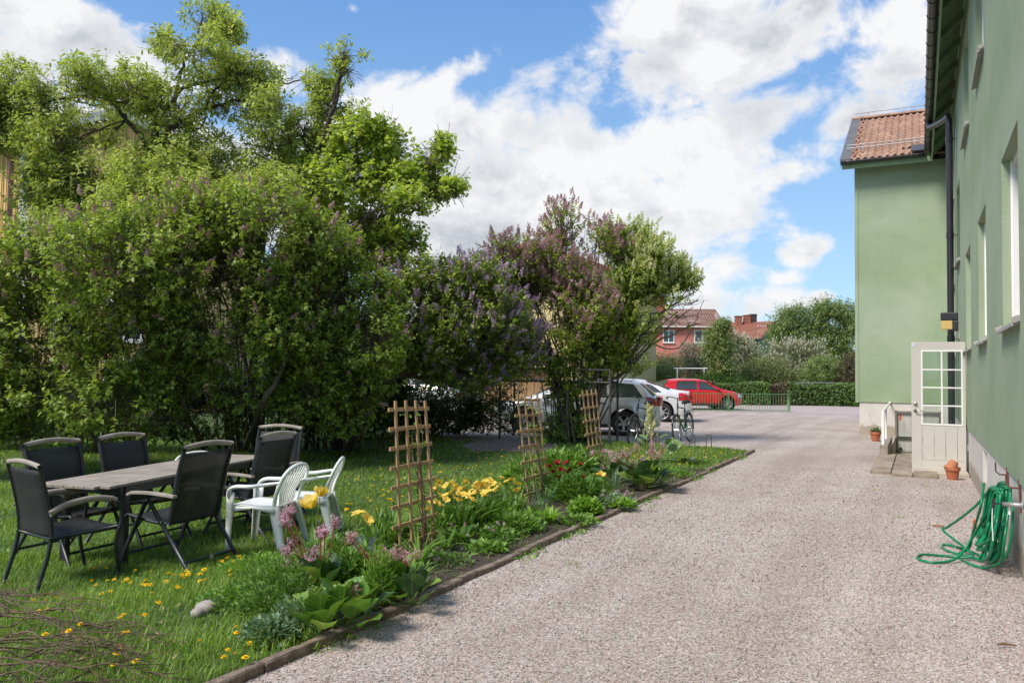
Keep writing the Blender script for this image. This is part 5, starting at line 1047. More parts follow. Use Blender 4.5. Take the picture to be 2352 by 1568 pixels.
def make_car(name, label, cat, spec, mat, rims=5):
    t = thing(name, label, cat); XF, XR = spec['ends']; W0 = spec['w']; wx = spec['wheels']; RW = spec['rw']; RA = RW+.065
    def sect(x, inset=0):
        zt = interp(spec['top'], x); zb_ = interp(spec['belt'], x); zt = max(zt, zb_+.02)
        e = min(1, max(0, (XF-x)/.55)); f = min(1, max(0, (x-XR)/.40)); w = W0*(1-.26*(1-e)**2.2)*(1-.20*(1-f)**2.2)
        zl = .20+.10*(1-e)**2+.08*(1-f)**2
        for c in wx:
            d = abs(x-c)
            if d < RA: zl = max(zl, RW+math.sqrt(max(0, RA*RA-d*d))-.005)
        gh = min(1, max(0, (zt-zb_-.04)/.12)); tw = .40
        y5 = w-.05-(zt-zb_)*tw if gh > 0 else w-.05
        y5 = (w-.14)*(1-gh)+y5*gh
        mid = .52; z1 = max(.30, zl+.015); z2 = max(mid, z1+.02); z3 = max(zb_-.10, z2+.02)
        pts = [(w-.07, zl), (w-.012, z1), (w, z2), (w-.008, z3), (w-.045, max(zb_, z3+.01)), (y5+.035, zb_+(zt-zb_)*(.55 if gh > 0 else .6)) if gh > .5 else (w-.10, (zb_+zt)/2+.01), (y5, zt-.045*gh-.012), (y5*.82, zt), (0, zt+.025)]
        return pts
    def K(y4, y6): pass
    xs = sorted(set([XR+.001, XR+.03, XR+.08]+[XF-.001, XF-.03, XF-.08]+[x for x in np.arange(XR+.12, XF-.1, .06)]+[c+d*RA for c in wx for d in (-1, -.985, -.93, -.8, .8, .93, .985, 1)]))
    m = MB(); rows = [sect(x) for x in xs]; nr = len(rows[0])
    vs = []; 
    for x, s_ in zip(xs, rows):
        for (y, z) in s_: vs.append((x, y, z))
        for (y, z) in s_[-2::-1]: vs.append((x, -y, z))
    n2 = 2*nr-1; fs = [(i*n2+j, i*n2+j+1, (i+1)*n2+j+1, (i+1)*n2+j) for i in range(len(xs)-1) for j in range(n2-1)]
    fs.append(tuple(range(n2))); fs.append(tuple((len(xs)-1)*n2+j for j in range(n2-1, -1, -1)))
    m.add(vs, fs); body = m.build('body', mat, t, smooth=True)
    e = body.modifiers.new('edge', 'EDGE_SPLIT'); e.split_angle = math.radians(38)
    # under floor and arches
    m = MB(); m.box(((XF+XR)/2, 0, .36), (XF-XR-.35, W0*2-.34, .30)); m.build('underbody', M['trim'], t)
    def onside(x, v, off=.009, sgn=1):      # v 0 belt .. 1 roof edge
        s_ = sect(x); a, b = s_[4], s_[6]; mm_ = s_[5]
        if v < .55: k = v/.55; y = a[0]+(mm_[0]-a[0])*k; z = a[1]+(mm_[1]-a[1])*k
        else: k = (v-.55)/.45; y = mm_[0]+(b[0]-mm_[0])*k; z = mm_[1]+(b[1]-mm_[1])*k
        return (x, sgn*(y+off), z+off*.3)
    for sg in (1, -1):
        for (x0b, x1b, x0t, x1t) in spec['sidewin']:
            q = MB(); q.grid(lambda u, v: onside((x0b+(x0t-x0b)*v)*(1-u)+(x1b+(x1t-x1b)*v)*u, .06+v*.84, .010, sg), 9, 6); q.build('side_window', M['cglass'], t, smooth=True)
            q = MB(); rim = [onside(x0b+(x0t-x0b)*v, .06+v*.84, .011, sg) for v in np.linspace(0, 1, 6)]+[onside(x0t+(x1t-x0t)*u, .90, .011, sg) for u in np.linspace(0, 1, 8)]+[onside(x1t+(x1b-x1t)*v, .90-v*.84, .011, sg) for v in np.linspace(0, 1, 6)]+[onside(x1b+(x0b-x1b)*u, .06, .011, sg) for u in np.linspace(0, 1, 8)]
            q.tube(rim, .009, 5, closed=True); q.build('window_seal', M['trim'], t)
        for x in spec['doors']:
            q = MB(); pp = [(x, sg*(sect(x)[k][0]+.002), sect(x)[k][1]) for k in (1, 2, 3, 4)]; q.tube(pp, .006, 4); q.build('door_gap', M['trim'], t)
        for x in spec['handles']:
            s_ = sect(x)[3]; q = MB(); q.box((x, sg*(s_[0]+.012), s_[1]-.0), (.20, .025, .03)); q.build('door_handle', mat, t, bevel=.006)
        x = spec['mirror']; s_ = sect(x)[4]; q = MB(); q.box((x, sg*(s_[0]+.09), s_[1]+.08), (.12, .18, .12)); q.build('mirror', mat, t, bevel=.03)
    def ontop(x, fy, off=.008):
        s_ = sect(x); half = s_[7][0]; y = fy*(s_[6][0]-.05); k = abs(y)/half if half else 0
        z = s_[8][1]+(s_[7][1]-s_[8][1])*min(1, k); return (x, y, z+off)
    for (xa, xb, nm) in ((spec['screen'][0], spec['screen'][1], 'windscreen'), (spec['rear'][0], spec['rear'][1], 'rear_window')):
        q = MB(); q.grid(lambda u, v: ontop(xa+(xb-xa)*v, (u*2-1)*(1-.06*v), .012), 13, 8); q.build(nm, M['cglass'], t, smooth=True)
    # lamps
    def corner(front, z0, z1, l, mt, nm):
        for sg in (1, -1):
            q = MB()
            def fn(u, v):
                z = z0+(z1-z0)*v
                if u < .5:
                    x = (XF-l*(1-u*2)-.02) if front else (XR+l*(1-u*2)+.02); s_ = sect(x); ys = [p for p in s_]
                    y = s_[2][0]
                    for a, b in zip(s_, s_[1:]):
                        if a[1] <= z <= b[1] or b[1] <= z <= a[1]: y = a[0]+(b[0]-a[0])*((z-a[1])/(b[1]-a[1]+1e-6)); break
                    return (x, sg*(y+.010), z)
                x = XF+.008 if front else XR-.008; s_ = sect(XF-.01 if front else XR+.01); y = s_[2][0]*(1-(u-.5)*.9)
                return (x, sg*y, z)
            q.grid(fn, 13, 5); q.build(nm, mt, t, smooth=True)
    corner(False, spec['tail'][0], spec['tail'][1], spec['tail'][2], M['redlamp'], 'tail_light'); corner(True, spec['head'][0], spec['head'][1], spec['head'][2], M['clearlamp'], 'headlight')
    for xx, w_ in ((XF, .012), (XR, -.012)):
        q = MB(); q.box((xx+w_, 0, .45), (.02, .52, .11)); q.build('number_plate', M['white'], t)
    q = MB(); q.box((XF+.005, 0, .62), (.03, .8, .12)); q.build('grille', M['trim'], t)
    for x in (0,):
        for sg in (1, -1): q = MB(); q.bar((wx[0]-.42, sg*(W0-.005), .25), (wx[1]+.42, sg*(W0-.005), .25), .03, .09); q.build('sill_strip', M['trim'], t)
    if spec.get('rails'):
        q = MB()
        for sg in (1, -1): q.tube([(x, sg*(sect(x)[6][0]-.02), sect(x)[6][1]+.055) for x in np.linspace(spec['rails'][0], spec['rails'][1], 10)], .016, 6)
        q.build('roof_rail', M['galv'], t)
    # wheels: tyre and rim
    for x in wx:
        for sg in (1, -1):
            Rw = Matrix.Rotation(-sg*PI/2, 3, 'X'); c = (x, sg*(W0-.10), RW)
            q = MB(); tw = .105; r_ = RW; q.lathe([(r_*.66, -tw), (r_*.90, -tw), (r_*.97, -tw*.8), (r_, -tw*.4), (r_, tw*.4), (r_*.97, tw*.8), (r_*.90, tw), (r_*.66, tw*.9), (r_*.64, tw*.3)], c, 36, Rw)
            ty = q.build('wheel', M['rubber'], t, smooth=True)
            q = MB(); q.lathe([(r_*.66, tw*.86), (r_*.62, tw*.80), (r_*.60, tw*.3), (r_*.60, -.05)], c, 36, Rw)
            for k in range(rims):
                a = 2*PI*k/rims+.3
                for off in ((-.0, .0),):
                    p0 = Rw @ Vector((math.cos(a)*r_*.14, math.sin(a)*r_*.14, tw*.72)); p1 = Rw @ Vector((math.cos(a)*r_*.62, math.sin(a)*r_*.62, tw*.80)); q.bar(Vector(c)+p0, Vector(c)+p1, r_*(.20 if rims < 7 else .10), .02, Rw @ Vector((0, 0, 1)))
            q.lathe([(0, tw*.80), (r_*.17, tw*.78), (r_*.19, tw*.6)], c, 16, Rw)
            q.build('rim', M['alloy'], ty, smooth=False, bevel=.004)
            q = MB(); q.lathe([(r_*.61, 0), (0, 0)], c, 24, Rw); q.build('brake_shadow', M['trim'], ty)
            q = MB(); q.lathe([(RA-.005, -.12), (RA-.005, .09)], c, 30, Rw); q.build('wheel_arch_liner', M['trim'], t)
    return t
def place(t, wheel_local, world, ang):
    c, s_ = math.cos(ang), math.sin(ang); x, y = wheel_local; t.location = (world[0]-(x*c-y*s_), world[1]-(x*s_+y*c), 0); t.rotation_euler = (0, 0, ang)
estate = dict(ends=(2.27, -2.24), w=.88, wheels=(1.36, -1.30), rw=.325,
  top=[(2.27, .60), (2.20, .70), (2.05, .78), (1.7, .88), (1.25, .98), (.95, 1.12), (.35, 1.40), (0, 1.45), (-.9, 1.47), (-1.55, 1.43), (-1.72, 1.38), (-2.12, 1.02), (-2.2, .95), (-2.24, .62)],
  belt=[(2.27, .56), (2.1, .70), (1.7, .82), (1.2, .92), (0, .95), (-1.6, 1.0), (-2.1, .98), (-2.2, .85), (-2.24, .58)],
  sidewin=[(.88, .05, .32, .03), (-.03, -.86, -.02, -.80), (-.95, -1.78, -.90, -1.52)], doors=(.98, .02, -.92), handles=(.18, -.72), mirror=.80, screen=(1.12, .38), rear=(-2.08, -1.72), tail=(.80, 1.02, .34), head=(.58, .74, .42), rails=(.2, -1.5))
c1 = make_car('silver_estate_car', 'silver estate car with alloy wheels parked behind the bicycles and the lilac', 'car', estate, paint('silver_paint', (.66, .67, .69), .25))
place(c1, (-1.30, .88), G(1432, 1001), math.radians(167))
sedan = dict(ends=(2.30, -2.32), w=.90, wheels=(1.38, -1.34), rw=.33,
  top=[(2.30, .60), (2.22, .70), (2.05, .78), (1.7, .88), (1.3, .98), (1.0, 1.10), (.35, 1.39), (-.1, 1.45), (-.6, 1.42), (-1.1, 1.28), (-1.65, 1.10), (-1.95, 1.06), (-2.24, 1.03), (-2.30, .92), (-2.32, .62)],
  belt=[(2.30, .56), (2.1, .70), (1.7, .83), (1.2, .93), (0, .96), (-1.5, 1.01), (-2.2, .98), (-2.3, .8), (-2.32, .58)],
  sidewin=[(.90, .05, .34, .03), (-.03, -.80, -.02, -.72), (-.88, -1.30, -.80, -.98)], doors=(1.0, .02, -.95), handles=(.18, -.72), mirror=.82, screen=(1.15, .40), rear=(-1.58, -.78), tail=(.74, 1.0, .42), head=(.60, .76, .42))
c2 = make_car('silver_saloon_car', 'silver saloon car parked between the estate car and the red hatchback', 'car', sedan, paint('pale_silver_paint', (.72, .73, .75), .2), 7)
place(c2, (-1.34, .90), G(1521, 969), math.radians(168))
hatch = dict(ends=(2.0, -1.98), w=.845, wheels=(1.22, -1.25), rw=.30,
  top=[(2.0, .60), (1.95, .72), (1.8, .82), (1.5, .89), (1.05, .97), (.85, 1.06), (.28, 1.36), (0, 1.41), (-.8, 1.42), (-1.4, 1.37), (-1.55, 1.30), (-1.86, .98), (-1.94, .92), (-1.98, .6)],
  belt=[(2.0, .56), (1.9, .72), (1.5, .84), (1.1, .90), (0, .92), (-1.5, .93), (-1.9, .9), (-1.98, .56)],
  sidewin=[(.84, -.12, .28, -.08), (-.24, -1.22, -.20, -1.12)], doors=(.92, -.18), handles=(-.02,), mirror=.74, screen=(1.0, .32), rear=(-1.82, -1.50), tail=(.62, .90, .20), head=(.60, .76, .25))
c3 = make_car('red_hatchback_car', 'bright red hatchback parked behind the green railing with its nose to the right', 'car', hatch, paint('red_paint', (.62, .008, .012)), 9)
place(c3, (1.22, -.845), G(1671.5, 942), math.radians(7))
c4 = make_car('white_hatchback_car', 'white car with red rear lamp glimpsed through the dark shrub on the left', 'car', hatch, paint('white_paint_car', (.72, .73, .74)), 9)
place(c4, (-1.25, .845), D(1010, 930, 26.5), math.radians(168))

# ================================================================== RAILINGS, FRAMES, BICYCLES
M['railgreen'] = simple('green_rail_paint', (.10, .22, .09), .5, var=.12, scale=6)
fp0 = D(1500, 940, 35.2); fp1 = G(1811, 946); ft = thing('green_railing', 'low green metal railing with thin pickets in front of the red hatchback', 'railing', (fp1[0], fp1[1], 0)); u = Vector((fp0[0]-fp1[0], fp0[1]-fp1[1], 0)); L = u.length; u.normalize()
m = MB(); m.tube([(0, 0, 0), (0, 0, .93)], .075, 12); m.tube([(0, 0, .93), (0, 0, .95)], [.08, .06], 12); m.build('end_post', M['railgreen'], ft, smooth=True)
m = MB(); m.bar(u*.08+Vector((0, 0, .80)), u*L+Vector((0, 0, .80)), .03, .035); m.build('top_rail', M['railgreen'], ft)
m = MB(); m.bar(u*.08+Vector((0, 0, .06)), u*L+Vector((0, 0, .06)), .03, .035); m.build('bottom_rail', M['railgreen'], ft)
q = MB(); q.box((0, 0, .43), (.016, .016, .72)); pk_ = q.mesh('picket'); s_ = .2
while s_ < L: link('picket', pk_, M['railgreen'], ft, u*s_); s_ += .125
for s_ in (2.75, 5.4): m = MB(); m.box((0, 0, .42), (.045, .045, .84)); m.build('post', M['railgreen'], ft, loc=u*s_)
# carpet rack and rail in the garden
def rack(name, label, cat, x0, x1, ytop, Y, r, legs, inner=None, base=0):
    a = D(x0, ytop, Y); b = D(x1, ytop, Y); c = (a+b)/2; t = thing(name, label, cat, (c[0], c[1], 0)); o = Vector((c[0], c[1], 0))
    m = MB(); m.tube([Vector(a)-o, Vector(b)-o], r, 8); m.build('top_bar', M['galv'] if not inner else M['white'], t)
    for k in legs: p = Vector(a).lerp(Vector(b), k)-o; m = MB(); m.tube([(p.x, p.y, 0), p], r*.9, 8); m.build('leg', M['galv'] if not inner else M['white'], t)
    return t
rack('carpet_beating_rack', 'white steel carpet rack standing behind the red car in front of the thicket', 'carpet rack', 1548, 1625, 846, 47.2, .035, (.1, .9), True)
rack('garden_handrail', 'long low grey metal rail behind the hedge left of the green house', 'rail', 1826, 1932, 879, 45.6, .028, (.3, .7, .97))
# pipe frame round the lilacs
fa = G(1147, 1009); fb = G(1400, 1023); t = thing('pipe_frame', 'tall grey pipe frame for airing carpets standing among the lilac stems', 'pipe frame', (fb[0], fb[1], 0)); o = Vector((fb[0], fb[1], 0)); A3 = Vector(fa)-o; bk = Vector((.35, 1.3, 0))
M['oldsteel'] = simple('old_steel', (.09, .085, .078), .7, var=.2, scale=8)
for p in (A3, Vector((0, 0, 0)), A3+bk, bk): m = MB(); m.tube([p, p+Vector((0, 0, 1.72))], .028, 8); m.build('post', M['oldsteel'], t)
for z in (1.70, 1.42):
    m = MB(); m.tube([A3+Vector((0, 0, z)), Vector((0, 0, z))], .022, 8); m.build('crossbar', M['oldsteel'], t)
    m = MB(); m.tube([A3+bk+Vector((0, 0, z)), bk+Vector((0, 0, z))], .022, 8); m.build('crossbar', M['oldsteel'], t)
# bicycles
M['chrome'] = simple('chrome', (.55, .55, .55), .25, var=.1, scale=10, metal=.9)
def make_bike(label, col, basket=False, seed=1, saddle_h=.98):
    t = thing('bicycle', label, 'bicycle'); R = .34; fx, rx = .54, -.54; fm = simple('bike_frame_paint', col, .35, var=.1, scale=5, spec=.6)
    for x in (fx, rx):
        m = MB(); Rx = Matrix.Rotation(PI/2, 3, 'X'); m.tube([(x+R*.965*math.cos(a), 0, R+R*.965*math.sin(a)) for a in np.linspace(0, 2*PI, 37)[:-1]], .019, 7, closed=True); w = m.build('wheel', M['rubber'], t, smooth=True)
        m = MB(); m.tube([(x+R*.90*math.cos(a), 0, R+R*.90*math.sin(a)) for a in np.linspace(0, 2*PI, 37)[:-1]], .011, 5, closed=True); m.build('rim', M['chrome'], w, smooth=True)
        m = MB()
        for k in range(28):
            a = k*2*PI/28; sd = .03 if k % 2 else -.03; m.tube([(x+.02*math.cos(a+.5), sd, R+.02*math.sin(a+.5)), (x+R*.9*math.cos(a), 0, R+R*.9*math.sin(a))], .0016, 3, cap=False)
        m.tube([(x, -.05, R), (x, .05, R)], .022, 8); m.build('spokes', M['chrome'], w)
        m = MB(); m.tube([(x+(R+.03)*math.cos(a), 0, R+(R+.03)*math.sin(a)) for a in np.linspace(.35, 2.6 if x == fx else 3.3, 16)], .022, 6, flat=.35); m.build('mudguard', M['blackmetal'], t, smooth=True)
    bb = (-.09, 0, .28); st = (-.24, 0, .80); hd = (.36, 0, .86); hb_ = (.40, 0, .68)
    m = MB(); m.tube([bb, st], .017, 8); m.tube([st, hd], .016, 8); m.tube([bb, hb_], .019, 8)
    for sg in (-1, 1): m.tube([(bb[0], sg*.02, bb[2]), (rx, sg*.055, R)], .010, 6); m.tube([(st[0], sg*.015, st[2]-.04), (rx, sg*.055, R)], .009, 6)
    m.build('frame', fm, t, smooth=True)
    m = MB(); m.tube([(.34, 0, .94), (.41, 0, .66)], .02, 8)
    for sg in (-1, 1): m.tube([(.41, sg*.045, .68), (.44, sg*.055, .5), (fx, sg*.055, R)], .011, 6)
    m.build('fork', fm, t, smooth=True)
    m = MB(); m.tube([(.345, 0, .93), (.33, 0, 1.05)], .013, 6); m.tube(smooth([(.12, -.30, 1.06), (.22, -.29, 1.09), (.34, -.16, 1.10), (.35, 0, 1.06), (.34, .16, 1.10), (.22, .29, 1.09), (.12, .30, 1.06)], 4), .011, 7)
    for sg in (-1, 1): m.tube([(.13, sg*.30, 1.06), (.25, sg*.285, 1.09)], .018, 7)
    m.build('handlebar', M['blackmetal'], t, smooth=True)
    m = MB(); m.tube([st, (-.275, 0, .94)], .013, 6); m.build('seat_post', M['chrome'], t)
    m = MB(); m.grid(lambda u, v: (-.42+u*.28, (v-.5)*(.17*(1-u)**1.2+.045)*2*.55, saddle_h+.015*math.cos(u*3)-abs(v-.5)**2*.22), 9, 7); m.build('saddle', M['trim'], t, smooth=True, solid=.03)
    m = MB(); 
    for y in (-.05, 0, .05): m.tube([(-.28, y, .74), (-.80, y, .74)], .005, 5)
    for sg in (-1, 1): m.tube([(-.78, sg*.06, .74), (rx, sg*.06, R)], .006, 5); m.tube([(-.3, sg*.06, .74), (-.8, sg*.06, .74)], .006, 5)
    m.build('luggage_rack', M['blackmetal'], t)
    m = MB(); m.lathe([(.075, -.003), (.09, -.003), (.09, .003), (.075, .003)], (bb[0], .045, bb[2]), 20, Matrix.Rotation(PI/2, 3, 'X')); m.tube([(bb[0], .06, bb[2]), (bb[0]+.12, .065, bb[2]-.12)], .009, 5); m.tube([(bb[0], -.06, bb[2]), (bb[0]-.12, -.065, bb[2]+.12)], .009, 5); m.box((bb[0]+.12, .11, bb[2]-.12), (.09, .09, .025)); m.box((bb[0]-.12, -.11, bb[2]+.12), (.09, .09, .025)); m.build('crank', M['chrome'], t)
    m = MB(); m.tube([(bb[0], .05, bb[2]+.085), (rx, .05, R+.035)], .004, 4); m.tube([(bb[0], .05, bb[2]-.085), (rx, .05, R-.035)], .004, 4); m.build('chain', M['trim'], t)
    m = MB(); m.tube([(-.42, .05, .28), (-.50, .16, .01)], .009, 6); m.build('kickstand', M['chrome'], t)
    if basket:
        m = MB()
        for k in range(7): z = .72+k*.03; m.tube([(.46, -.15, z), (.70, -.15, z), (.70, .15, z), (.46, .15, z)], .004, 4, closed=True)
        m.build('basket', M['trim'], t)
    return t
def bplace(t, front, back, lean=0):
    f = np.array(front[:2]); b = np.array(back[:2]); a = math.atan2(*(f-b)[::-1]); c = f-.54*np.array([math.cos(a), math.sin(a)]); t.location = (c[0], c[1], .01); t.rotation_euler = (lean, 0, a)
b1_ = make_bike('green framed bicycle with black saddle parked in the rack nearest the gravel drive', (.01, .12, .07)); g = G(1556, 1022); bplace(b1_, g, g+np.array([.50, .95, 0]), .06)
b2_ = make_bike('black bicycle with blue lock parked beside the rear wheel of the silver estate car', (.02, .022, .03)); g = G(1450, 1024); bplace(b2_, g, g+np.array([.52, .95, 0]), -.10)
m = MB(); m.box((-.2, .03, .6), (.10, .05, .16)); m.build('blue_lock', simple('blue_plastic', (.04, .10, .45), .4), b2_, bevel=.015)
b3_ = make_bike('dark bicycle half hidden behind the third trellis and the lilac stems', (.03, .03, .04)); g = G(1325, 1016); bplace(b3_, g, g+np.array([.30, 1.0, 0]), .05)
rk = thing('bicycle_rack', 'low galvanised ground rack with narrow wheel hoops in front of the bicycles', 'bicycle rack', G(1560, 1032)); r0 = Vector(G(1560, 1032))
for x in (1470, 1500, 1590, 1628):
    g = Vector(G(x, 1032))-r0; m = MB(); m.tube([g+Vector((-.055, 0, .01)), g+Vector((-.055, 0, .30)), g+Vector((-.045, 0, .315)), g+Vector((.045, 0, .315)), g+Vector((.055, 0, .30)), g+Vector((.055, 0, .01))], .009, 6); m.build('hoop', M['oldsteel'], rk)
m = MB(); m.bar(Vector(G(1440, 1032))-r0+Vector((0, 0, .015)), Vector(G(1650, 1032))-r0+Vector((0, 0, .015)), .03, .03); m.build('ground_bar', M['oldsteel'], rk)
# ================================================================== GARDEN FURNITURE
M['frameblk'] = simple('dark_anthracite_tube', (.018, .021, .027), .38, var=.15, scale=5, spec=.55)
M['greywood'] = simple('weathered_teak', (.37, .325, .28), .75, col2=(.26, .22, .18), scale=5, sc=(1, 1, 1), bmp=.15)
M['plastic'] = simple('white_plastic', (.76, .79, .76), .38, var=.05, scale=3, spec=.5)
def mesh_fabric():
    m, nt, b = newmat('black_mesh_fabric'); b.inputs['Base Color'].default_value = (.026, .027, .030, 1); b.inputs['Roughness'].default_value = .65
    t = nt.nodes.new('ShaderNodeBsdfTransparent'); x = nt.nodes.new('ShaderNodeMixShader'); x.inputs[0].default_value = .17
    nt.links.new(b.outputs[0], x.inputs[1]); nt.links.new(t.outputs[0], x.inputs[2]); nt.links.new(x.outputs[0], nt.nodes['Material Output'].inputs[0])
    n = tnoise(nt, ocoord(nt), 900, 1); bump(nt, b, n, .2, .001); return m
M['mesh'] = mesh_fabric()
def sidecurve(pts, n=5): return smooth([(0, y, z) for y, z in pts], n)
def recliner(label, group=None):
    t = thing('garden_chair', label, 'garden chair', group=group); w = .275
    back = [(-.16, .40), (-.19, .55), (-.24, .80), (-.31, 1.05)]; seat = [(-.17, .41), (.0, .415), (.2, .44), (.30, .455), (.335, .44)]
    for sg in (-1, 1):
        m = MB(); m.tube([Vector((sg*w, p.y, p.z)) for p in sidecurve(back)], .016, 8, flat=1.3); m.build('back_rail', M['frameblk'], t, smooth=True)
        m = MB(); m.tube([Vector((sg*w, p.y, p.z)) for p in sidecurve(seat)], .014, 8); m.build('seat_rail', M['frameblk'], t, smooth=True)
        m = MB(); m.grid(lambda u, v: (sg*(w+.018+(v-.5)*.05+.004*math.sin(u*3)), -.24+u*.53, .645+.012*math.sin(u*PI)-.018*(u > .93)), 12, 3); m.build('armrest', M['greywood'], t, smooth=False, solid=.024, bevel=.004)
        pv = Vector((sg*(w+.03), .05, .63))
        m = MB(); m.tube([pv, (sg*(w+.03), .38, .0)], [.017, .015], 8, flat=1.2); m.build('leg', M['frameblk'], t, smooth=True)
        m = MB(); m.tube([pv+Vector((0, .02, 0)), (sg*(w+.005), -.43, .0)], [.017, .015], 8, flat=1.2); m.build('leg', M['frameblk'], t, smooth=True)
        m = MB()
        for q in ((pv.x, pv.y, pv.z-.03), (sg*(w+.02), -.11, .43)): m.lathe([(0, .004), (.007, .003), (.008, 0)], (q[0]+sg*.018, q[1], q[2]), 8, Matrix.Rotation(sg*PI/2, 3, 'Y'))
        m.build('bolt', M['chrome'], t, kind='stuff')
    m = MB(); m.grid(lambda u, v: ((u-.5)*2*(w-.012), *(lambda p: (p.y-.006*math.sin(u*PI), p.z))(sidecurve(back[:-1]+[(-.30, 1.0)], 4)[int(round(v*12))])), 5, 13); m.build('backrest', M['mesh'], t, smooth=True, solid=.004)
    m = MB(); m.grid(lambda u, v: ((u-.5)*2*(w-.012), *(lambda p: (p.y, p.z-.012*math.sin(u*PI)))(sidecurve(seat, 3)[int(round(v*12))])), 5, 13); m.build('seat', M['mesh'], t, smooth=True, solid=.004)
    m = MB(); m.tube([((u-.5)*2*(w+.005), -.305-.01*math.sin(u*PI), 1.045+.028*math.sin(u*PI)) for u in np.linspace(0, 1, 9)], .017, 8, flat=1.3); m.build('head_rail', M['greywood'], t, smooth=True)
    for y, z in ((.30, .13), (-.35, .11)): 
        m = MB(); ww = w+.02; m.tube([(-ww, y, z), (ww, y, z)], .013, 8); o = m.build('stretcher', M['frameblk'], t, smooth=True)
    m = MB(); m.lathe([(0, .003), (.022, .002), (.024, 0)], (0, -.368, .11), 14, Matrix.Rotation(PI/2, 3, 'X')); m.build('badge', M['galv'], o)
    return t
def stackchair(label):
    t = thing('garden_chair', label, 'garden chair'); w = .27
    back = [(-.24, .40), (-.25, .55), (-.29, .75), (-.35, .98)]
    for sg in (-1, 1):
        m = MB(); m.tube([Vector((sg*w, p.y, p.z)) for p in sidecurve(back)], .016, 8); m.build('back_rail', M['frameblk'], t, smooth=True)
        m = MB(); m.tube([Vector((sg*w, p.y, p.z)) for p in sidecurve([(-.24, .41), (-.27, .25), (-.34, 0)])], [.017]*10+[.014], 8); m.build('leg', M['frameblk'], t, smooth=True)
        m = MB(); P = sidecurve([(.20, .655), (.285, .60), (.30, .48), (.27, .38), (.26, .25), (.31, 0)]); m.tube([Vector((sg*(w+.02), p.y, p.z)) for p in P], .016, 8); m.build('leg', M['frameblk'], t, smooth=True)
        m = MB(); P = sidecurve([(-.27, .60), (-.15, .655), (.05, .68), (.20, .66), (.245, .64)], 4); m.tube([Vector((sg*(w+.02), p.y, p.z)) for p in P], .017, 8, flat=1.5); m.build('armrest', M['greywood'], t, smooth=True)
        m = MB(); m.tube([(sg*w, -.24, .40), (sg*w, .27, .425)], .014, 8); m.build('seat_rail', M['frameblk'], t, smooth=True)
    m = MB(); m.grid(lambda u, v: ((u-.5)*2*(w-.012), *(lambda p: (p.y-.006*math.sin(u*PI), p.z))(sidecurve(back[:-1]+[(-.335, .93)], 4)[int(round(v*12))])), 5, 13); m.build('backrest', M['mesh'], t, smooth=True, solid=.004)
    m = MB(); m.grid(lambda u, v: ((u-.5)*2*(w-.012), -.24+v*.51, .41+.03*v-.012*math.sin(u*PI)), 5, 9); m.build('seat', M['mesh'], t, smooth=True, solid=.004)
    m = MB(); m.tube([((u-.5)*2*(w+.004), -.345-.01*math.sin(u*PI), .965+.026*math.sin(u*PI)) for u in np.linspace(0, 1, 9)], .016, 8, flat=1.3); m.build('head_rail', M['greywood'], t, smooth=True)
    for y, z in ((-.24, .40), (.27, .41)): m = MB(); m.tube([(-w, y, z), (w, y, z)], .014, 8); m.build('stretcher', M['frameblk'], t, smooth=True)
    return t
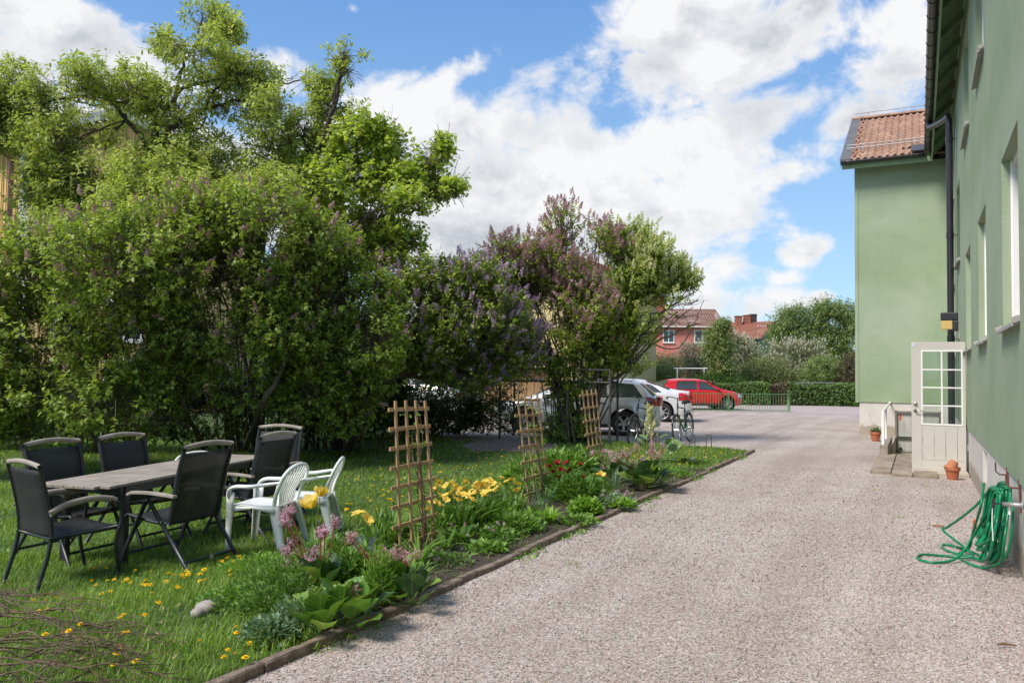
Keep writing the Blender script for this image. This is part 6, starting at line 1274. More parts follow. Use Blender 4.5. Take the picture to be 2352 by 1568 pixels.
def plasticchair(label):
    t = thing('plastic_chair', label, 'plastic chair')
    m = MB(); m.grid(lambda u, v: ((u-.5)*(.50-.06*(1-v)), -.22+v*.46, .425+.015*v-.018*math.sin(u*PI)*math.sin(v*PI)-.03*max(0, v-.85)*6*.5), 9, 9); m.build('seat', M['plastic'], t, smooth=True, solid=.012)
    def arch(u, ins=0):       # back outline 0..1 left to right over the top
        a = PI*(1-u); x = (.255-ins)*math.cos(a); z = .66+(.145-ins)*math.sin(a)**.8 if 0 < u < 1 else .66
        return x, z
    pts = [(-.215, -.20, .43), (-.25, -.235, .55)]+[(arch(u)[0], -.235-(arch(u)[1]-.55)*.42, arch(u)[1]) for u in np.linspace(0, 1, 13)]+[(.25, -.235, .55), (.215, -.20, .43)]
    m = MB(); m.tube(smooth(pts, 2), .020, 8, flat=.7); m.build('back_frame', M['plastic'], t, smooth=True)
    for k in range(9):
        u = (k+1)/10; xt, zt_ = arch(.10+.80*u, .012); xb = (u-.5)*.30; m = MB()
        m.bar((xb, -.205, .435), ((xb*.6+xt*.4), -.225, .55), .017, .010, (0, 1, 0)); m.bar(((xb*.6+xt*.4), -.225, .55), (xt, -.235-(zt_-.55)*.42, zt_), .017, .010, (0, 1, 0)); m.build('slat', M['plastic'], t)
    for sg in (-1, 1):
        P = smooth([(sg*.25, -.27, .66), (sg*.275, -.16, .645), (sg*.285, 0, .62), (sg*.285, .14, .615), (sg*.28, .21, .585), (sg*.272, .235, .52)], 4)
        m = MB(); m.tube(P, [.022+.012*math.sin(min(1, i/20)*PI) for i in range(len(P))], 8, flat=.55); m.build('armrest', M['plastic'], t, smooth=True)
        m = MB(); m.grid(lambda u, v: (sg*(.272-.02*v+.0*u)-sg*.045*abs(u-.5)*0, .205+.06*v*.5+(u-.5)*(.075-.03*v), .56-.56*v), 3, 6); m.grid(lambda u, v: (sg*(.272-.02*v)-sg*(.055-.02*v)*u, .205+.03*v+(.0375-.015*v), .56-.56*v), 3, 6); m.build('leg', M['plastic'], t, smooth=True, solid=.008)
        m = MB(); m.grid(lambda u, v: (sg*(.225+.045*v), -.19-.12*v+(u-.5)*(.085-.035*v), .44-.44*v), 3, 6); m.grid(lambda u, v: (sg*(.225+.045*v)-sg*(.055-.02*v)*u, -.19-.12*v-(.0425-.0175*v), .44-.44*v), 3, 6); m.build('leg', M['plastic'], t, smooth=True, solid=.008)
        m = MB(); m.grid(lambda u, v: (sg*(.245+.01*u), -.22+.44*u, .43-.05*v*(.35+abs(u-.5)*1.6)), 9, 3); m.build('apron', M['plastic'], t, smooth=True, solid=.008)
    return t
ZGR = .03
def pose(t, A, la, B, lb_, z=ZGR):
    """stand the chair so that local foot la is on ground point A and lb_ towards B"""
    a = np.array(A[:2]); b = np.array(B[:2]); la = np.array(la); lb_ = np.array(lb_)
    an = math.atan2(*(b-a)[::-1])-math.atan2(*(lb_-la)[::-1]); c, s_ = math.cos(an), math.sin(an); Rm = np.array([[c, -s_], [s_, c]]); mid = (a+b)/2-Rm@((la+lb_)/2)
    t.location = onlawn(mid[0], mid[1]); t.rotation_euler = (0, 0, an)
def face(t, c, d, z=ZGR): t.location = onlawn(c[0], c[1]); t.rotation_euler = (0, 0, math.atan2(d[1], d[0])-PI/2)
gz_ = lambda x, y: GL(x, y)
chd = recliner('black reclining chair nearest the camera with pale wooden armrests, its back to the white chairs')
face(chd, (gz_(278, 1310)+gz_(537, 1283))/2, (-.92, .39))
che2 = dup(chd, (0, 0, 0), label='black reclining chair between the far end of the table and the front white plastic chair')
face(che2, (-2.72, 8.4), (-.92, .38))
chb = dup(chd, (0, 0, 0), label='black high-backed chair directly behind the low chair at the left picture edge'); face(chb, (-4.02, 7.3), (.92, -.39))
chc = dup(chd, (0, 0, 0), label='black high-backed chair on the lilac side of the table at its middle'); face(chc, (-3.75, 8.07), (.92, -.39))
che1 = dup(chd, (0, 0, 0), label='black high-backed chair at the far short end of the table'); face(che1, (-2.86, 9.35), (-.15, -.99))
cha = stackchair('low black chair with curved wooden armrests tucked under the near end of the table')
face(cha, (-3.62, 6.48), (.57, .82))
w1 = plasticchair('white plastic slatted armchair in front of the yellow tulip beside the black recliner'); pose(w1, gz_(540, 1270), (-.272, .23), gz_(689, 1248), (.27, -.31))
w2 = dup(w1, (0, 0, 0), label='white plastic armchair standing alone at the back right of the chair group'); face(w2, gz_(704, 1236), (-.98, -.05))
w3 = dup(w1, (0, 0, 0), label='white plastic chair behind the table, seen through the black mesh chair'); face(w3, (-3.42, 8.8), (.5, -.85))
# table
T1, T2 = GL(241, 1119, .72), GL(619, 1051.5, .72); ex = Vector((T2-T1)[:2]).normalized(); nx = Vector((-ex.y, ex.x)); Lt = (Vector(T2[:2])-Vector(T1[:2])).length; Wt_ = .72
tt = thing('garden_table', 'long garden table with weathered slatted wooden top and dark legs', 'garden table', (T1[0], T1[1], T1[2]-.72), math.atan2(ex.y, ex.x))
npk = 7; 
for half in (0, 1):
    for k in range(npk):
        m = MB(); w_ = Wt_/npk; y0 = k*w_; ins = .06 if k in (0, npk-1) else 0
        x0 = half*Lt/2+(ins if half == 0 else .002); x1 = (half+1)*Lt/2-(ins if half == 1 else .002)
        m.box(((x0+x1)/2, y0+w_/2, .707), (x1-x0, w_-.006, .024)); m.build('plank', M['greywood'], tt, bevel=.003)
m = MB()
for y in (.06, Wt_-.06): m.box((Lt/2, y, .655), (Lt-.5, .03, .075))
for x in (.28, Lt/2, Lt-.28): m.box((x, Wt_/2, .655), (.03, Wt_-.15, .075))
m.build('apron', M['frameblk'], tt)
for x in (.32, Lt-.30):
    for y in (.06, Wt_-.06): m = MB(); m.box((x, y, .345), (.062, .062, .69)); m.build('leg', M['frameblk'], tt, bevel=.008)

# ================================================================== TRELLISES
M['lath'] = simple('pale_larch_lath', (.44, .29, .15), .75, col2=(.34, .215, .11), scale=7, sc=(1, 1, .25), bmp=.2)
M['cane'] = simple('dry_cane', (.24, .16, .10), .85, col2=(.15, .10, .065), scale=12)
def trellis(label, bl, brr, tl, tr_, nh):
    bl_, br_ = Vector(G(*bl, .04)), Vector(G(*brr, .04)); TL = Vector(D(*tl, bl_.y)); TR = Vector(D(*tr_, br_.y)); t = thing('trellis', label, 'trellis', bl_); o = bl_.copy()
    hv = (br_-bl_).normalized(); nv = hv.cross(Vector((0, 0, 1))).normalized()
    if nv.y > 0: nv = -nv
    for k in range(4):
        u = k/3; a = bl_.lerp(br_, u)-Vector((0, 0, .12)); b = TL.lerp(TR, u)+Vector((0, 0, random.uniform(0, .01))); m = MB(); m.bar(a-o, b-o, .013, .026, hv) if False else m.bar(a-o, b-o, .031, .016, nv); m.build('upright_lath', M['lath'], t, bevel=.002)
    for k in range(nh):
        f = .055+k*.885/(nh-1); a = TL.lerp(bl_, f); b = TR.lerp(br_, f); e = (b-a)*.17; off = -nv*.0165; m = MB(); m.bar(a-e-o+off, b+e-o+off, .016, .034); m.build('cross_lath', M['lath'], t, bevel=.002)
    return bl_, br_, TL, TR
tA = trellis('nearest pale wooden trellis leaning slightly left beside the yellow tulips', (922, 1275), (1001, 1245), (908, 921.6), (976, 920.5), 8)
tB = trellis('middle pale wooden trellis leaning left in front of the lilac stems', (1218, 1150), (1262, 1135), (1188, 905), (1234.5, 905.8), 7)
tC = trellis('farthest pale wooden trellis standing before the silver estate car', (1365, 1100), (1390, 1090), (1337.5, 897), (1368.3, 893.8), 7)
M['lf_bed'] = leafmat('bed_leaf', [(0, (.05, .11, .02)), (.4, (.10, .20, .035)), (.75, (.17, .31, .055)), (1, (.27, .42, .10))], trans=.3)
M['lf_bright'] = leafmat('bright_leaf', [(0, (.08, .17, .025)), (.5, (.16, .31, .04)), (1, (.30, .46, .08))], trans=.35)
M['lf_glauc'] = leafmat('bluegreen_leaf', [(0, (.07, .13, .07)), (.5, (.13, .22, .12)), (1, (.24, .34, .2))], trans=.25)
def climber(label, tb, seed, h, canes=5, lf=60):
    bl_, br_, TL, TR = tb; rn = random.Random(seed); b = bl_.lerp(br_, .72)-Vector((0, .05, 0)); t = thing('climbing_plant', label, 'climber', b)
    for k in range(canes):
        m = MB(); e = TL.lerp(TR, rn.uniform(.35, .95)); top = b.lerp(e, h*rn.uniform(.5, 1)); p = [Vector((rn.uniform(-.04, .05), rn.uniform(-.05, .05), -.04))]
        for i in range(1, 6): p.append((top-b)*(i/5)+Vector((rn.uniform(-.025, .025), rn.uniform(-.03, .03)-.03, 0)))
        m.tube(smooth(p, 3), [.0065]*16, 5) if False else m.tube(smooth(p, 3), .003+.0015*rn.random(), 5); m.build('stem', M['cane'], t)
    r = np.random.default_rng(seed); n = lf; u = r.uniform(.05, 1, n); top = np.array(TL.lerp(TR, .6)-b)
    pos = top[None]*u[:, None]*h+r.normal(0, .06, (n, 3)); V, Fc, T = scatter(*L_HEART, pos, nrm(r.normal(0, 1, (n, 3))+[0, 0, .2]), nrm(r.normal(0, .5, (n, 3))+[0, -.5, 1]), r.uniform(.022, .05, n), np.clip(r.normal(.6, .25, n), 0, 1))
    o = link('leaves', fastmesh('leaves', V, Fc, T), M['lf_bright'], t); o['kind'] = 'stuff'
climber('thin brown clematis canes tied against the nearest trellis', tA, 3, .95, 7, 50)
climber('leafy clematis shoots climbing the middle trellis', tB, 4, .9, 7, 110)
climber('brown canes with a few leaves on the farthest trellis', tC, 5, .6, 7, 50)

# ================================================================== FLOWER BED
def inv(o): return (-o.location[0], -o.location[1], -o.location[2])
def mound(label, cat, name, px, py, r_, h, n, leaf, tmpl, mat, seed, tint=(.5, .2), stems=True, fl=None, ry=None, up=.35, group=None, inner=.25):
    g = G(px, py, .04); r = np.random.default_rng(seed); t = thing(name, label, cat, g, 0, group); ry = ry or r_
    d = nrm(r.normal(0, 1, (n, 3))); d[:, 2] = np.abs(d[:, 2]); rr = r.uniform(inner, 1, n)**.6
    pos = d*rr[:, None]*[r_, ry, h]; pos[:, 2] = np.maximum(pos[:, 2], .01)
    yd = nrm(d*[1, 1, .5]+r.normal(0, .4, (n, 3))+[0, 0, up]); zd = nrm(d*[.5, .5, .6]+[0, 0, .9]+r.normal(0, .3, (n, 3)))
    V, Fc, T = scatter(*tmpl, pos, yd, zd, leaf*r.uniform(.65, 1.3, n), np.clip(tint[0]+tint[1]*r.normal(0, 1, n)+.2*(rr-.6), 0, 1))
    o = link('foliage', fastmesh('foliage', V, Fc, T), M[mat], t); o['kind'] = 'stuff'
    if stems:
        m = MB(); rn = random.Random(seed)
        for k in range(min(40, n//6)):
            j = rn.randrange(n); p = pos[j]; m.tube([(p[0]*.3, p[1]*.3, 0), (p[0]*.8, p[1]*.8, p[2]*.6), tuple(p)], [.0035, .003, .0015], 4, cap=False)
        o = m.build('stems', M['stemgreen'], t); o['kind'] = 'stuff'
    if fl:
        nf, fm, fs_, nm = fl; a = r.uniform(0, 2*PI, nf); q = np.sqrt(r.uniform(0, 1, nf)); pos = np.stack([np.cos(a)*q*r_, np.sin(a)*q*ry, h*(1.02-.45*q*q)+r.uniform(0, .04, nf)], 1)
        V, Fc, T = scatter(PAN[0]*[1.3, .6, 1.3], PAN[1], pos, nrm(r.normal(0, .4, (nf, 3))+[0, 0, 1]), nrm(r.normal(0, 1, (nf, 3))), r.uniform(.7, 1.3, nf)*fs_, np.clip(r.normal(.6, .2, nf), 0, 1)); o = link(nm, fastmesh(nm, V, Fc, T), fm, t); o['kind'] = 'stuff'
    return t
M['stemgreen'] = simple('green_stem', (.12, .20, .05), .6, scale=10)
M['stemred'] = simple('red_stem', (.30, .085, .045), .5, col2=(.22, .07, .04), scale=10)
M['fl_magenta'] = petal('magenta_petal', [(0, (.44, .15, .34)), (.5, (.72, .36, .60)), (1, (.88, .64, .82))])
M['fl_faded'] = petal('faded_pink_petal', [(0, (.28, .13, .11)), (.5, (.54, .29, .32)), (1, (.80, .58, .66))])
M['fl_yellow'] = petal('tulip_yellow', [(0, (.80, .46, .03)), (.4, (.90, .66, .12)), (1, (.94, .80, .42))], .35)
M['fl_blue'] = petal('blue_petal', [(0, (.10, .10, .30)), (.5, (.20, .20, .48)), (1, (.42, .42, .68))])
M['fl_red'] = petal('tulip_red', [(0, (.12, .004, .006)), (.5, (.28, .012, .012)), (1, (.45, .04, .03))], .25)
M['fl_dand'] = petal('dandelion_yellow', [(0, (.75, .42, .005)), (.5, (.90, .60, .01)), (1, (.93, .70, .03))], .2)
def bergenia_mat(nm, c0, c1, rib):
    m, nt, b = newmat(nm); v = ocoord(nt); sp = nt.nodes.new('ShaderNodeSeparateXYZ'); nt.links.new(v, sp.inputs[0])
    ab = nt.nodes.new('ShaderNodeMath'); ab.operation = 'ABSOLUTE'; nt.links.new(sp.outputs[0], ab.inputs[0])
    # side veins: diagonal waves leaving the midrib
    w = nt.nodes.new('ShaderNodeMath'); w.operation = 'MULTIPLY_ADD'; nt.links.new(ab.outputs[0], w.inputs[0]); w.inputs[1].default_value = -.7; nt.links.new(sp.outputs[1], w.inputs[2])
    s_ = nt.nodes.new('ShaderNodeMath'); s_.operation = 'SINE'; k = nt.nodes.new('ShaderNodeMath'); k.operation = 'MULTIPLY'; k.inputs[1].default_value = 42; nt.links.new(w.outputs[0], k.inputs[0]); nt.links.new(k.outputs[0], s_.inputs[0])
    base = ramp(nt, tnoise(nt, v, 3, 3), [(.3, c0), (.7, c1)]); veins = ramp(nt, s_.outputs[0], [(.0, (1, 1, 1)), (.80, (1, 1, 1)), (1, (1.35, 1.3, 1.5))]); mid = ramp(nt, ab.outputs[0], [(0, (1, 1, 1)), (.014, (1, 1, 1)), (.03, (0, 0, 0))])
    mm = nt.nodes.new('ShaderNodeMix'); mm.data_type = 'RGBA'; mm.blend_type = 'MULTIPLY'; mm.inputs[0].default_value = 1; nt.links.new(base, mm.inputs[6]); nt.links.new(veins, mm.inputs[7])
    m2 = nt.nodes.new('ShaderNodeMix'); m2.data_type = 'RGBA'; nt.links.new(mid, m2.inputs[0]); nt.links.new(mm.outputs[2], m2.inputs[6]); m2.inputs[7].default_value = (*rib, 1)
    nt.links.new(m2.outputs[2], b.inputs['Base Color']); b.inputs['Roughness'].default_value = .33; b.inputs['Specular IOR Level'].default_value = .45; bump(nt, b, s_.outputs[0], .25, .01)
    tr_ = nt.nodes.new('ShaderNodeBsdfTranslucent'); tr_.inputs[0].default_value = (c1[0]*1.8, c1[1]*1.7, c1[2], 1); x = nt.nodes.new('ShaderNodeMixShader'); x.inputs[0].default_value = .22
    nt.links.new(b.outputs[0], x.inputs[1]); nt.links.new(tr_.outputs[0], x.inputs[2]); nt.links.new(x.outputs[0], nt.nodes['Material Output'].inputs[0]); return m
M['berg'] = [bergenia_mat('bergenia_leaf', (.075, .17, .022), (.12, .25, .035), (.26, .34, .12)), bergenia_mat('bergenia_leaf_dark', (.04, .095, .03), (.06, .13, .04), (.17, .22, .10)), bergenia_mat('bergenia_leaf_pale', (.17, .29, .045), (.25, .38, .07), (.38, .42, .18))]
def leafshape(ru, seed, cup=.25, asp=.42):
    rn = random.Random(seed); ph = rn.uniform(0, 6)
    def f(u, v):
        y = v; wd = asp*(max(0, math.sin(PI*(v**1.25))))**.62 if 0 < v < 1 else .012; x = (u-.5)*2*wd
        z = cup*abs(u-.5)**1.6*2*wd+.10*math.sin(v*2.2)-.28*v*v*.6+.035*math.sin(v*11+ph+u*4)*abs(u-.5)*2
        return (x, y, z)
    m = MB(); m.grid(f, 7, 8); return m.mesh('leaf', True)
BL = [leafshape(0, i) for i in range(4)]
def bergenia(label, px, py, n, size, seed, dark=.2, pale=.2, stalks=(), fade=False, z0=.04):
    g = G(px, py, z0); rn = random.Random(seed); t = thing('bergenia_plant', label, 'bergenia', g)
    me3 = []
    for mt in M['berg']:
        l_ = []
        for b in BL: e = b.copy(); e.materials.append(mt); l_.append(e)
        me3.append(l_)
    for k in range(n):
        a = k*2.4+rn.uniform(-.3, .3); f = (k+.5)/n; tilt = .12+f*.98; L = size*rn.uniform(.85, 1.25); st = size*(.3+.35*rn.random())
        d = Vector((math.cos(a)*math.sin(tilt), math.sin(a)*math.sin(tilt), math.cos(tilt))); base = d*st*.9+Vector((math.cos(a), math.sin(a), 0))*.04*f*3
        r_ = rn.random(); mi = 1 if r_ < dark else (2 if r_ > 1-pale else 0)
        o = link('leaf', me3[mi][rn.randrange(4)], None, t, base); x = d.cross(Vector((0, 0, 1))).normalized(); z = x.cross(d); o.rotation_euler = Matrix((x, d, z)).transposed().to_euler(); o.rotation_euler.rotate_axis('Y', rn.uniform(-.35, .35)); o.scale = (L*rn.uniform(.85, 1.15), L, L)
        m = MB(); m.tube([(0, 0, 0), base*.5, base+d*.02], [.007, .006, .005], 5, cap=False); m.build('petiole', M['stemgreen'], t)
    for (dx_, dy_, h, fs) in stalks:
        tip = Vector((dx_, dy_, h)); m = MB(); P = smooth([(dx_*.15, dy_*.15, 0), (dx_*.5, dy_*.5, h*.5), tip], 5); m.tube(P, [.0048]*len(P), 6); s_ = m.build('flower_stalk', M['stemred'], t, smooth=True)
        r = np.random.default_rng(int(seed*7+h*100)); nf = 30; pos = np.array(tip)+r.normal(0, 1, (nf, 3))*[fs*.62, fs*.62, fs*.62]; V, Fc, T = scatter(PAN[0][:48]*[1.4, .8, 1.4], PAN[1][:12], pos, nrm(r.normal(0, .6, (nf, 3))+[0, 0, .3]), nrm(r.normal(0, 1, (nf, 3))), r.uniform(.026, .042, nf), np.clip(r.normal(.65, .25, nf), 0, 1))
        m = MB()
        for k in range(0, nf, 3): m.tube([tip-Vector((0, 0, fs*1.5)), tuple(pos[k])], .0018, 3, cap=False)
        m.build('flower_branch', M['stemred'], s_); link('blossoms', fastmesh('blossoms', V, Fc, T), M['fl_faded'] if fade else M['fl_magenta'], s_)
    return t
def hgt(px, py, gx, gy):      # local offset of a flower seen at px,py above the plant at gx,gy
    g = G(gx, gy, .04); q = D(px, py, g[1]); return q-g
def stk(gx, gy, lst, fs=.035): return [(hgt(x, y, gx, gy)[0], hgt(x, y, gx, gy)[1]+random.uniform(-.04, .08), hgt(x, y, gx, gy)[2], fs) for x, y in lst]
bergenia('glossy bergenia clump hanging over the kerb in front with broad light green leaves', 790, 1438, 20, .19, 1, .15, .25, stk(790, 1440, [(812, 1355)], .03), True)
bergenia('pale bergenia rosette at the near end of the bed with one faded flower head', 733, 1446, 12, .17, 2, .1, .5, stk(733, 1448, [(736, 1387)], .03), True)
bergenia('bergenia with tall red stalks and bright pink flowers beside the white chair leg', 738, 1365, 14, .20, 3, .4, .2, stk(740, 1360, [(652, 1178), (668, 1172), (660, 1192), (740, 1218), (752, 1212), (766, 1200), (700, 1290), (715, 1282), (722, 1266), (665, 1252), (658, 1262), (712, 1302), (660, 1288)], .036))
bergenia('bergenia clump behind the kerb with faded brownish pink flower heads under the nearest trellis', 915, 1372, 16, .20, 4, .25, .15, stk(915, 1375, [(862, 1280), (885, 1290), (905, 1273), (935, 1290), (948, 1283), (798, 1240), (808, 1236), (875, 1275), (925, 1278), (895, 1284)], .036), True)
bergenia('large dark bergenia clump with big folded leaves overhanging the kerb beneath the rhubarb', 1485, 1120, 34, .27, 5, .55, .2, stk(1485, 1125, [(1415, 1052), (1440, 1045), (1460, 1030), (1478, 1062), (1500, 1062), (1512, 1048), (1425, 1040), (1450, 1068), (1500, 1030), (1525, 1030), (1495, 1045)], .06), False)
bergenia('green bergenia leaves left of the large dark clump', 1415, 1108, 12, .24, 6, .5, .1, stk(1415, 1108, [(1405, 1060), (1390, 1075)], .045), True)
bergenia('low bergenia with drooping dark leaves by the kerb below the nearest trellis', 945, 1388, 8, .17, 7, .8, 0)
# rhubarb going to seed
rb = thing('rhubarb_plant', 'rhubarb with big folded leaves and a tall creamy seed head in front of the bicycles', 'rhubarb', G(1500, 1060, .04)); g0 = Vector(rb.location)
m = MB(); tip = Vector(hgt(1490, 940, 1500, 1060)); m.tube(smooth([(0, 0, 0), tip*.5+Vector((.01, 0, 0)), tip], 4), [.022]*5+[.014]*4, 8); m.build('flower_stalk', simple('rhubarb_stalk', (.38, .24, .10), .6, col2=(.30, .12, .06), scale=6), rb, smooth=True)
r = np.random.default_rng(4); nf = 90; u_ = r.uniform(.52, 1.03, nf); pos = np.array(tip)[None]*u_[:, None]+r.normal(0, 1, (nf, 3))*.05*(1.25-u_)[:, None]*2; V, Fc, T = scatter(PAN[0], PAN[1], pos, nrm(r.normal(0, .4, (nf, 3))+[0, 0, 1]), nrm(r.normal(0, 1, (nf, 3))), r.uniform(.07, .12, nf), np.clip(r.normal(.5, .25, nf), 0, 1)); link('seed_head', fastmesh('seed_head', V, Fc, T), M['fl_cream'], rb)['kind'] = 'stuff'
rl = []
for b in BL[:2]: e = b.copy(); e.materials.append(bergenia_mat('rhubarb_leaf', (.13, .22, .07), (.20, .31, .11), (.42, .46, .26))); rl.append(e)
for (x, y, L, az_, ti, px_) in ((1580, 1045, .46, -.6, 1.0, .95), (1590, 1070, .40, -1.3, 1.3, 1), (1555, 1035, .38, 1.2, .8, .9), (1545, 1015, .22, .3, .5, 1), (1470, 1005, .20, 2.6, .9, 1), (1520, 985, .20, .1, 1.2, 1), (1478, 990, .18, 2.2, 1.0, 1), (1600, 1085, .25, -.8, 1.4, 1)):
    base = Vector(D(x, y, g0.y-.05))-g0; base = base*.72; base.z = max(.03, base.z); d = Vector((math.cos(az_)*math.sin(ti), math.sin(az_)*math.sin(ti), math.cos(ti))); o = link('leaf', rl[len(rb.children) % 2], None, rb, base); xx = d.cross(Vector((0, 0, 1))).normalized(); zz = xx.cross(d); o.rotation_euler = Matrix((xx, d, zz)).transposed().to_euler(); o.scale = (L*1.2, L, L)
    m = MB(); m.tube([(0, 0, 0), base*.5+Vector((0, 0, .04)), base], [.012, .010, .008], 6, cap=False); m.build('petiole', M['stemgreen'], rb)
# tulips: one by one
def tulip_meshes(mat, opened, seed):
    r = np.random.default_rng(seed); m = MB(); V = []; 
    for k in range(6):
        a = k*PI/3+r.uniform(-.2, .2); op = opened*r.uniform(.7, 1.25)
        def f(u, v, a=a, op=op):
            w = .024*math.sin(PI*min(1, v*.92+.08))**.7+.002; rad = .006+.024*math.sin(v*1.5)+op*.035*v*v; z = .055*v*(1-.55*op*v)-max(0, op-.8)*.03*v*v; x = (u-.5)*2*w
            return (rad*math.cos(a)-x*math.sin(a), rad*math.sin(a)+x*math.cos(a), z)
        m.grid(f, 3, 5)
    me = m.mesh('flower', True); at = me.attributes.new('tint', 'FLOAT', 'POINT'); zs_ = [min(1, max(0, .25+v.co.z*9+r.uniform(-.15, .15))) for v in me.vertices]; at.data.foreach_set('value', zs_); me.materials.append(M[mat]); return me
TY = [tulip_meshes('fl_yellow', o_, i) for i, o_ in enumerate((.3, .7, 1.0, 1.25))]; TR_ = [tulip_meshes('fl_red', o_, i) for i, o_ in enumerate((.3, .7, 1.1))]
def strap(L, w, bend, seed, nseg=6):
    m = MB(); rn = random.Random(seed)
    def f(u, v): return ((u-.5)*2*w*math.sin(PI*min(1, v*.93+.07))**.6, bend*v*v*L, L*v*(1-.25*bend*v)+abs(u-.5)*w*.9)
    m.grid(f, 3, nseg); me = m.mesh('leaf', True); at = me.attributes.new('tint', 'FLOAT', 'POINT'); at.data.foreach_set('value', [rn.uniform(.35, .6)]*len(me.vertices)); return me
SL = [strap(.22+.04*i, .018+.003*(i % 3), .25+.18*i, i) for i in range(5)]
SLg = []; 
for e in SL: q = e.copy(); q.materials.append(M['lf_bed']); SLg.append(q)
def tulip(px, py, h, meshes, scale, label, group, seed, drop=0):
    rn = random.Random(seed); g = G(px, py, .04); t = thing('tulip', label, 'tulip', g, 0, group); tip = Vector((rn.uniform(-.03, .03), rn.uniform(-.03, .03), h))
    m = MB(); m.tube(smooth([(0, 0, 0), tip*.5+Vector((rn.uniform(-.01, .01), 0, 0)), tip], 3), .0035, 5); m.build('stem', M['stemgreen'], t)
    o = link('flower', rn.choice(meshes), None, t, tip); o.rotation_euler = (rn.uniform(-.5, .5)*(1+drop), rn.uniform(-.5, .5)*(1+drop), rn.uniform(0, 6)); o.scale = (scale,)*3
    for k in range(3):
        l_ = link('leaf', rn.choice(SLg), None, t); l_.rotation_euler = (rn.uniform(-.1, .1), rn.uniform(-.1, .1), rn.uniform(0, 6.28)); s_ = rn.uniform(.7, 1.15); l_.scale = (s_, s_, s_)
    return t
gy = 'yellow tulips in the dense row behind the nearest trellis'
def tul_at(fx, fy, gx, gy_, *a, **k):       # flower seen at fx,fy standing on gx,gy
    g = G(gx, gy_, .04); q = D(fx, fy, g[1]); return q[2]-g[2]
tulip(718, 1300, tul_at(708, 1165, 718, 1300), TY[:1], 2.0, 'single large bright yellow tulip in front of the white plastic chair', None, 1)
tulip(722, 1290, tul_at(708, 1140, 718, 1290), TY[:1], 1.6, 'second yellow tulip flower just above the large one by the white chair', None, 2)
for i, (x, y) in enumerate(((812, 1180), (828, 1195))): tulip(x+6, y+110, tul_at(x, y, x+6, y+110), TY[1:], 1.0, ('overblown pale yellow tulip left of the nearest trellis', 'small drooping pale yellow tulip just right of the overblown one left of the nearest trellis')[i], None, 5+i, .5)
spots = [(1002, 1142), (1018, 1110), (1037, 1140), (1050, 1126), (1060, 1112), (1076, 1108), (1087, 1132), (1102, 1132), (1117, 1126), (1124, 1122), (1148, 1112), (1068, 1134), (1012, 1152), (1156, 1106), (1006, 1126), (1030, 1116), (1053, 1118), (1078, 1120), (1098, 1118), (1108, 1114), (1132, 1110), (1084, 1126), (1044, 1136), (1138, 1108), (1024, 1140), (1003, 1118), (1008, 1135), (1016, 1120), (1026, 1132), (1034, 1110), (1040, 1125), (1048, 1108), (1056, 1135), (1062, 1120), (1070, 1142), (1074, 1128), (1083, 1115), (1088, 1138), (1094, 1112), (1100, 1125), (1104, 1108), (1110, 1140), (1114, 1120), (1120, 1105), (1126, 1115), (1130, 1128), (1136, 1104), (1142, 1112), (1146, 1100), (1020, 1148), (1046, 1150), (1092, 1150), (1012, 1105), (990, 1150), (975, 1170), (1120, 1132), (1065, 1108), (998, 1160), (1140, 1122)]
for i, (x, y) in enumerate(spots):
    gx, gy2 = x+random.uniform(-8, 8), y+random.uniform(62, 78); tulip(gx, gy2, max(.2, tul_at(x, y, gx, gy2)), TY, .78, 'pale yellow overblown tulip in the crowded row, at its '+('left end' if x < 1045 else 'middle' if x < 1097 else 'right end'), 'yellow tulips at the '+('left end' if x < 1045 else 'middle' if x < 1097 else 'right end')+' of the dense row', 20+i, .6)
for i, (x, y) in enumerate(((1178, 1103), (1186, 1112), (1182, 1128))): tulip(x, y+62, tul_at(x, y, x, y+62), TY[1:], 1.0, 'yellow tulip standing alone just left of the middle trellis', 'yellow tulips left of the middle trellis', 60+i, .5)
for i, (x, y) in enumerate(((1371, 1093), (1385, 1092))): tulip(x, y+38, tul_at(x, y, x, y+38), TY[:2], 1.2, ('yellow tulip at the foot of the farthest trellis', 'plump yellow tulip just right of the other at the foot of the farthest trellis')[i], None, 65+i)
for i, (x, y) in enumerate(((1255, 1072), (1270, 1085), (1283, 1068), (1290, 1080), (1300, 1088), (1282, 1096), (1312, 1080), (1318, 1094), (1276, 1062), (1335, 1068), (1342, 1096), (1300, 1064))): tulip(x, y+48, tul_at(x, y, x, y+48), TR_, .85, 'dark red tulip among the leaves right of the middle trellis', 'dark red tulips between the last two trellises', 70+i, .4)
for i, (x, y) in enumerate(((1120, 935), (1135, 922), (1142, 932), (1095, 945), (1110, 950), (1128, 944), (1150, 940))): tulip(x, y+48, .42, TR_, 1.5, 'dark red tulip in the far bed before the nose of the silver estate car', 'far red tulips by the estate car', 90+i)
for i, (x, y) in enumerate(((1165, 930), (1172, 925), (1158, 938), (1150, 928), (1180, 932), (1160, 950), (1105, 930))): tulip(x, y+46, .42, TY, 1.5, 'yellow tulip in the far bed before the nose of the silver estate car', 'far yellow tulips by the estate car', 99+i)
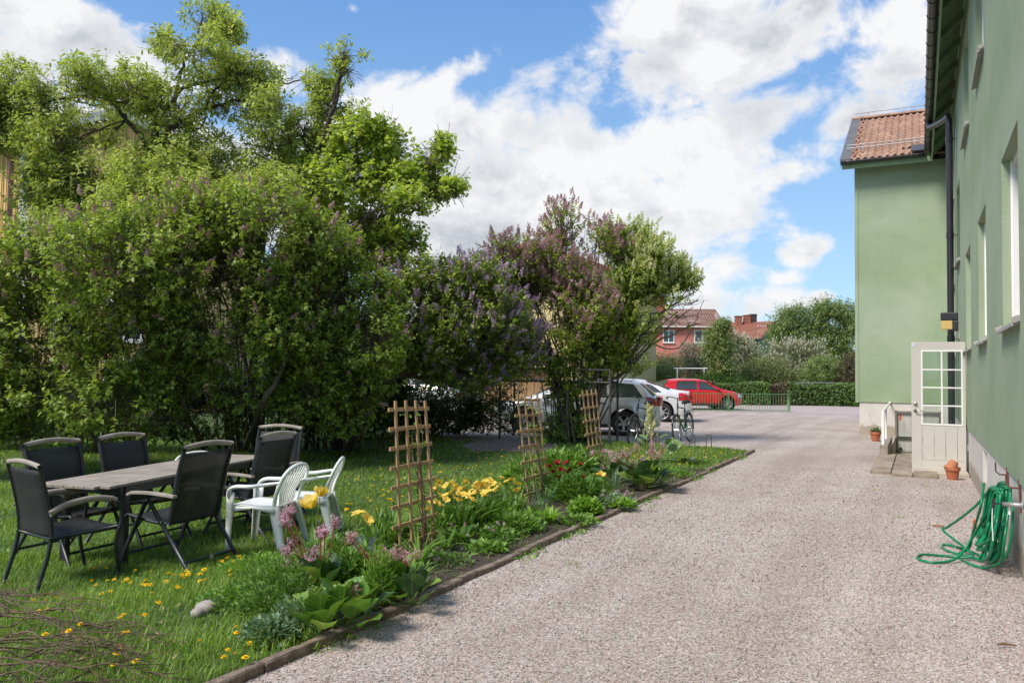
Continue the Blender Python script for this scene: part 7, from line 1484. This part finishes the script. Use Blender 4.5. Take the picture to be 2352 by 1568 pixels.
# blue hyacinth spikes
for i, (x, y, h) in enumerate(((821, 1255, .17), (850, 1250, .11))):
    g = G(x+3, y+70, .04); t = thing('grape_hyacinth', ('tall pale blue hyacinth spike beside pink bergenia flowers', 'short violet blue hyacinth spike left of the nearest trellis')[i], 'hyacinth', g); hh = D(x, y, g[1])[2]-.04; m = MB(); m.tube([(0, 0, 0), (0, 0, hh)], .004, 5); m.build('stem', M['stemgreen'], t)
    r = np.random.default_rng(i); nf = 60; pos = np.stack([r.normal(0, .014, nf), r.normal(0, .014, nf), hh+r.uniform(-h/2, h/2, nf)], 1); V, Fc, T = scatter(PAN[0][:24]*[1.5, .8, 1.5], PAN[1][:6], pos, nrm(pos*[1, 1, 0]+[0, 0, -.005]), nrm(r.normal(0, 1, (nf, 3))), np.full(nf, .026), np.clip(r.normal(.6, .2, nf), 0, 1)); link('flower_spike', fastmesh('spike', V, Fc, T), M['fl_blue'], t)['kind'] = 'stuff'
    for k in range(5): l_ = link('leaf', SLg[k], None, t); l_.rotation_euler = (0, 0, k*1.3); l_.scale = (.6, .8, .8)
# strap-leaved clumps
def strapclump(label, cat, px, py, n, L, w, mat, seed, spread_=.5, tint=(.5, .15), rad=.07):
    g = G(px, py, .04); t = thing('strap_leaf_plant', label, cat, g); r = np.random.default_rng(seed); ns = 5; A = r.uniform(0, 2*PI, n); LL = L*r.uniform(.6, 1.15, n); be = spread_*r.uniform(.3, 1.3, n); V = []; Fc = []; T = []
    o = np.stack([np.cos(A), np.sin(A)], 1); rr = rad*np.sqrt(r.uniform(0, 1, n)); ww = w*r.uniform(.7, 1.2, n)
    for i in range(n):
        b = len(V); tn = np.clip(r.normal(*tint), 0, 1); dv = o[i]; sd_ = np.array([-dv[1], dv[0]])
        for k in range(ns):
            v = k/(ns-1); wd = ww[i]*(math.sin(PI*min(1, v*.9+.1))**.6 if k < ns-1 else .05); hz = LL[i]*v*(1-.45*be[i]*v); out_ = rr[i]+LL[i]*be[i]*v*v*.8
            for s_ in (-1, 1): V.append([dv[0]*out_+sd_[0]*wd*s_, dv[1]*out_+sd_[1]*wd*s_, hz+.01]); T.append(min(1, tn+.12*v))
        Fc += [[b+2*k, b+2*k+1, b+2*k+3, b+2*k+2] for k in range(ns-1)]
    q = link('foliage', fastmesh('foliage', np.array(V), np.array(Fc), np.array(T)), M[mat], t); q['kind'] = 'stuff'; return t
strapclump('upright green tulip leaves at the foot of the big yellow tulip', 'leaf clump', 722, 1310, 22, .30, .018, 'lf_bed', 1)
strapclump('broad tulip leaves standing left of the nearest trellis', 'leaf clump', 862, 1285, 26, .34, .018, 'lf_bed', 2)
strapclump('tall single tulip leaves beside the left lath of the nearest trellis', 'leaf clump', 900, 1262, 20, .36, .02, 'lf_bed', 3)
for i, (x, y, d_) in enumerate(((1030, 1215, 'below the left end of the yellow tulip row'), (1062, 1222, 'second from the left under the yellow tulip row'), (1092, 1212, 'in the middle under the yellow tulip row'), (1122, 1200, 'right of the middle under the yellow tulip row'), (1150, 1190, 'at the right end of the yellow tulip row'), (1185, 1180, 'just left of the middle trellis foot'))):
    strapclump('upright tulip leaf clump '+d_, 'leaf clump', x, y, 24, .30, .019, 'lf_bed', 10+i, rad=.10)
strapclump('arching grassy leaves between the laths at the foot of the nearest trellis', 'leaf clump', 960, 1300, 34, .32, .008, 'lf_bright', 20, .9)
strapclump('narrow blue green daffodil leaves left of the large bergenia clump', 'daffodil leaves', 1412, 1128, 34, .34, .007, 'lf_glauc', 21, .35, rad=.09)
strapclump('thin grey green leaves at the foot of the middle trellis', 'leaf clump', 1250, 1160, 40, .26, .006, 'lf_glauc', 22, .4, rad=.12)
strapclump('tuft of bright ramson-like leaves near the kerb below the middle trellis', 'leaf clump', 1262, 1200, 40, .20, .016, 'lf_bright', 23, 1.1, (.7, .2), rad=.06)
strapclump('pale arching leaf tuft by the kerb right of the bright leaf tuft', 'leaf clump', 1225, 1195, 30, .18, .016, 'lf_bright', 24, 1.1, (.6, .2), rad=.08)
strapclump('long loose leaves leaning over the kerb below the nearest trellis', 'leaf clump', 965, 1345, 16, .24, .010, 'lf_bright', 25, 1.2)
strapclump('folded broad tulip leaves lying by the bare soil', 'leaf clump', 1060, 1245, 12, .20, .026, 'lf_bright', 26, 1.3)
strapclump('broad curled tulip leaves on the soil right of the nearest trellis', 'leaf clump', 1020, 1262, 10, .20, .026, 'lf_bed', 27, 1.2)
# leafy mounds
mound('dark small-leaved bushy perennial left of the front bergenia by the lawn', 'perennial', 'perennial_plant', 635, 1400, .26, .36, 1500, .034, L_OVAL, 'lf_bed', 1, (.42, .2), ry=.22)
mound('grey green fleshy stonecrop mound by the near kerb', 'stonecrop', 'stonecrop_plant', 618, 1468, .17, .13, 700, .034, L_HEART, 'lf_glauc', 2, (.6, .2))
mound('feathery pale green weed tuft beside the stonecrop', 'weed', 'feathery_plant', 668, 1438, .13, .17, 500, .035, L_OVAL, 'lf_glauc', 3, (.65, .2), up=1)
mound('pale green narrow-leaved perennial between the two front bergenias', 'perennial', 'perennial_plant', 868, 1385, .13, .36, 620, .055, (L_OVAL[0]*[.45, 1, 1], L_OVAL[1]), 'lf_bright', 4, (.45, .15), up=1.0)
mound('dark palm-like lupin leaves left of the nearest trellis', 'lupin', 'lupin_plant', 885, 1252, .24, .26, 300, .11, (L_OVAL[0]*[.7, 1, 1], L_OVAL[1]), 'lf_bed', 5, (.35, .2))
mound('broad light green lupin foliage behind the middle trellis', 'lupin', 'lupin_plant', 1200, 1118, .34, .36, 480, .13, (L_OVAL[0]*[.7, 1, 1], L_OVAL[1]), 'lf_bed', 6, (.6, .2))
mound('tall leafy peony clump behind the red tulips', 'peony', 'peony_plant', 1305, 1098, .52, .42, 1000, .13, (L_OVAL[0]*[.7, 1, 1], L_OVAL[1]), 'lf_bed', 7, (.6, .2))
mound('dark green phlox foliage below the farthest trellis', 'phlox', 'phlox_plant', 1335, 1148, .46, .30, 1300, .075, L_OVAL, 'lf_bed', 8, (.35, .18), ry=.4)
mound('dark leafy perennial left of the phlox by the middle trellis', 'perennial', 'perennial_plant', 1278, 1140, .22, .26, 600, .07, L_OVAL, 'lf_bed', 9, (.4, .2))
mound('rounded fresh green columbine mound beside the kerb', 'columbine', 'columbine_plant', 1345, 1178, .20, .17, 750, .045, L_MAPLE, 'lf_bright', 10, (.5, .2))
mound('silver-splashed dead nettle with pink flowers near the kerb', 'dead nettle', 'dead_nettle', 1405, 1158, .30, .13, 800, .04, L_HEART, 'lf_glauc', 11, (.75, .3), fl=(16, M['fl_magenta'], .05, 'flowers'))
mound('low green leafy perennial in front of the middle trellis', 'perennial', 'perennial_plant', 1185, 1215, .30, .15, 700, .06, L_OVAL, 'lf_bed', 12, (.55, .2))
mound('low leafy ground cover between the tulip leaves and bare soil', 'ground cover', 'ground_cover', 1100, 1232, .42, .08, 700, .05, L_HEART, 'lf_bed', 13, (.5, .2), stems=False, fl=(9, M['fl_magenta'], .045, 'flowers'))
mound('purple-flowered low spring vetch among the tulip leaves', 'vetch', 'vetch_plant', 1120, 1178, .22, .16, 350, .04, L_OVAL, 'lf_bed', 14, (.45, .2), fl=(22, M['fl_magenta'], .045, 'flowers'))
mound('purple-flowered vetch under the left end of the tulip row', 'vetch', 'vetch_plant', 1058, 1205, .20, .15, 300, .04, L_OVAL, 'lf_bed', 15, (.45, .2), fl=(16, M['fl_magenta'], .045, 'flowers'))
mound('pink flowering bergenia-like perennial behind the farthest trellis', 'perennial', 'perennial_plant', 1385, 1072, .34, .24, 360, .07, L_OVAL, 'lf_bed', 16, (.5, .2), fl=(60, M['fl_magenta'], .06, 'flowers'))
mound('green leafy clump behind the faded bergenia flowers', 'perennial', 'perennial_plant', 800, 1345, .22, .26, 500, .07, L_OVAL, 'lf_bed', 17, (.42, .18))
mound('low green weeds on the bed edge near the stones', 'weed', 'weed_patch', 560, 1380, .30, .10, 700, .035, L_HEART, 'lf_bed', 18, (.6, .2), stems=False)
mound('leafy weeds along the lawn edge behind the dark perennial', 'weed', 'weed_patch', 600, 1310, .32, .12, 800, .035, L_OVAL, 'lf_bright', 19, (.45, .2), stems=False)
mound('leafy weeds behind the big yellow tulip', 'weed', 'weed_patch', 780, 1275, .36, .16, 800, .05, L_OVAL, 'lf_bed', 20, (.5, .2), stems=False)
mound('small blue forget-me-not patch by the middle trellis foot', 'forget-me-not', 'forget_me_not', 1238, 1178, .16, .12, 260, .03, L_OVAL, 'lf_bed', 21, (.5, .2), fl=(26, M['fl_blue'], .022, 'flowers'))
mound('low tangle of purple violets on the bare soil', 'violets', 'violet_patch', 1010, 1290, .30, .06, 420, .03, L_HEART, 'lf_bed', 22, (.35, .2), stems=False, fl=(12, M['fl_purple'], .03, 'flowers'))
mound('weeds between the bergenias at the foot of the dark perennial', 'weed', 'weed_patch', 690, 1405, .22, .13, 450, .04, L_OVAL, 'lf_bed', 23, (.55, .2), stems=False)
mound('small succulent green plant in the terracotta pot', 'plant', 'pot_plant', 2011, 1000, .11, .12, 160, .05, L_HEART, 'lf_glauc', 24, (.4, .2)).location = (pt3.location[0], pt3.location[1], .22)
mound('leafy greens behind the rhubarb and bergenia at the lawn tip', 'weed', 'weed_patch', 1545, 1090, .35, .10, 500, .05, L_OVAL, 'lf_bright', 25, (.4, .2), stems=False)
for i, (x, y, lab) in enumerate(((1150, 1205, 'fresh green leafy mound between the tulip row and the kerb'), (1215, 1135, 'soft light green foliage just left of the middle trellis foot'), (1120, 1262, 'low green seedlings at the edge of the bare soil by the kerb'), (845, 1320, 'leafy green perennial right of the blue hyacinth spikes'), (1330, 1200, 'small green seedlings at the kerb below the columbine mound'), (1000, 1225, 'light green leaves crowding behind the nearest trellis'), (1430, 1165, 'low green leaves between the dead nettle and the big bergenia'))):
    mound(lab, 'perennial', 'perennial_plant', x, y, (.30, .30, .20, .22, .22, .28, .16)[i], (.16, .26, .06, .22, .06, .22, .10)[i], (500, 450, 200, 350, 200, 380, 180)[i], .055, L_OVAL if i % 2 else L_HEART, 'lf_bed' if i % 3 else 'lf_bright', 200+i, (.6, .2), stems=False)
# two field stones
for i, (x, y, s_) in enumerate(((472, 1402, .075), (452, 1415, .05))):
    r = random.Random(i); me = bpy.data.meshes.new('stone'); bm = bmesh.new(); bmesh.ops.create_icosphere(bm, subdivisions=3, radius=1)
    for v in bm.verts: v.co *= 1+.12*math.sin(v.co.x*3+i)+.08*math.sin(v.co.y*5)+r.uniform(-.015, .015); v.co.z *= .62
    bm.to_mesh(me); bm.free(); me.polygons.foreach_set('use_smooth', [True]*len(me.polygons)); g = G(x, y, .03); o = link('field_stone', me, simple('granite_grey', (.40, .36, .33), .85, col2=(.27, .24, .22), scale=9, bmp=.3), None, (g[0], g[1], .05)); o.scale = (s_, s_*.8, s_); tag(o, ('larger grey field stone at the edge of the bed beside the lawn', 'smaller pinkish field stone left of the larger grey one')[i], 'stone')
# ================================================================== CUT BRANCHES
bp = thing('brush_pile', 'heap of cut bare twigs lying on the grass at the lower left corner', 'brush pile', G(100, 1480, .03)); o0 = Vector(bp.location); rn = random.Random(12)
M['twig'] = simple('cut_twig', (.17, .115, .08), .85, col2=(.10, .07, .05), scale=14)
ends = [((-90, 1370), (330, 1420)), ((-90, 1345), (240, 1392)), ((-80, 1420), (430, 1478)), ((-90, 1400), (300, 1470)), ((-80, 1500), (260, 1568)), ((-60, 1460), (340, 1530)), ((-90, 1560), (200, 1590)), ((-80, 1385), (380, 1455)), ((-90, 1440), (280, 1440)), ((-80, 1530), (420, 1560)), ((-90, 1350), (180, 1440)), ((-90, 1480), (200, 1500)), ((-90, 1335), (120, 1372)), ((-90, 1515), (330, 1510)), ((-70, 1590), (300, 1600)), ((-90, 1465), (370, 1500))]
for k, (a, b) in enumerate(ends):
    A_ = Vector(GL(*a, .08+rn.random()*.10)); B_ = Vector(GL(*b, .02+rn.random()*.05)); m = MB(); P = [A_.lerp(B_, i/6)+Vector((rn.uniform(-.05, .05), rn.uniform(-.06, .06), .07*math.sin(i/6*PI)*rn.random()+rn.uniform(-.01, .02)))*(1 if 0 < i < 6 else .2) for i in range(7)]; P = smooth(P, 4); N = len(P); r0 = rn.uniform(.0055, .009)
    m.tube([p-o0 for p in P], [r0*(1-.8*i/N) for i in range(N)], 5)
    for j in range(15):
        i = rn.randrange(3, N-2); d = (P[min(N-1, i+1)]-P[i]).normalized(); sd_ = Vector((d.y, -d.x, 0))*rn.choice((-1, 1)); L_ = rn.uniform(.12, .38); q = [P[i]-o0+(d*.8*t_+sd_*.45*t_+Vector((0, 0, .28*t_*rn.uniform(-.4, 1))))*L_+Vector((rn.uniform(-.01, .01), rn.uniform(-.01, .01), 0)) for t_ in (0, .35, .7, 1)]; m.tube(q, [r0*.45, r0*.35, r0*.25, r0*.12], 4)
    m.build('branch', M['twig'], bp, smooth=True)
r = np.random.default_rng(8); n = 150; pos = np.array([GL(r.uniform(0, 420), r.uniform(1360, 1560), r.uniform(.02, .12)) for i in range(n)])-np.array(o0); V, Fc, T = scatter(*L_OVAL, pos, nrm(r.normal(0, 1, (n, 3))), nrm(r.normal(0, 1, (n, 3))), r.uniform(.02, .035, n), r.uniform(0, 1, n)); link('dry_leaves', fastmesh('dry_leaves', V, Fc, T), leafmat('dry_leaf', [(0, (.22, .13, .06)), (1, (.48, .38, .18))]), bp)['kind'] = 'stuff'
# ================================================================== DANDELIONS
def dmesh(seed):
    r = np.random.default_rng(seed); m = MB(); h = r.uniform(.05, .10); m.tube([(0, 0, 0), (r.uniform(-.01, .01), 0, h)], .0018, 4, cap=False)
    st_n = len(m.f); tip = Vector((0, 0, h)); n = 18
    for ring, (rr, zz, L) in enumerate(((.0, .004, .018), (.0, .008, .013), (0, .011, .008))):
        for k in range(n):
            a = 2*PI*k/n+ring*.17; d = Vector((math.cos(a), math.sin(a), .25+ring*.5)).normalized(); p = tip+Vector((0, 0, zz)); s_ = Vector((-math.sin(a), math.cos(a), 0))*.0026; m.add([p-s_*.5, p+s_*.5, p+d*L+s_, p+d*L-s_], [(0, 1, 2, 3)])
    me = m.mesh('dandelion'); me.materials.append(M['fl_dand']); me.materials.append(M['stemgreen']); at = me.attributes.new('tint', 'FLOAT', 'POINT'); at.data.foreach_set('value', [float(x) for x in r.uniform(.3, .9, len(me.vertices))])
    me.polygons.foreach_set('material_index', [1 if i < st_n else 0 for i in range(len(me.polygons))]); return me
DM = [dmesh(i) for i in range(5)]
zones = [('dandelion in the row on the lawn in front of the black chairs', [(180, 1325, 480, 1375, 34)]), ('dandelion between the dark leafy perennial and the black recliner feet', [(480, 1280, 560, 1340, 12)]),
 ('dandelion among or near the cut twigs in the lower left grass', [(60, 1390, 360, 1560, 24)]), ('dandelion between the far black chair and the front white chair', [(560, 1160, 640, 1270, 10)]),
 ('dandelion beside the legs of the front white chair', [(640, 1180, 720, 1230, 8)]), ('dandelion on the lawn between the back white chair and the nearest trellis', [(790, 1100, 900, 1200, 26)]),
 ('dandelion in the grass by the near end of the flower bed', [(450, 1470, 600, 1545, 8)]), ('dandelion just left of the yellow tulip row', [(890, 1130, 1000, 1180, 18)]),
 ('dandelion right behind the yellow tulip row', [(1000, 1070, 1200, 1110, 34)]), ('dandelion on the lawn well behind the yellow tulip row', [(1020, 1030, 1160, 1070, 16)]), ('dandelion behind the top of the nearest trellis on the lawn', [(860, 1070, 1000, 1120, 10)]),
 ('dandelion in the shaded lawn near the leaning lilac trunk', [(800, 1000, 1130, 1040, 22), (900, 1040, 1050, 1070, 8)]), ('dandelion by the dry soil left of the middle trellis top', [(1130, 1020, 1240, 1060, 8)]),
 ('dandelion in the dense yellow patch between far trellis and rhubarb', [(1400, 1030, 1530, 1062, 40)]), ('dandelion at the pointed lawn tip by the bicycle rack', [(1530, 1040, 1690, 1062, 26)]), ('dandelion in the grass right of the big bergenia', [(1530, 1064, 1600, 1085, 8)])]
zones = [(a, a.replace('dandelion', 'dandelions', 1), r_) for a, r_ in zones]
rn = random.Random(77)
for lab, grp, rects in zones:
    for (x0, y0, x1, y1, n) in rects:
        for k in range(n):
            g = GL(rn.uniform(x0, x1), rn.uniform(y0, y1)); o = link('dandelion', DM[rn.randrange(5)], None, None, g); sc = rn.uniform(.9, 1.25); o.scale = (sc, sc, sc*rn.uniform(.6, 1.1)); o.rotation_euler = (rn.uniform(-.35, .35), rn.uniform(-.35, .35), rn.uniform(0, 6)); tag(o, lab, 'dandelion', grp)
# ================================================================== GRASS, WEEDS, STONES
def inpoly(q, poly):
    x, y = q[:, 0], q[:, 1]; ins = np.zeros(len(q), bool); n = len(poly)
    for i in range(n):
        x1, y1 = poly[i][:2]; x2, y2 = poly[(i+1) % n][:2]; c = ((y1 > y) != (y2 > y)) & (x < (x2-x1)*(y-y1)/(y2-y1+1e-12)+x1); ins ^= c
    return ins
def proj(q):
    d = q-CC; w = d@CF; return 1176+FPX*(d@CR)/w, 784-FPX*(d@CU)/w, w
M['grass'] = leafmat('grass_blade', [(0, (.07, .13, .018)), (.35, (.135, .24, .03)), (.7, (.22, .35, .045)), (1, (.38, .46, .11))], trans=.35, rough=.5)
def grass(name, y0, y1, dens, h, w, seed, label=None):
    r = np.random.default_rng(seed); x0, x1 = -.72*y1-1, .5*y1; n = int(dens*(x1-x0)*(y1-y0)); q = np.stack([r.uniform(x0, x1, n), r.uniform(y0, y1, n), np.full(n, .028)], 1)
    ok = inpoly(q, lawn_pts); px, py, _ = proj(q); ok &= (px > -620) & (px < 2500); ok &= ~inpoly(q, bare)
    inb = inpoly(q, bed_pts); ok &= (~inb) | (r.uniform(0, 1, n) < .10); q = q[ok]; n = len(q); q[:, 2] += hz(q[:, 0], q[:, 1])
    ln = lumps(q, 3, .6); l2 = lumps(q, 9, 2.5); H = h*np.clip(1+.35*ln+.25*l2+.25*r.normal(0, 1, n), .35, 2.2)
    lean = nrm(r.normal(0, 1, (n, 3))*[1, 1, 0]+1e-6); yd = nrm(lean*r.uniform(.05, .75, (n, 1))+[0, 0, 1]); zd = lean
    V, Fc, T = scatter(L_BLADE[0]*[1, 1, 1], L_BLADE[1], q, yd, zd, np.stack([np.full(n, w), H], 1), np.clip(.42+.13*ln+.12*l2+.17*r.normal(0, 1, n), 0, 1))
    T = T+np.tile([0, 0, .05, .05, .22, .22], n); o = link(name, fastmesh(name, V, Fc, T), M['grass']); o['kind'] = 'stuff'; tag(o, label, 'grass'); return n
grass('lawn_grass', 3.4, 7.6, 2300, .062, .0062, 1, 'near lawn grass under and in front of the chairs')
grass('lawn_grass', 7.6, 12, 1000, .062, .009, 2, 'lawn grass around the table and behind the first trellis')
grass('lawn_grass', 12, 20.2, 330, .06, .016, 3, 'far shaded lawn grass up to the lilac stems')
# clover and small broad-leaved weeds in the lawn
r = np.random.default_rng(5); n = 26000; q = np.stack([r.uniform(-8, 4, n), 3.4+r.uniform(0, 1, n)**1.5*12, np.full(n, .03)], 1); ok = inpoly(q, lawn_pts) & ~inpoly(q, bare); inb = inpoly(q, bed_pts); ln = lumps(q, 21, 1.3); soilgap = inb & (lumps(q, 8, 2.0) < .15); ok &= ((ln > .25) | inb) & ~soilgap; q = q[ok]; ln = ln[ok]; n = len(q); q[:, 2] += r.uniform(0, .05, n)+hz(q[:, 0], q[:, 1])
V, Fc, T = scatter(L_HEART[0]*[1.2, 1, .8], L_HEART[1], q, nrm(r.normal(0, 1, (n, 3))*[1, 1, .4]), nrm(r.normal(0, .35, (n, 3))+[0, 0, 1]), r.uniform(.014, .038, n), np.clip(r.normal(.5, .22, n), 0, 1)); o = link('lawn_weeds', fastmesh('weeds', V, Fc, T), M['lf_bed']); o['kind'] = 'stuff'; tag(o, 'clover and small broad-leaved weeds in the lawn and bed', 'weeds')
# weeds along the kerb foot
r = np.random.default_rng(6); n = 1500; s_ = r.uniform(2.6, 16.5, n); sel = np.sin(s_*2.1)+np.sin(s_*5.3) > .55; s_ = s_[sel]; n = len(s_); q = np.array([W(a, KP+abs(r.normal(0, .05))+.01, .004+r.uniform(0, .03)) for a in s_])
V, Fc, T = scatter(*L_OVAL, q, nrm(r.normal(0, 1, (n, 3))+[0, 0, .5]), nrm(r.normal(0, .4, (n, 3))+[0, 0, 1]), r.uniform(.02, .06, n), np.clip(r.normal(.6, .2, n), 0, 1)); o = link('kerb_weeds', fastmesh('weeds', V, Fc, T), M['lf_bed']); o['kind'] = 'stuff'; tag(o, 'small green weeds growing at the foot of the kerb', 'weeds')
# loose crushed stones
OCT = np.array([[1, 0, 0], [-1, 0, 0], [0, 1, 0], [0, -1, 0], [0, 0, .7], [0, 0, -.7]], float); OF = np.array([[0, 2, 4], [2, 1, 4], [1, 3, 4], [3, 0, 4], [2, 0, 5], [1, 2, 5], [3, 1, 5], [0, 3, 5]])
r = np.random.default_rng(9); n = 85000; Y_ = 3.4*(14/3.4)**r.uniform(0, 1, n); X_ = r.uniform(-.75, .75, n)*Y_; q = np.stack([X_, Y_, np.full(n, .003)], 1); p_ = q[:, :2]@WV; ok = (p_ > KP+.005) & (p_ < .73); ss_ = q[:, :2]@WU; ok &= ~((ss_ > 14.3) & (p_ > -.76)); px, py, _ = proj(q); ok &= (px > -100) & (px < 2500) & (py < 1650); q = q[ok]; n = len(q)
sz = (.0030+.0038*r.uniform(0, 1, n)**1.5)*np.clip(q[:, 1]/5, .9, 1.7); V, Fc, T = scatter(OCT*1.0, OF[:, :], q+np.stack([0*sz, 0*sz, sz*.4], 1), nrm(r.normal(0, 1, (n, 3))), nrm(r.normal(0, 1, (n, 3))), sz, r.uniform(0, 1, n))
Vr = V.reshape(n, 6, 3); c_ = q[:, None]; Vr = c_+(Vr-c_)*r.uniform(.6, 1.35, (n, 6, 1)); o = link('gravel_stones', fastmesh('stones', Vr.reshape(-1, 3), Fc, T), M['stone']); o['kind'] = 'stuff'; tag(o, 'loose crushed pink and grey stones on the gravel drive', 'gravel')
# leaf litter and soil crumbs in the bed
r = np.random.default_rng(10); n = 9000; q = np.stack([r.uniform(-2.5, 5, n), r.uniform(3.5, 15, n), np.full(n, .045)], 1); ok = inpoly(q, bed_pts); q = q[ok]; n = len(q); V, Fc, T = scatter(OCT, OF, q, nrm(r.normal(0, 1, (n, 3))), nrm(r.normal(0, 1, (n, 3))), r.uniform(.005, .014, n), r.uniform(0, 1, n)); o = link('soil_crumbs', fastmesh('crumbs', V, Fc, T), leafmat('soil_crumb', [(0, (.03, .02, .015)), (.7, (.09, .065, .05)), (1, (.25, .19, .14))], 0)); o['kind'] = 'stuff'; tag(o, 'crumbs of dark soil and litter between the bed plants', 'soil')

# fallen leaves, bud scales and twig bits on the drive, thicker along the kerb and the house wall
r = np.random.default_rng(14); n = 420; s_ = r.uniform(3.2, 16, n); e_ = r.uniform(0, 1, n); p_ = np.where(e_ < .5, KP+np.abs(r.normal(0, .25, n))+.02, np.where(e_ < .7, .70-np.abs(r.normal(0, .15, n)), r.uniform(KP, .7, n))); q = np.array([W(a, b, .009) for a, b in zip(s_, p_)])
V, Fc, T = scatter(*L_OVAL, q, nrm(r.normal(0, 1, (n, 3))*[1, 1, .15]), nrm(r.normal(0, .3, (n, 3))+[0, 0, 1]), r.uniform(.010, .032, n), r.uniform(0, 1, n)); o = link('fallen_leaves', fastmesh('fallen', V, Fc, T), leafmat('fallen_leaf', [(0, (.12, .07, .035)), (.5, (.26, .17, .08)), (1, (.30, .32, .10))], .1)); o['kind'] = 'stuff'; tag(o, 'small fallen leaves and bud scales scattered on the gravel', 'fallen leaves')
r = np.random.default_rng(15); cl = [(13.2, .1), (11.6, .3), (10.2, -.2), (12.4, -.6), (14.1, .3), (6.2, -2.6), (9.4, -2.9), (4.9, .62)]; q = np.array([W(a+r.normal(0, .04), b+r.normal(0, .04), .004) for a, b in cl for k in range(14)]); n = len(q)
V, Fc, T = scatter(*L_BLADE, q, nrm(r.normal(0, .7, (n, 3))+[0, 0, 1]), nrm(r.normal(0, 1, (n, 3))), np.stack([np.full(n, .006), r.uniform(.02, .05, n)], 1), r.uniform(.4, .9, n)); o = link('gravel_weeds', fastmesh('weeds', V, Fc, T), M['grass']); o['kind'] = 'stuff'; tag(o, 'tiny tufts of grass coming up through the gravel drive', 'weeds')
